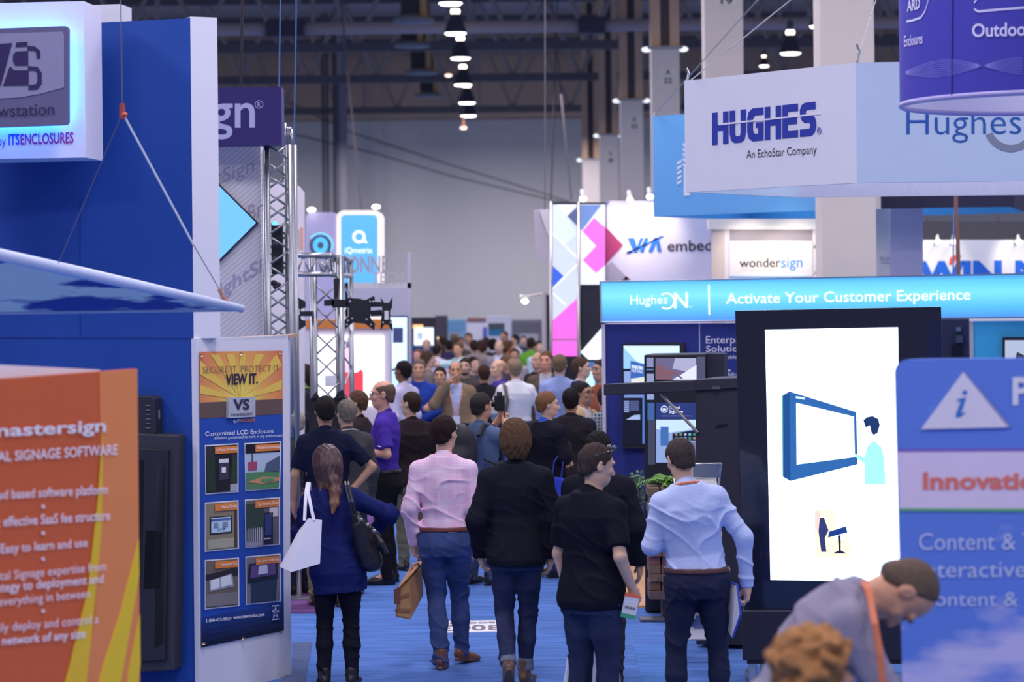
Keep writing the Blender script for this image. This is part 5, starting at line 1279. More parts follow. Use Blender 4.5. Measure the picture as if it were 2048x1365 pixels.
# ================================================================ booth with the lit blue header
ph = plane_px(1200, 24.2, 2048, 23.4)
t = thing('lit_header', 'long glowing cyan blue header sign above the navy booth wall', 'lit sign', ph.hit(1620, 640))
def glow_mat():
    m = bpy.data.materials.new('lit_header_face'); m.use_nodes = True; nt = m.node_tree; b = nt.nodes['Principled BSDF']
    tc = nt.nodes.new('ShaderNodeTexCoord'); mp = nt.nodes.new('ShaderNodeSeparateXYZ'); nt.links.new(tc.outputs['Generated'], mp.inputs[0])
    n = nt.nodes.new('ShaderNodeTexNoise'); n.inputs['Scale'].default_value = 1.2; nt.links.new(tc.outputs['Object'], n.inputs[0])
    rp = nt.nodes.new('ShaderNodeValToRGB'); e = rp.color_ramp.elements
    e[0].position = 0; e[0].color = (*lin((60, 128, 232)), 1); e[1].position = 1; e[1].color = (*lin((70, 150, 240)), 1)
    q = e.new(.28); q.color = (*lin((78, 190, 246)), 1); q = e.new(.6); q.color = (*lin((124, 230, 250)), 1); q = e.new(.86); q.color = (*lin((96, 206, 248)), 1)
    nt.links.new(mp.outputs['Z'], rp.inputs[0]); nt.links.new(rp.outputs[0], b.inputs['Emission Color']); b.inputs['Emission Strength'].default_value = 1.0; nt.links.new(rp.outputs[0], b.inputs['Base Color'])
    b.inputs['Base Color'].default_value = (.1, .2, .3, 1)
    for l in list(b.inputs['Base Color'].links): nt.links.remove(l)
    return m
HQ = [(1201, 564), (2130, 547), (2130, 634), (1203, 645)]
MB().prism([ph.hit(x_, y_) for x_, y_ in [HQ[3], HQ[2], HQ[1], HQ[0]]], -ph.n * .25).build('lightbox', glow_mat(), t)
for a, b in ((HQ[0], HQ[1]), (HQ[3], HQ[2])): MB().tube([ph.hit(*a, .01), ph.hit(*b, .01)], .008, 6).build('edge_trim', metal(150, 156, 190), t)
MB().tube([ph.hit(1201, 563, .01), ph.hit(1203, 646, .01)], .012, 6).build('edge_trim', metal(180, 180, 200), t)
we = emit(240, 250, 255, 1.15)
text(ph, 'Hughes', (1261, 591, 616), (1335, 590, 614), we, t, .0, .008)
print_on('logo_ring', ph, arc_band(1333, 602.5, 13.8, 17, R(-130), R(125), 26), we, t, .008); 
text(ph, 'N', (1348, 586, 617), (1376, 585, 616), we, t, .012, .008); text(ph, 'TM', (1377, 613, 616), (1383, 613, 616), we, t, .0, .008)
print_on('divider_line', ph, [(1417, 630), (1420, 630), (1419, 570), (1416, 570)], we, t, .008)
text(ph, 'Activate Your Customer Experience', (1452, 587, 615), (1941, 578, 607), we, t, .01, .008)
t = thing('navy_booth_wall', 'navy blue booth wall under the glowing header', 'booth wall', (P(1500, CY, 23.9).x, 23.9, 0))
navy = printed(38, 46, 122)
zh = ph.hit(1300, 646).z
board('left_panel', ph, 1209, 1397, 0, zh - .012, .12, navy, t, off=-.02); board('right_panel', ph, 1399, 1700, 0, zh - .012, .12, navy, t, off=-.02)
board('edge_post', ph, 1202, 1209, 0, zh - .012, .16, mat((176, 172, 206), .5), t); board('joint_strip', ph, 1397, 1399, 0, zh - .012, .1, mat((150, 150, 186), .5), t, off=-.015)
tw = printed(196, 194, 226)
for s, l_, r_, bo in (('Enterprise', (1412, 673, 692), (1503, 672, 691), 0), ('Solutions', (1412, 692, 704), (1497, 691, 703), 0), ('Scalable', (1437, 711, 718), (1474, 711, 718), 0), ('Signage', (1430, 737, 746), (1461, 737, 746), .02), ('Multi-Channel', (1451, 745, 752), (1504, 745, 752), 0)):
    text(ph, s, l_, r_, tw, t, bo, -.014)
t = thing('teal_booth_wall', 'teal booth wall behind the near information board', 'booth wall', (P(2010, CY, 23.5).x, 23.5, 0))
board('panel', ph, 1945, 2140, 0, zh - .012, .12, printed(56, 146, 206), t, off=-.02); board('post', ph, 1938, 1946, 0, zh - .012, .1, plain(150, 150, 176), t, off=-.01)
t = thing('teal_wall_screen', 'small wall screen on the teal wall at the right edge', 'screen', ph.hit(2040, 740, .02)); MB().prism([ph.hit(x_, y_, .04) for x_, y_ in rect(2005, 675, 2120, 745)], -ph.n * .05).build('bezel', blk, t); s_ = print_on('screen', ph, rect(2010, 681, 2115, 740), emit(190, 200, 225, .8), t, .045); print_on('picture', ph, [(2025, 740), (2060, 740), (2050, 712), (2034, 704)], emit(70, 70, 90, .5), s_, .052)
t = thing('dark_recess_panel', 'dark booth panel with hanging items between kiosk and teal wall', 'booth wall', (P(1910, CY, 24.5).x, 24.5, 0)); pr = plane_px(1700, 24.6, 1940, 24.4); board('panel', pr, 1700, 1938, 0, zh, .1, mat((46, 38, 66), .5), t)
for x_, y_, w, h_, c in ((1912, 655, 10, 8, (90, 96, 130)), (1912, 672, 14, 14, (70, 66, 96)), (1904, 690, 20, 24, (24, 22, 40))): print_on('hanging_item', pr, rect(x_, y_, x_ + w, y_ + h_), printed(*c), t, .03, .03)
# wall screen with the sweater poster
t = thing('wall_screen', 'large portrait wall screen showing a pale shop scene on the navy wall', 'screen', ph.hit(1305, 896, .05))
MB().prism([ph.hit(x_, y_, .06) for x_, y_ in [(1245, 898), (1369, 896), (1369, 686), (1244, 688)]], -ph.n * .08).build('bezel', blk, t)
s_ = print_on('screen', ph, rect(1247, 692, 1359, 890), emit(18, 22, 46, .5), t, .064)
def scp(n, pts, c, e=1.0, o=.070): return print_on(n, ph, pts, emit(*c, e), s_, o)
scp('ceiling_scene', rect(1247, 692, 1359, 738), (206, 234, 250), 1.1); scp('wall_scene', [(1247, 738), (1290, 738), (1272, 722), (1255, 704), (1247, 694)], (150, 200, 236), 1.0, .074); scp('shelf_scene', rect(1248, 743, 1262, 766), (150, 176, 226), .8); scp('shelf_scene', rect(1248, 790, 1288, 796), (130, 160, 220), .7)
ps_ = scp('poster_scene', [(1261, 766), (1292, 766), (1292, 729), (1261, 722)], (60, 110, 190), .8, .076); scp('poster_glow', [(1262, 766), (1290, 766), (1290, 754), (1262, 758)], (226, 232, 220), .9, .080)
text(ph, 'SWEATERS', (1263, 730, 737), (1286, 734, 740), we, s_, .03, .082); text(ph, 'FOR FALL', (1263, 738, 744), (1286, 741, 747), we, s_, 0, .082)
for k in range(6): scp('folded_stack', rect(1248, 802 + k * 4, 1258, 805 + k * 4), (150, 170, 226), .7); scp('folded_stack', rect(1260, 802 + k * 3.4, 1278, 804.5 + k * 3.4), (110, 120, 176), .5)
scp('white_top', [(1252, 840), (1280, 840), (1280, 830), (1268, 831)], (170, 196, 240), .8); scp('edge_light', rect(1285, 790, 1290, 888), (90, 140, 220), .7)
# double sided totem
pt = plane_px(1288, 20.1, 1412, 20.0)
t = thing('screen_totem', 'dark free-standing screen totem showing a pointing hand', 'screen totem', (P(1350, CY, 20.1).x, 20.2, 0))
MB().prism([pt.hit(x_, y_) for x_, y_ in [(1290, 1224), (1412, 1224), (1411, 708), (1288, 710)]], -pt.n * .45).build('case', blk, t, bevel=.01)
MB().prism([pt.hit(x_, y_, -.1) for x_, y_ in [(1411, 1224), (1448, 1224), (1448, 708), (1411, 707)]], -pt.n * .3).build('rear_case', mat((40, 40, 58), .5), t)
def ts(n, q, c, e=1.0, o=.006, par=None): return print_on(n, pt, rect(*q) if not isinstance(q, list) else q, emit(*c, e), par or t, o)
h_ = ts('hand_picture', (1311, 717, 1393, 760), (120, 112, 150), .7)
ts('paper_scene', [(1345, 760), (1393, 760), (1393, 730), (1365, 748)], (222, 226, 250), 1.0, .010, h_); ts('bright_scene', [(1345, 738), (1375, 744), (1392, 729), (1392, 717), (1350, 717)], (176, 176, 206), .9, .009, h_)
ts('hand', [(1312, 760), (1345, 760), (1340, 752), (1348, 748), (1362, 758), (1366, 757), (1350, 744), (1334, 738), (1312, 728)], (150, 108, 120), .6, .012, h_)
for q, c in (((1293, 716, 1307, 735), (150, 160, 196)), ((1293, 738, 1307, 741), (110, 140, 190)), ((1293, 748, 1308, 765), (160, 170, 206)), ((1294, 789, 1308, 800), (160, 180, 226)), ((1295, 806, 1309, 840), (70, 110, 176)), ((1296, 840, 1310, 930), (70, 76, 100)), ((1394, 714, 1410, 760), (90, 90, 120))): ts('side_picture', q, c, .7)
q_ = ts('title_picture', (1312, 806, 1394, 839), (46, 62, 130), .7); ts('title_icon', arc_band(1328.5, 819, 5.5, 7.2, 0, 2 * PI, 22), (220, 226, 250), 1, .012, q_); ts('icon_screen', (1325, 817, 1332, 822), (220, 226, 250), 1, .012, q_)
text(pt, 'Digital', (1338, 813, 821), (1360, 812.5, 820.5), we, q_, 0, .012); text(pt, 'Signage', (1338, 821, 829), (1366, 820, 828), we, q_, 0, .012); text(pt, 'requires a powerful network that delivers', (1324, 831, 834), (1384, 831, 834), tw, q_, 0, .012)
q_ = ts('shop_picture', (1312, 840, 1395, 926), (150, 176, 226), .8); ts('shop_ceiling', [(1312, 858), (1340, 866), (1395, 858), (1395, 840), (1312, 840)], (196, 222, 246), 1.0, .009, q_)
ts('shop_poster', (1321, 854, 1337, 892), (70, 116, 186), .8, .012, q_); ts('shop_shelf', [(1345, 880), (1394, 882), (1394, 860), (1345, 868)], (32, 36, 66), .5, .011, q_)
for k in range(5):
    for r_ in range(2): ts('folded_garment', (1350 + 9 * k, 867 + 8 * r_, 1355 + 9 * k, 872 + 8 * r_), [(180, 140, 130), (90, 170, 120), (200, 200, 230), (120, 200, 220), (70, 150, 110)][(k + r_) % 5], .7, .014, q_)
ts('clothes_rail', (1345, 884, 1394, 904), (140, 140, 176), .6, .011, q_)
# dark counter unit with an arm and strut
pu = plane_px(1207, 18.4, 1475, 18.0)
t = thing('dark_counter_unit', 'dark grey counter unit with a long horizontal arm and thin strut', 'counter unit', (P(1430, CY, 18.1).x, 18.2, 0))
dkm = mat((42, 42, 60), .55, noise=.04)
MB().prism([pu.hit(x_, y_) for x_, y_ in [(1392, 1290), (1490, 1292), (1490, 774), (1391, 776)]], -pu.n * .6).build('cabinet', dkm, t, bevel=.006)
MB().prism([pu.hit(x_, y_, .02) for x_, y_ in [(1387, 783), (1490, 776), (1490, 755), (1387, 760)]], -pu.n * .64).build('top', dkm, t, bevel=.006)
MB().prism([pu.hit(x_, y_, .03) for x_, y_ in [(1207, 792), (1391, 783), (1391, 761), (1207, 769)]], -pu.n * .1).build('arm', dkm, t, bevel=.006)
MB().tube([pu.hit(1322, 789, -.02), pu.hit(1396, 866, .01)], .012, 8).build('strut', metal(150, 144, 156), t)
print_on('handle_slot', pu, [(1430, 856), (1450, 854), (1456, 849), (1434, 850)], mat((18, 18, 30), .5), t, .006)
MB().box(pu.hit(1437, 776, .01), (.1, .03, .02)).build('latch', metal(150, 146, 160), t)
# big glossy kiosk
pg = plane_px(1470, 16.3, 1882, 16.05)
t = thing('large_screen_kiosk', 'large glossy black kiosk with a glaring white portrait screen', 'kiosk', (P(1690, CY, 16.2).x, 16.3, 0))
gl = mat((18, 21, 42), .14, noise=.02, coat=.6)
MB().prism([pg.hit(x_, y_) for x_, y_ in [(1487, 1232), (1897, 1232), (1882, 614), (1470, 622)]], -pg.n * .3).build('glass_front', gl, t, bevel=.004)
MB().prism([pg.hit(x_, y_, .05) for x_, y_ in [(1485, 1322), (1900, 1322), (1897, 1222), (1483, 1222)]], -pg.n * .4).build('base_cabinet', mat((30, 28, 46), .4), t, bevel=.006)
MB().prism([pg.hit(x_, y_, .04) for x_, y_ in [(1494, 1329), (1890, 1329), (1890, 1320), (1494, 1320)]], -pg.n * .36).build('plinth', mat((20, 20, 32), .5), t)
for x_ in (1506, 1527, 1860): MB().prism([pg.hit(*q, -.02 - (x_ == 1527) * .2) for q in ((x_ - 7, 1400), (x_ + 7, 1400), (x_ + 7, 1326), (x_ - 7, 1326))], -pg.n * .04).build('leg', metal(176, 170, 190), t)
for x_ in (1506, 1860):
    a = pg.hit(x_, 1400, -.15); MB().tube([Vector((a.x, a.y - .2, .03)), Vector((a.x, a.y + .3, .03))], .03, 8).build('foot', metal(150, 146, 166), t); MB().tube([Vector((a.x, a.y, .02)), Vector((a.x, a.y, .3))], .03, 8).build('leg', metal(176, 170, 190), t)
s_ = print_on('white_screen', pg, [(1541, 1161), (1803, 1166), (1796, 655), (1530, 660)], emit(226, 240, 255, 2.6), t, .006, .005)
cr = lambda pts: [(1460 + x_ / 1.95, 600 + y_ / 1.95) for x_, y_ in pts]
def kp(n, pts, c, e, o=.010): return print_on(n, pg, cr(pts), emit(*c, e), s_, o)
kp('monitor_side', [(205, 690), (236, 707), (232, 358), (203, 375)], (26, 84, 150), .8); kp('monitor_front', [(236, 707), (498, 642), (492, 438), (232, 358)], (44, 104, 170), .9); kp('monitor_screen', [(260, 643), (487, 614), (483, 456), (258, 402)], (235, 248, 255), 2.4, .014); kp('monitor_label', [(256, 384), (292, 390), (292, 382), (258, 376)], (190, 220, 250), 1.4, .014); kp('monitor_edge', [(205, 690), (209, 692), (207, 374), (203, 375)], (60, 150, 170), .9, .014)
kp('figure_hair', [(520, 470), (530, 500), (545, 490), (552, 520), (560, 528), (575, 520), (584, 490), (578, 465), (556, 454), (535, 458)], (30, 60, 110), .7); kp('figure_body', [(525, 718), (606, 718), (602, 625), (590, 575), (560, 548), (535, 575), (525, 615), (487, 600), (484, 610), (526, 640)], (150, 226, 244), 1.3, .011)
kp('figure_face', [(530, 545), (556, 548), (560, 528), (550, 515), (540, 492), (527, 500)], (220, 240, 252), 1.8, .012)
q_ = kp('small_picture', [(330, 1008), (468, 1008), (468, 940), (410, 935), (408, 818), (330, 818)], (250, 214, 180), 1.6); kp('small_counter', [(382, 928), (458, 908), (452, 884), (386, 905)], (30, 74, 160), .6, .014); kp('small_figure', [(356, 984), (376, 984), (370, 930), (384, 900), (366, 850), (350, 852), (345, 905)], (60, 70, 130), .6, .013); kp('small_leg', [(400, 990), (455, 990), (432, 978), (432, 918), (420, 920), (424, 978)], (40, 44, 90), .5, .013); kp('small_shelf', [(332, 900), (352, 900), (352, 824), (332, 824)], (240, 200, 190), 1.2, .012)
# information board near right
pj = plane_px(1790, 10.1, 2060, 9.9)
t = thing('information_board', 'near blue rounded information board with a white triangle sign at the right edge', 'display board', (P(1950, CY, 10).x, 10, 0))
edge = [(1806, 1420), (2200, 1420), (2200, 716), (1840, 719)] + [(1815 + 26 * math.sin(R(a)) * -1, 746 - 26 * math.cos(R(a))) for a in range(0, 91, 15)]
bm_cl = cloud_mat((86, 118, 218), (176, 172, 232), (1.6, 1, 4.5), .60, .80, (1.0, 1.5))
MB().prism([pj.hit(x_, y_) for x_, y_ in edge], -pj.n * .08).build('panel', bm_cl, t)
print_on('white_band', pj, [(1799, 1017), (2200, 1019), (2200, 901), (1795, 903)], printed(206, 190, 240), t, .003)
print_on('violet_line', pj, [(1795, 904), (2200, 902), (2200, 897), (1795, 899)], printed(122, 92, 190), t, .005); print_on('green_line', pj, [(1799, 1023), (2200, 1025), (2200, 1018), (1799, 1017)], printed(96, 160, 136), t, .005)
MB().prism([pj.hit(x_, y_, .012) for x_, y_ in ((1842, 859), (2015, 855), (1926, 745))], -pj.n * .01).build('triangle', printed(208, 200, 240), t)
print_on('triangle_shadow', pj, [(2015, 856), (2021, 853), (1930, 746), (1926, 745)], printed(140, 140, 190), t, .010)  # shadow edge of the triangle, drawn as a darker strip
ib = printed(56, 110, 200); print_on('letter_dot', pj, ellipse(1929.5, 785.5, 4.6, 4.6, 16), ib, t, .016); print_on('letter_stem', pj, [(1912, 835), (1921, 834), (1930, 826), (1929, 824), (1921, 829), (1932, 795), (1914, 799), (1914, 802), (1922, 802), (1911, 831)], ib, t, .016)
text(pj, 'P', (2025, 755, 811), (2062, 754, 810), printed(206, 204, 244), t, .03, .006)
text(pj, 'Innovations', (1846, 945, 981), (2128, 944, 980), printed(214, 112, 112), t, .035, .006)
lw_ = printed(176, 184, 240)
for s, l_, r_ in (('Content & Tools', (1838, 1067, 1101), (2150, 1066, 1100)), ('Interactive', (1840, 1124, 1156), (2052, 1123, 1155)), ('Content &', (1838, 1184, 1213), (2036, 1184, 1213))): text(pj, s, l_, r_, lw_, t, .0, .006)

# ================================================================ floor mats, decal, planting
def floor_mat_(name, label, cat, pts, m, th=.012):
    q = [floor_at(x_, y_) for x_, y_ in pts]; c = sum(q, Vector()) / len(q)
    return tag(MB().prism([v + Vector((0, 0, th)) for v in q], (0, 0, -th)).build(name, m, loc=(c.x, c.y, 0)), label, cat)
floor_mat_('booth_carpet', 'dark speckled blue-grey booth carpet at the foot of the poster wall', 'carpet', [(556, 1420), (600, 1420), (624, 1288), (586, 1288), (586, 1340), (562, 1366)], carpet_mat((66, 76, 116), 1, .5), .010)
floor_mat_('booth_carpet', 'maroon booth carpet edge behind the woman with the white tote', 'carpet', [(540, 1228), (650, 1228), (770, 1000), (560, 1000)], carpet_mat((92, 62, 118)), .010)
def wood():
    m = bpy.data.materials.new('wood_boards'); m.use_nodes = True; nt = m.node_tree; b = nt.nodes['Principled BSDF']; b.inputs['Roughness'].default_value = .4
    tc = nt.nodes.new('ShaderNodeTexCoord'); br = nt.nodes.new('ShaderNodeTexBrick'); br.inputs['Scale'].default_value = 1.0; br.inputs['Brick Width'].default_value = 1.2; br.inputs['Row Height'].default_value = .13; br.inputs['Mortar Size'].default_value = .004
    br.inputs['Color1'].default_value = (*A(206, 158, 128), 1); br.inputs['Color2'].default_value = (*A(190, 142, 114), 1); br.inputs['Mortar'].default_value = (*A(130, 96, 80), 1)
    nt.links.new(tc.outputs['Object'], br.inputs[0]); nt.links.new(br.outputs[0], b.inputs['Base Color']); return m
floor_mat_('wooden_floor', 'pale wooden board floor of the booth behind the man in light blue', 'wooden floor', [(1244, 1217), (1600, 1216), (1480, 1120), (1226, 1122)], wood(), .02)
floor_mat_('carpet_seam', 'darker blue carpet strip edge on the aisle beside the man in light blue', 'carpet', [(1266, 1292), (1330, 1290), (1360, 1420), (1298, 1420)], carpet_mat((70, 106, 180)), .004)
fd = [(861, 1268), (1030, 1264), (1024, 1242), (880, 1244)]
o = floor_mat_('floor_sign', 'white paper sign lying flat on the blue aisle carpet', 'floor sign', fd, plain(214, 208, 226), .006)
def fhit(x_, y_): v = floor_at(x_, y_); return Vector((v.x, v.y, .008))
text(None, '3003', (1000, 1263, 1252), (885, 1265, 1253), printed(110, 100, 120), o, .02, hitf=fhit); text(None, 'BOOTH', (990, 1249, 1246), (900, 1251, 1247), printed(120, 110, 130), o, .02, hitf=fhit)
# planter with fern
xp, dp = P(1336, CY, 19.8).x, 19.85
t = thing('fern_planter', 'stacked wooden block planter with a bright green fern on top', 'planter', (xp, dp, 0))
rg = random.Random(4)
zt3 = P(1318, 972, 19.8).z
nrow = 13
for k in range(nrow):
    z = .18 + (zt3 - .18) * (k + .5) / nrow
    m = MB()
    for j in range(4): m.box((xp - .14 + .095 * j + rg.uniform(-.01, .01), dp - .1 + rg.uniform(-.02, .02), z), (.092, .34 + rg.uniform(-.03, .03), (zt3 - .18) / nrow * .93))
    m.build('block_row', mat((104 + rg.randint(-12, 18), 84 + rg.randint(-8, 10), 84), .8, noise=.25, scale=18, bump=.4), t)
MB().box((xp, dp - .02, .09), (.16, .2, .18)).build('metal_base', mat((84, 78, 88), .5), t)
MB().box((xp - .12, dp - .2, .012), (.3, .2, .014)).build('base_plate', mat((90, 88, 104), .5), t)
def fern(m, c, n, L, rg):
    for i in range(n):
        a = rg.uniform(0, 2 * PI); el = rg.uniform(.5, 1.25); ln = L * rg.uniform(.7, 1.1)
        pts = []
        for k in range(7):
            u = k / 6; pts.append(Vector(c) + Vector((math.cos(a) * ln * u * math.cos(el * (1 - .3 * u)), math.sin(a) * ln * u * math.cos(el * (1 - .3 * u)), ln * (u * math.sin(el) - .75 * u * u * .9))))
        m.tube(pts, .003, 4)
        for k in range(1, 7):
            d_ = (pts[k] - pts[k - 1]).normalized(); s_ = d_.cross(Vector((0, 0, 1))).normalized()
            for sg in (-1, 1):
                for h2 in (0, .5):
                    b = pts[k - 1].lerp(pts[k], h2); w = .055 * (1 - .6 * k / 7); tip = b + s_ * sg * w + d_ * .02 - Vector((0, 0, .012))
                    m.add([b - d_ * .008, b + d_ * .012, tip + d_ * .006, tip - d_ * .002], [(0, 1, 2, 3)])
m = MB(); fern(m, (xp - .02, dp - .1, zt3), 26, .30, rg); m.build('fern_fronds', mat((98, 136, 70), .6, noise=.35, scale=12), t)
# leafy shrub
xs, ds = P(1284, CY, 23.4).x, 23.4
t = thing('leafy_shrub', 'dark leafy shrub in a black pot behind the wooden block planter', 'shrub', (xs, ds, 0))
MB().lathe((xs, ds, 0), [(0, 0), (.09, 0), (.12, .26), (.10, .26), (.10, .22), (0, .22)], 20).build('pot', mat((30, 30, 44), .5), t, True)
m = MB(); rg = random.Random(9)
for i in range(700):
    z = rg.uniform(.25, .93); r = .155 * (1 - abs((z - .58) / .42) ** 3 * .5) * math.sqrt(rg.random()); a = rg.uniform(0, 2 * PI)
    c = Vector((xs + r * math.cos(a) * .95, ds + r * math.sin(a), z)); d_ = Vector((math.cos(a), math.sin(a), rg.uniform(-.3, .8))).normalized(); s_ = d_.orthogonal().normalized(); L_ = rg.uniform(.035, .055)
    u = d_.cross(s_); s2 = (s_ * math.cos(a * 7) + u * math.sin(a * 7)) * .014
    m.add([c, c + d_ * L_ * .5 + s2, c + d_ * L_, c + d_ * L_ * .5 - s2], [(0, 1, 2, 3)])
m.build('foliage', mat((92, 124, 88), .45, noise=.5, scale=16), t)
m = MB()
for i in range(7): a = i; m.tube([(xs, ds, .2), (xs + .07 * math.cos(a), ds + .07 * math.sin(a), .6), (xs + .09 * math.cos(a), ds + .09 * math.sin(a), .88)], .006, 5)
m.build('stems', mat((60, 50, 46), .8), t)
# zigzag literature rack
xr, dr = P(1392, CY, 17.3).x, 17.35
t = thing('literature_rack', 'folding silver literature rack standing behind the man in light blue', 'literature rack', (xr, dr, 0))
sil = metal(198, 192, 206, .35)
for i, z in enumerate((1.36, 1.22, .95, .68, .42, .16)):
    fw = -1 if i % 2 == 0 else 1
    a = Vector((xr, dr + .10 * fw, z)); up = Vector((0, .14 * fw, .10)); w = .15
    MB().prism([a + Vector((-w, 0, 0)), a + Vector((w, 0, 0)), a + up + Vector((w, 0, 0)), a + up + Vector((-w, 0, 0))], (0, .004, -.008)).build('tray', mat((168, 166, 190), .3, .2), t)
    fr = MB(); q = [a + Vector((-w, 0, 0)), a + Vector((w, 0, 0)), a + up + Vector((w, 0, 0)), a + up + Vector((-w, 0, 0))]
    for j in range(4): fr.tube([q[j], q[(j + 1) % 4]], .009, 6)
    fr.build('tray_frame', sil, t, True)
for s in (-1, 1):
    zz = [(dr - .1, 1.40), (dr + .12, 1.20), (dr - .12, .93), (dr + .12, .66), (dr - .12, .40), (dr + .12, .14), (dr, .012)]
    MB().tube([(xr + s * .155, y_, z_) for y_, z_ in zz], .009, 6).build('folding_brace', sil, t)
    MB().tube([(xr + s * .155, dr - .22, .012), (xr + s * .155, dr + .22, .012)], .011, 6).build('foot', sil, t)
for z, c, nm in ((.50, (196, 190, 218), 'white leaflet with dark blue picture in the lower tray of the rack'),):
    t2 = thing('leaflet', nm, 'leaflet', (xr, dr - .16, .22))
    MB().prism([Vector((xr - .13, dr - .15, .20)), Vector((xr + .13, dr - .15, .20)), Vector((xr + .13, dr - .05, .50)), Vector((xr - .13, dr - .05, .50))], (0, .004, 0)).build('page', plain(*c), t2)
    MB().prism([Vector((xr - .11, dr - .129, .29)), Vector((xr + .11, dr - .129, .29)), Vector((xr + .11, dr - .112, .34)), Vector((xr - .11, dr - .112, .34))], (0, .003, 0)).build('picture', printed(62, 78, 140), t2)
    MB().prism([Vector((xr - .05, dr - .134, .275)), Vector((xr + .05, dr - .134, .275)), Vector((xr + .06, dr - .107, .36)), Vector((xr - .03, dr - .107, .36))], (0, .003, 0)).build('picture', printed(84, 100, 160), t2)
    MB().prism([Vector((xr - .06, dr - .088, .42)), Vector((xr + .12, dr - .088, .42)), Vector((xr + .12, dr - .08, .445)), Vector((xr - .06, dr - .08, .445))], (0, .003, 0)).build('title_print', printed(70, 70, 90), t2)
# ================================================================ people
def checks(rgb, line, sc=70):
    m = bpy.data.materials.new('checked_cloth'); m.use_nodes = True; nt = m.node_tree; b = nt.nodes['Principled BSDF']; b.inputs['Roughness'].default_value = .8; b.inputs['Specular IOR Level'].default_value = .15
    tc = nt.nodes.new('ShaderNodeTexCoord'); ws = []
    for ax in ('X', 'Z'):
        w = nt.nodes.new('ShaderNodeTexWave'); w.bands_direction = ax; w.inputs['Scale'].default_value = sc; nt.links.new(tc.outputs['Object'], w.inputs[0]); ws.append(w)
    mx = nt.nodes.new('ShaderNodeMath'); mx.operation = 'MAXIMUM'
    for i, w in enumerate(ws): nt.links.new(w.outputs['Fac'], mx.inputs[i])
    rp = nt.nodes.new('ShaderNodeValToRGB'); rp.color_ramp.elements[0].position = .6; rp.color_ramp.elements[1].position = .95
    rp.color_ramp.elements[0].color = (*A(*rgb), 1); rp.color_ramp.elements[1].color = (*A(*line), 1)
    nt.links.new(mx.outputs[0], rp.inputs[0]); nt.links.new(rp.outputs[0], b.inputs['Base Color'])
    return m
def denim(rgb):
    m = bpy.data.materials.new('denim'); m.use_nodes = True; nt = m.node_tree; b = nt.nodes['Principled BSDF']; b.inputs['Roughness'].default_value = .85; b.inputs['Specular IOR Level'].default_value = .1
    tc = nt.nodes.new('ShaderNodeTexCoord'); n = nt.nodes.new('ShaderNodeTexNoise'); n.inputs['Scale'].default_value = 7; n.inputs['Detail'].default_value = 8; nt.links.new(tc.outputs['Object'], n.inputs[0])
    rp = nt.nodes.new('ShaderNodeValToRGB'); c = A(*rgb); rp.color_ramp.elements[0].position = .3; rp.color_ramp.elements[1].position = .75
    rp.color_ramp.elements[0].color = (*[x * .75 for x in c], 1); rp.color_ramp.elements[1].color = (*[x * 1.5 for x in c], 1)
    nt.links.new(n.outputs['Fac'], rp.inputs[0]); nt.links.new(rp.outputs[0], b.inputs['Base Color']); return m
def ombre():
    m = bpy.data.materials.new('ombre_hair'); m.use_nodes = True; nt = m.node_tree; b = nt.nodes['Principled BSDF']; b.inputs['Roughness'].default_value = .45
    tc = nt.nodes.new('ShaderNodeTexCoord'); sp = nt.nodes.new('ShaderNodeSeparateXYZ'); nt.links.new(tc.outputs['Object'], sp.inputs[0])
    mr = nt.nodes.new('ShaderNodeMapRange'); mr.inputs[1].default_value = 1.20; mr.inputs[2].default_value = 1.52; nt.links.new(sp.outputs['Z'], mr.inputs[0])
    n = nt.nodes.new('ShaderNodeTexNoise'); n.inputs['Scale'].default_value = 40; nt.links.new(tc.outputs['Object'], n.inputs[0])
    ad = nt.nodes.new('ShaderNodeMath'); ad.operation = 'MULTIPLY_ADD'; ad.inputs[1].default_value = .5; nt.links.new(n.outputs['Fac'], ad.inputs[0]); nt.links.new(mr.outputs[0], ad.inputs[2])
    rp = nt.nodes.new('ShaderNodeValToRGB'); rp.color_ramp.elements[0].position = .15; rp.color_ramp.elements[0].color = (*A(150, 102, 76), 1); rp.color_ramp.elements[1].position = .95; rp.color_ramp.elements[1].color = (*A(62, 40, 42), 1)
    nt.links.new(ad.outputs[0], rp.inputs[0]); nt.links.new(rp.outputs[0], b.inputs['Base Color']); return m
PALE = (206, 164, 152); TAN = (178, 132, 116); DARKSK = (120, 84, 74)
BLK = (34, 32, 44)
# --- nearest walkers
W1, J1 = person('woman in navy blouse and black leggings, back turned, with brown ponytail', 672, 900, 1.63, 0, 2, female=True, build=1.12, lean_side=-5, head=(12, 6), top=('blouse', (27, 33, 88)), top_hem=.72,
    pants=(18, 18, 32), leg_r=.95, shoes=(26, 24, 30), hair=('tail', ombre()), amp=.006, arms={'R': ((.40, .05, 1.30), (.27, .24, 1.16)), 'L': ((-.28, .09, 1.16), (-.19, .21, 1.36))})
W2, J2 = person('man in pink checked shirt and blue jeans walking away, carrying a tan briefcase', 886, 836, 1.80, 0, 2, head=(-28, 4), build=.98, top=('shirt', (214, 164, 212)), pattern=checks((206, 150, 204), (226, 196, 228), 26), belt=(96, 48, 48), waist=1.02,
    pants=denim((54, 66, 116)), leg_r=1.0, shoes=(104, 64, 56), hair=('short', (44, 32, 34)), amp=.007, skin=PALE, curl=(1.5, .55),
    arms={'L': ((-.245, -.05, 1.16), (-.225, .04, .885)), 'R': ((.225, -.03, 1.15), (.225, .08, .885))}, legs={'L': ((-.065, .05, .50), (-.03, -.10, .085), 0, -5), 'R': ((.10, .13, .51), (.115, .16, .10), 8, -38)})
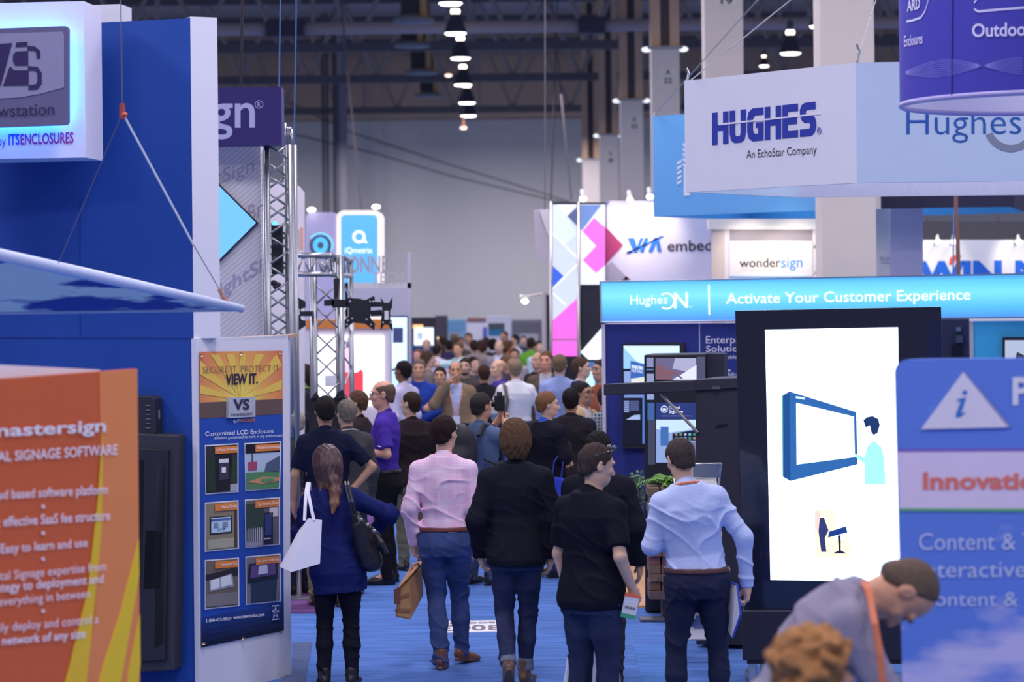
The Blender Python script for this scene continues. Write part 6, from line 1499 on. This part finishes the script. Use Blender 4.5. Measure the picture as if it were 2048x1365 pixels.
W3, J3 = person('man in dark blazer and rolled-up dark jeans walking away, brown hair', 1030, 848, 1.80, 0, 2, head=(6, 4), build=1.0, top=('jacket', (28, 28, 44)), top_hem=.835, pants=denim((36, 40, 72)), leg_r=.92, cuff=(92, 98, 128), shoes=(84, 62, 56),
    hair=('bob', (88, 62, 52)), amp=.0055, skin=PALE, arms={'R': ((.262, -.04, 1.15), (.235, .02, .885)), 'L': ((-.268, -.05, 1.15), (-.245, .06, .90))}, curl=(.7, .7), legs={'L': ((-.085, .04, .50), (-.062, -.24, .17), 48, 3), 'R': ((.075, .07, .50), (.050, .05, .085), 0, -14)})
W4, J4 = person('man in black polo shirt with sunglasses on his head, looking right', 1182, 893, 1.78, -38, 2, head=(-30, 14), build=1.14, top=('polo', (25, 25, 41)), sleeve='short', top_hem=.83, pants=denim((36, 42, 72)), leg_r=1.08, hair=('short', (62, 52, 54)), skin=PALE,
    arms={'R': ((.27, -.09, 1.16), (.25, .07, .94)), 'L': ((-.25, .0, 1.14), (-.24, .08, .89))}, curl=(1.4, 1.0), amp=.005)
W5, J5 = person('man in black jacket with short black hair, behind the man in black polo', 1196, 868, 1.74, -8, 2, head=(10, 4), build=1.05, top=('jacket', (26, 26, 42)), top_hem=.80, pants=(34, 34, 50), hair=('short', (28, 24, 28)), skin=TAN, amp=.005, arms={'R': ((.27, -.03, 1.15), (.275, .05, .89))})
W6, J6 = person('man in light blue shirt and dark trousers, orange lanyard, holding a blue folder', 1390, 880, 1.77, 6, 2, head=(14, 16), lean_side=-6, build=1.17, top=('shirt', (164, 174, 236)), belt=(72, 44, 50), waist=1.0, top_hem=.965, pants=(30, 34, 62), leg_r=1.02, stance=.035, hair=('short', (66, 58, 60)), skin=PALE,
    lanyard=(222, 108, 84), amp=.007, arms={'L': ((-.285, .02, 1.13), (-.12, .23, 1.14)), 'R': ((.30, -.03, 1.18), (.325, .02, .86))}, curl=(.6, 1.2))
W7, J7 = person('near blurred man in grey shirt bending forward, orange lanyard, balding', 1530, 1150, 1.95, -88, 2, d=9.15, lean=36, head=(0, 62), build=1.18, top=('shirt', (124, 118, 150)), pants=(40, 40, 60), hair=('receded', (104, 86, 84)), skin=(198, 146, 128), amp=.006,
    arms={'L': ((-.26, .45, 1.05), (-.16, .62, .90)), 'R': ((.26, .42, 1.02), (.18, .60, .85))}, voxel=.008)
W8, J8 = person('nearest blurred woman with curly light brown hair at the bottom edge', 1630, 1282, 1.62, -80, 2, female=True, top=('blouse', (90, 60, 70)), hair=('curly', (168, 118, 84)), skin=(206, 150, 140), glasses=(30, 26, 34), voxel=.008)
# --- group talking on the left
W9, J9 = person('heavy man in navy short-sleeved shirt, hand on hip, back turned', 650, 797, 1.80, 4, 1, build=1.28, head=(8, 2), top=('shirt', (26, 30, 58)), sleeve='short', pants=(104, 90, 82), belt=(50, 42, 46), hair=('short', (38, 32, 34)), skin=TAN, arms={'R': ((.40, -.06, 1.20), (.24, -.10, 1.03))}, amp=.006)
person('grey-haired man in dark grey sweater with white collar, beside the navy shirt', 693, 803, 1.735, 28, 1, build=1.12, top=('sweater', (62, 60, 70)), hair=('short', (122, 112, 112)), skin=PALE, lanyard=(206, 204, 220))
person('man in dark open jacket with brown hair facing left, behind the grey sweater', 715, 785, 1.71, 75, 1, top=('jacket', (54, 46, 52)), under=(30, 28, 36), hair=('short', (92, 66, 56)), skin=PALE)
W12, J12 = person('bald man with glasses in purple polo shirt, facing left', 768, 765, 1.875, 82, 1, build=1.08, head=(8, 4), top=('shirt', (66, 45, 150)), sleeve='short', belt=(34, 30, 36), pants=(24, 22, 30), hair=('bald', (104, 84, 80)), skin=(206, 152, 142), glasses=(30, 26, 34), shoes=(24, 22, 26), voxel=.009,
    arms={'L': ((-.26, -.07, 1.17), (-.20, .22, 1.20)), 'R': ((.24, .08, 1.14), (.20, .26, .99))})
person('man in dark brown shirt and olive trousers with cropped hair, back turned', 822, 787, 1.725, 24, 1, build=1.28, head=(30, 0), top=('untucked', (44, 36, 42)) if False else ('polo', (44, 36, 42)), top_hem=.86, pants=(100, 96, 88), hair=('buzz', (56, 42, 38)), skin=PALE, shoes=(40, 34, 34))
person('dark-haired woman in dark jacket and green top facing left, behind the lattice stand', 609, 735, 1.79, 88, 1, female=True, top=('jacket', (44, 42, 54)), under=(136, 162, 84), hair=('bob', (52, 38, 38)), skin=PALE)
person('white-haired man half hidden by the right edge of the poster wall', 588, 822, 1.655, 50, 1, top=('shirt', (60, 60, 72)), hair=('short', (168, 162, 166)), skin=PALE)
# --- middle of the aisle
W25, J25 = person('photographer in blue-grey tee shirt raising a camera, black backpack on', 962, 790, 1.755, -36, 1, head=(-10, 0), top=('tee', (78, 92, 132)), sleeve='short', pants=denim((60, 70, 110)), hair=('short', (54, 48, 50)), skin=(196, 144, 124), arms={'R': ((.25, .10, 1.38), (.06, .27, 1.60)), 'L': ((-.16, .18, 1.32), (-.03, .29, 1.53))}, curl=(1.2, 1.2), palms=((1, 0, .2), (-1, 0, .2)))
W26, J26 = person('man in black suit over bright blue shirt with reddish hair, looking right', 1092, 787, 1.74, -48, 1, build=1.12, head=(-30, 4), top=('jacket', (30, 29, 45)), under=(54, 80, 190), hair=('short', (122, 86, 68)), skin=PALE, pants=(36, 40, 76), arms={'R': ((.25, .0, 1.18), (.06, .22, 1.27)), 'L': ((-.24, .02, 1.15), (-.12, .24, 1.10))})
person('man in black suit with black hair, back turned, behind the blue-shirted suit man', 1141, 780, 1.73, -4, 1, build=1.06, top=('jacket', (38, 35, 45)), hair=('short', (32, 27, 30)), skin=TAN, pants=(34, 34, 46))
person('dark-haired man with glasses and tan jacket, half hidden behind the black suit', 1166, 768, 1.715, -125, 1, top=('jacket', (176, 146, 124)), under=(190, 176, 180), hair=('short', (44, 38, 38)), skin=TAN, glasses=(28, 26, 32))
person('person in blue plaid shirt cut off by the navy booth wall', 1210, 776, 1.708, 0, 1, top=('shirt', (78, 88, 112)), pattern=checks((58, 68, 92), (128, 136, 156), 9), hair=('short', (50, 44, 46)))
person('man in navy suit pointing to the right, in front of the pink lit tower', 1162, 718, 1.86, -95, 1, build=1.12, top=('jacket', (40, 40, 64)), under=(190, 180, 200), hair=('short', (82, 60, 54)), skin=PALE, arms={'R': ((.24, .16, 1.18), (.16, .42, 1.24)), 'L': ((-.22, .05, 1.16), (-.2, .15, .95))})
person('man in light blue shirt with thinning hair, back turned, by the pink lit tower', 1119, 712, 1.885, -6, 1, build=1.1, top=('shirt', (134, 146, 206)), hair=('short', (120, 98, 84)), skin=PALE, pants=(40, 44, 80), belt=(40, 34, 40))
person('man in brown jacket facing the camera, left of the light blue shirt', 1092, 706, 1.88, 165, 1, build=1.1, top=('jacket', (84, 70, 66)), under=(160, 160, 190), hair=('short', (112, 80, 62)), skin=(206, 146, 132))
person('bald man in dark jacket facing left, behind the brown jacket', 1076, 708, 1.79, 140, 1, top=('jacket', (60, 52, 58)), hair=('bald', (150, 120, 110)), skin=(210, 158, 146))
person('man in bright green shirt, back turned, deep in the aisle', 1062, 677, 1.78, -12, 1, build=1.15, top=('tee', (100, 152, 62)), sleeve='short', hair=('short', (58, 40, 36)), skin=TAN, pants=(50, 46, 60))
W24, J24 = person('large man in white shirt and jeans with a dark shoulder strap, back turned', 1031, 722, 1.81, 2, 1, build=1.3, top=('shirt', (240, 214, 222)), belt=(60, 48, 52), pants=denim((62, 82, 132)), hair=('short', (140, 120, 108)), skin=(222, 164, 156), amp=.006, arms={'L': ((-.30, .05, 1.16), (-.24, .20, .98)), 'R': ((.33, .02, 1.16), (.30, .18, 1.0))})
person('bald man with purple collar facing left, next to the white shirt', 997, 722, 1.78, 112, 1, top=('shirt', (72, 60, 150)), hair=None or ('bald', (200, 160, 146)), skin=(218, 170, 158))
person('dark-haired man in black jacket, back turned, right of the tan blazer', 968, 732, 1.735, 4, 1, top=('jacket', (42, 38, 50)), hair=('buzz', (66, 46, 42)), skin=TAN)
person('bearded man facing the camera behind the tan blazer', 930, 719, 1.76, 172, 1, top=('jacket', (74, 66, 74)), hair=('short', (54, 40, 38)), skin=PALE, beard=(84, 60, 54))
person('dark-haired man behind the bearded man, looking right', 946, 716, 1.72, -140, 0, top=('shirt', (70, 70, 90)), hair=('short', (46, 36, 36)), skin=PALE)
person('man in tan blazer with hand at his face, orange lanyard and badge', 911, 726, 1.80, 182, 1, build=1.05, top=('jacket', (122, 102, 90)), under=(170, 178, 232), hair=('bald', (72, 52, 46)), skin=(196, 140, 118), lanyard=(232, 128, 108), badge=(70, 156, 132), arms={'R': ((.28, .13, 1.27), (.085, .20, 1.55)), 'L': ((-.26, .02, 1.15), (-.2, .16, .95))}, pants=(38, 42, 70))
person('dark-haired person in white shirt with lanyard, left of the tan blazer', 880, 737, 1.71, 172, 1, female=True, top=('shirt', (196, 202, 222)), hair=('short', (46, 36, 36)), skin=(206, 156, 138), lanyard=(226, 130, 116), badge=(70, 160, 132), pants=(60, 56, 66))
W16, J16 = person('grey-haired man in royal blue shirt with folded arms, facing the camera', 838, 722, 1.82, 186, 1, build=1.12, head=(-10, 0), top=('shirt', (40, 62, 158)), hair=('short', (120, 104, 98)), skin=(204, 152, 136), pants=(30, 32, 56), arms={'R': ((.29, .06, 1.16), (-.04, .23, 1.19)), 'L': ((-.29, .05, 1.14), (.02, .22, 1.05))}, curl=(.9, .9), palms=((0, -1, 0), (0, -1, 0)))
person('dark-haired man in lavender shirt, back turned, by the lit blue screen', 806, 725, 1.84, 55, 1, top=('shirt', (186, 176, 214)), hair=('short', (34, 28, 32)), skin=DARKSK)
person('man in grey jacket with brown hair looking right, behind the royal blue shirt', 856, 706, 1.78, -80, 1, top=('jacket', (118, 106, 112)), under=(150, 140, 150), hair=('thick', (84, 62, 54)), skin=PALE)
person('man in rust brown jacket cut off by the navy booth wall', 1203, 722, 1.88, 120, 1, top=('jacket', (136, 76, 60)), hair=('short', (60, 52, 60)), skin=TAN)
person('man with glasses and brown hair looking right, beside the white shirt', 1014, 712, 1.75, -110, 1, top=('shirt', (70, 60, 84)), hair=('short', (120, 94, 78)), skin=(190, 138, 118), glasses=(30, 28, 34))
# --- far crowd
for px, yt, h, yaw, kind, tc, hr, sk, lab in (
    (853, 680, 1.76, 175, 'jacket', (40, 40, 64), ('bald', (50, 40, 40)), PALE, 'far man with receding dark hair below the white lit screen'),
    (836, 700, 1.70, 160, 'shirt', (120, 90, 100), ('short', (120, 80, 70)), (214, 150, 140), 'far ruddy man at the left end of the crowd'),
    (874, 690, 1.72, -20, 'shirt', (196, 180, 214), ('short', (50, 40, 40)), TAN, 'far man in pale lilac shirt, back turned, left of the pointing man'),
    (897, 682, 1.72, 20, 'jacket', (52, 50, 90), ('short', (44, 36, 38)), TAN, 'far dark-haired person in navy left of the pointing man'),
    (884, 674, 1.72, 60, 'jacket', (64, 56, 70), ('thick', (70, 52, 48)), TAN, 'far brown-haired person under the dark booth post'),
    (948, 682, 1.78, 10, 'jacket', (128, 116, 130), ('short', (58, 42, 40)), PALE, 'far man in grey jacket, back turned, right of the pointing man'),
    (962, 683, 1.76, 30, 'jacket', (140, 130, 142), ('thick', (66, 48, 44)), PALE, 'far woman in pale grey jacket beside the grey jacket man'),
    (937, 668, 1.78, 170, 'shirt', (206, 180, 200), ('short', (60, 44, 44)), (206, 150, 134), 'far man in pinkish shirt beneath the rust brown header'),
    (986, 680, 1.72, -10, 'jacket', (46, 42, 56), ('thick', (36, 30, 34)), TAN, 'far black-haired person in dark jacket left of the grey suit'),
    (998, 683, 1.78, 170, 'jacket', (136, 126, 144), ('bald', (130, 110, 104)), PALE, 'far man in grey suit with pale blue shirt'),
    (1017, 684, 1.76, -70, 'shirt', (226, 120, 92), ('thick', (92, 64, 52)), (214, 140, 110), 'far brown-haired person in orange top'),
    (1029, 699, 1.72, 178, 'shirt', (150, 140, 160), ('short', (50, 40, 40)), TAN, 'far dark-haired man facing the camera left of the green shirt'),
    (1008, 664, 1.80, 150, 'jacket', (120, 104, 108), ('short', (84, 62, 54)), (196, 140, 124), 'far tall man by the teal far picture'),
    (1029, 671, 1.76, 120, 'shirt', (200, 194, 216), ('short', (50, 42, 42)), PALE, 'far dark-haired man in white shirt under the grey shutter'),
    (1047, 673, 1.66, 180, 'jacket', (56, 62, 84), ('short', (40, 34, 38)), PALE, 'far man in slate jacket left of the green shirt'),
    (1078, 684, 1.74, 200, 'shirt', (178, 196, 226), ('short', (60, 50, 50)), PALE, 'far man in pale blue shirt right of the green shirt'),
    (908, 670, 1.74, 40, 'jacket', (96, 84, 84), ('thick', (110, 92, 76)), TAN, 'far light-brown-haired person behind the pointing man'),
    (922, 676, 1.70, 190, 'jacket', (84, 76, 84), ('short', (86, 70, 60)), TAN, 'far person in grey between the pointing man and the pinkish shirt'),
    (972, 676, 1.74, 0, 'jacket', (150, 142, 158), ('short', (70, 54, 50)), PALE, 'far person in pale coat behind the grey jackets')):
    person(lab, px, yt, h, yaw, 0, top=(kind, tc), hair=hr, skin=sk, under=(180, 186, 226) if 'grey suit' in lab else None, group='far crowd down the aisle')
person('far man in pale blue shirt pointing to the left with outstretched arm', 917, 687, 1.79, 150, 0, top=('tee', (176, 200, 222)), sleeve='short', hair=('short', (100, 84, 62)), skin=(214, 156, 134), arms={'R': ((.38, .18, 1.40), (.60, .26, 1.50)), 'L': ((-.24, .0, 1.15), (-.24, .1, .92))}, group='far crowd down the aisle')

# --- things worn or carried
g = MB().tube([P(1728, 1168, 9.1), P(1737, 1182, 8.98), P(1750, 1250, 8.86), P(1760, 1310, 8.84), P(1768, 1400, 8.84)], .014, 6)
lo_ = g.build('lanyard', mat((226, 110, 84), .6, noise=.3, scale=30), None)
Mi7 = (Matrix.Translation(W7.location) @ Matrix.Rotation(W7.rotation_euler.z, 4, 'Z')).inverted()
for v in lo_.data.vertices: v.co = Mi7 @ v.co
lo_.parent = W7
def in_head(J, pts): return [J['HM'] @ Vector(p) * J['sc'] for p in pts]
g = MB()
for s in (-1, 1):
    k = len(g.v); g.ball((s * .034, .072, 1.795), (.028, .010, .020), 14, 8)
    g.tube([(s * .060, .066, 1.790), (s * .085, .02, 1.768), (s * .088, -.05, 1.735), (s * .086, -.08, 1.715)], .0032, 6)
g.tube([(-.012, .078, 1.798), (.012, .078, 1.798)], .003, 6)
g.v = [J4['HM'] @ v * J4['sc'] for v in g.v]; link_mesh('sunglasses', g.v, g.f, mat((30, 34, 44), .08, noise=.05, coat=.6), W4, True, False)
sc4 = J4['sc']; bp4 = Vector((.275, .0, .86)) * sc4; M4 = Matrix.Rotation(R(38), 3, 'Z') @ Matrix.Rotation(R(12), 3, 'Y')
g = MB().box(bp4, (.085, .006, .115), M4); bd = link_mesh('badge', g.v, g.f, plain(196, 190, 214), W4, world=False)
for dz, c, hh in ((.062, (206, 96, 70), .022), (-.062, (60, 146, 120), .026)): g = MB().box(bp4 + M4 @ Vector((0, -.001, dz)), (.088, .007, hh), M4); link_mesh('badge_strip', g.v, g.f, plain(*c), bd, world=False)

g = MB()
for k in range(9): g.box(bp4 + M4 @ Vector((-.028 + .007 * k, -.004, -.012)), (.002 + .0015 * (k % 3), .002, .016), M4)
link_mesh('barcode_print', g.v, g.f, mat((52, 50, 62), .6), bd, world=False)
g = MB().tube([Vector((-.292, -.035, 1.245)), Vector((-.298, -.015, 1.240)), Vector((-.296, .012, 1.252))], [.002, .006, .0015], 6); g.v = [v * J12['sc'] for v in g.v]; link_mesh('sleeve_mark', g.v, g.f, plain(230, 226, 240), W12, True, False)
g = MB().tube([Vector((-.17, .06, 1.50)), Vector((-.14, -.13, 1.47)), Vector((-.115, -.185, 1.30)), Vector((-.16, -.16, 1.05)), Vector((-.22, -.08, .95))], .024, 8); g.v = [Vector((v.x, v.y, v.z)) * J24['sc'] for v in g.v]; link_mesh('bag_strap', g.v, g.f, mat((84, 74, 82), .7), W24, True, False)
g = MB().tube([Vector((.035, .235, 1.05)) + Vector((.034 * math.cos(a), 0, .034 * math.sin(a))) for a in np.linspace(0, 6.28, 14)], .006, 6); g.ball((.035, .262, 1.05), (.02, .006, .02)); g.v = [v * J16['sc'] for v in g.v]; link_mesh('watch', g.v, g.f, metal(210, 210, 225), W16, True, False)
# white tote on the woman's shoulder
wt_ = mat((226, 220, 244), .6, noise=.03, scale=6, bump=.15)
d1 = J1['d']; near = [P(617, 1037, d1 - .30), P(644, 1041, d1 - .28), P(640, 1128, d1 - .30), P(583, 1145, d1 - .36)]; rear = [P(597, 1062, d1 - .20), P(628, 1064, d1 - .17), P(618, 1112, d1 - .18), P(559, 1134, d1 - .22)]
t = thing('tote_bag', 'white fabric tote bag hanging behind the woman in the navy blouse', 'bag', near[3])
m = MB().add(near + rear, [(0, 3, 2, 1), (4, 5, 6, 7), (0, 4, 7, 3), (1, 2, 6, 5), (3, 7, 6, 2)])
o = m.build('bag_body', wt_, t)
o.modifiers.new('soft', 'SUBSURF').levels = 0
s_ = o.modifiers.new('wall', 'SOLIDIFY'); s_.thickness = .006; o.modifiers.remove(o.modifiers['soft'])
for a, top in ((P(609, 1042, d1 - .28), P(612, 985, d1 - .20)), (P(628, 1042, d1 - .29), P(616, 985, d1 - .20))):
    MB().tube([a, a.lerp(top, .5) + Vector((0, -.012, 0)), top, top + Vector((.0, .12, .05)), top + Vector((.0, .28, -.10))], .012, 6).build('strap', wt_, t)
# black handbag
t = thing('handbag', 'slouchy black leather handbag on the right shoulder of the woman in navy', 'bag', P(740, 1130, d1 - .12))
fb = Field(list(P(660, 1190, d1 - .5)), list(P(830, 980, d1 + .3)), .008)
c0, c1_ = P(716, 1052, d1 - .16), P(743, 1122, d1 - .12)
fb.cone(list(c0), list(c1_), .055, .085, .02); fb.cone(list(P(712, 1035, d1 - .16)), list(P(752, 1075, d1 - .12)), .035, .04, .03); fb.cone(list(P(748, 1070, d1 - .13)), list(P(770, 1105, d1 - .13)), .03, .02, .02)
fb.disp(wrinkle(77, .006, 60, 80))
ob = grid_mesh('bag_body', fb, mat((30, 28, 38), .25, noise=.15, scale=60, bump=.1), t); ob.location = -t.location
for dx in (0, 6): MB().tube([P(708 + dx, 1045, d1 - .2), P(700 + dx, 1005, d1 - .22), P(691 + dx, 972, d1 - .14), P(690 + dx, 965, d1 - .02), P(694 + dx, 985, d1 + .12)], .009, 6).build('strap', mat((34, 32, 38), .4), t)
for x_, y_ in ((722, 1040), (748, 1062), (735, 1050)): MB().ball(P(x_, y_, d1 - .23), (.012, .008, .012)).build('buckle', metal(160, 156, 170), t)
MB().tube([P(752, 1070, d1 - .2), P(762, 1085, d1 - .2), P(775, 1107, d1 - .18)], [.006, .02, .014], 8).build('tassel', mat((44, 42, 50), .35), t)
# briefcase
dB = J2['d']; bc = mat((164, 118, 86), .5, noise=.25, scale=14, bump=.2)
t = thing('briefcase', 'soft tan leather briefcase carried by the man in the pink shirt', 'briefcase', P(815, 1240, dB))
n4 = [P(797, 1178, dB - .22), P(818, 1160, dB - .20), P(822, 1243, dB - .20), P(788, 1236, dB - .22)]; f4 = [P(826, 1136, dB + .18), P(846, 1128, dB + .18), P(848, 1192, dB + .16), P(828, 1206, dB + .16)]
MB().add(n4 + f4, [(0, 1, 2, 3), (7, 6, 5, 4), (0, 4, 5, 1), (1, 5, 6, 2), (2, 6, 7, 3), (3, 7, 4, 0)]).build('case_body', bc, t, bevel=.02)
q = [P(793, 1183, dB - .24), P(819, 1156, dB - .22), P(848, 1124, dB + .19), P(826, 1130, dB + .19)]
MB().prism(q, (0, -.004, .012)).build('flap', mat((186, 134, 96), .45, noise=.15, scale=14), t, bevel=.004)
MB().prism([P(787, 1180, dB - .23), P(801, 1172, dB - .23), P(800, 1206, dB - .24), P(788, 1210, dB - .24)], (.004, -.012, 0)).build('flap_front', mat((96, 62, 56), .45, noise=.2, scale=14), t, bevel=.003)
MB().tube([P(818, 1150, dB - .05), P(826, 1132, dB - .02), P(836, 1128, dB + .02), P(840, 1134, dB + .08)], .009, 8).build('handle', mat((150, 104, 78), .5), t, True)
for u in (.3, .7): MB().prism([n4[0].lerp(n4[3], u) + Vector((-.002, -.004, 0)), n4[1].lerp(n4[2], u) + Vector((.002, -.004, 0)), n4[1].lerp(n4[2], u + .08) + Vector((.002, -.004, 0)), n4[0].lerp(n4[3], u + .08) + Vector((-.002, -.004, 0))], (0, -.004, 0)).build('gusset_strap', mat((128, 88, 68), .5), t)
# white carrier bag by the man in the black polo
d4 = J4['d']; t = thing('carrier_bag', 'white carrier bag held low by the man in the black polo', 'bag', P(1180, 1480, d4 + .25))
tq = [P(1142, 1272, d4 + .32), P(1236, 1278, d4 + .32), P(1248, 1480, d4 + .30), P(1112, 1480, d4 + .30)]
MB().prism(tq, (0, .10, 0)).build('bag_body', wt_, t, bevel=.006)
for x_ in (1152, 1215): MB().tube([P(x_, 1274, d4 + .33), P(1150 + (x_ - 1150) * .3, 1235, d4 + .26), P(1146, 1225, d4 + .14)], .006, 6).build('strap', mat((60, 58, 70), .6), t)
# blue folder
d6 = J6['d']; t = thing('folder', 'blue folder with white papers in the right hand of the man in light blue', 'folder', P(1470, 1270, d6))
fq = [P(1462, 1166, d6 - .02), P(1474, 1170, d6 - .10), P(1481, 1229, d6 - .12), P(1465, 1276, d6 - .06), P(1452, 1250, d6 + .06), P(1455, 1180, d6 + .06)]
MB().prism(fq, (.008, 0, 0)).build('cover', mat((60, 78, 190), .4), t); MB().prism([v + Vector((-.006, -.004, 0)) for v in fq], (.005, 0, 0)).build('papers', plain(206, 202, 226), t)
for a, b in zip(fq[:3], fq[1:4]): MB().tube([a + Vector((0, -.006, 0)), b + Vector((0, -.006, 0))], .006, 6).build('edge_binding', mat((50, 70, 190), .4), t)
# backpack and camera of the photographer
W = J25['W']; t = thing('backpack', 'black backpack on the back of the photographer in the blue-grey tee', 'backpack', W((-.02, -.24, 1.1)))
Mb = Matrix.Rotation(R(J25['yaw']), 3, 'Z')
fb = Field([-.3, -.3, -.1], [.3, .3, .62], .012)
fb.ell((-.03, 0, .17), (.15, .11, .24)); fb.ell((-.03, -.05, .10), (.13, .11, .14), k=.04); fb.ell((-.03, -.02, .30), (.12, .09, .12), k=.04)
ob = grid_mesh('pack_body', fb, mat((38, 37, 46), .6, noise=.2, scale=30, bump=.2), t); ob.rotation_euler = (0, 0, R(J25['yaw']))
for sx in (-.13, .10):
    MB().tube([W((sx, -.18, 1.42)), W((sx, -.10, 1.52)), W((sx, .06, 1.50)), W((sx, .15, 1.38)), W((sx, .13, 1.2))], .022, 8).build('shoulder_strap', mat((34, 33, 42), .6), t)
MB().tube([W((.14, -.15, 1.2)), W((.20, -.05, 1.15)), W((.19, .08, 1.17))], .012, 6).build('side_strap', mat((34, 33, 42), .6), t)
t = thing('photo_camera', 'black photo camera held up by the photographer', 'camera', P(998, 825, J25['d'] - .05))
cp = P(999, 806, J25['d'] + .16)
MB().box(cp, (.10, .07, .14)).build('camera_body', mat((30, 30, 38), .4), t, bevel=.012)
MB().lathe(cp + Vector((-.04, 0, .0)), [(0, .13), (.034, .13), (.036, .0), (.03, -.02)], 18, Matrix.Rotation(R(-100), 3, 'Y')).build('lens', mat((26, 26, 34), .25), t, True)
MB().box(cp + Vector((.0, -.02, .08)), (.05, .05, .05)).build('flash_housing', mat((44, 42, 52), .4), t, bevel=.008)
MB().tube([cp + Vector((.04, -.03, -.05)), cp + Vector((.06, -.06, -.2)), cp + Vector((.02, -.05, -.32))], .008, 6).build('neck_strap', mat((40, 38, 46), .6), t)
# royal blue tote beside the suited man
d_ = J26['d']; t = thing('blue_tote', 'royal blue shopping bag held by the black suit man with reddish hair', 'bag', P(1112, 1066, d_ - .25))
MB().prism([P(1098, 955, d_ - .3), P(1128, 958, d_ - .3), P(1130, 1066, d_ - .3), P(1094, 1066, d_ - .3)], (0, .10, 0)).build('bag_body', mat((38, 62, 190), .55, noise=.08), t, bevel=.006)
for x_ in (1104, 1122): MB().tube([P(x_, 958, d_ - .27), P(x_ + 4, 925, d_ - .25), P(1122, 905, d_ - .2)], .007, 6).build('strap', mat((34, 50, 150), .6), t)
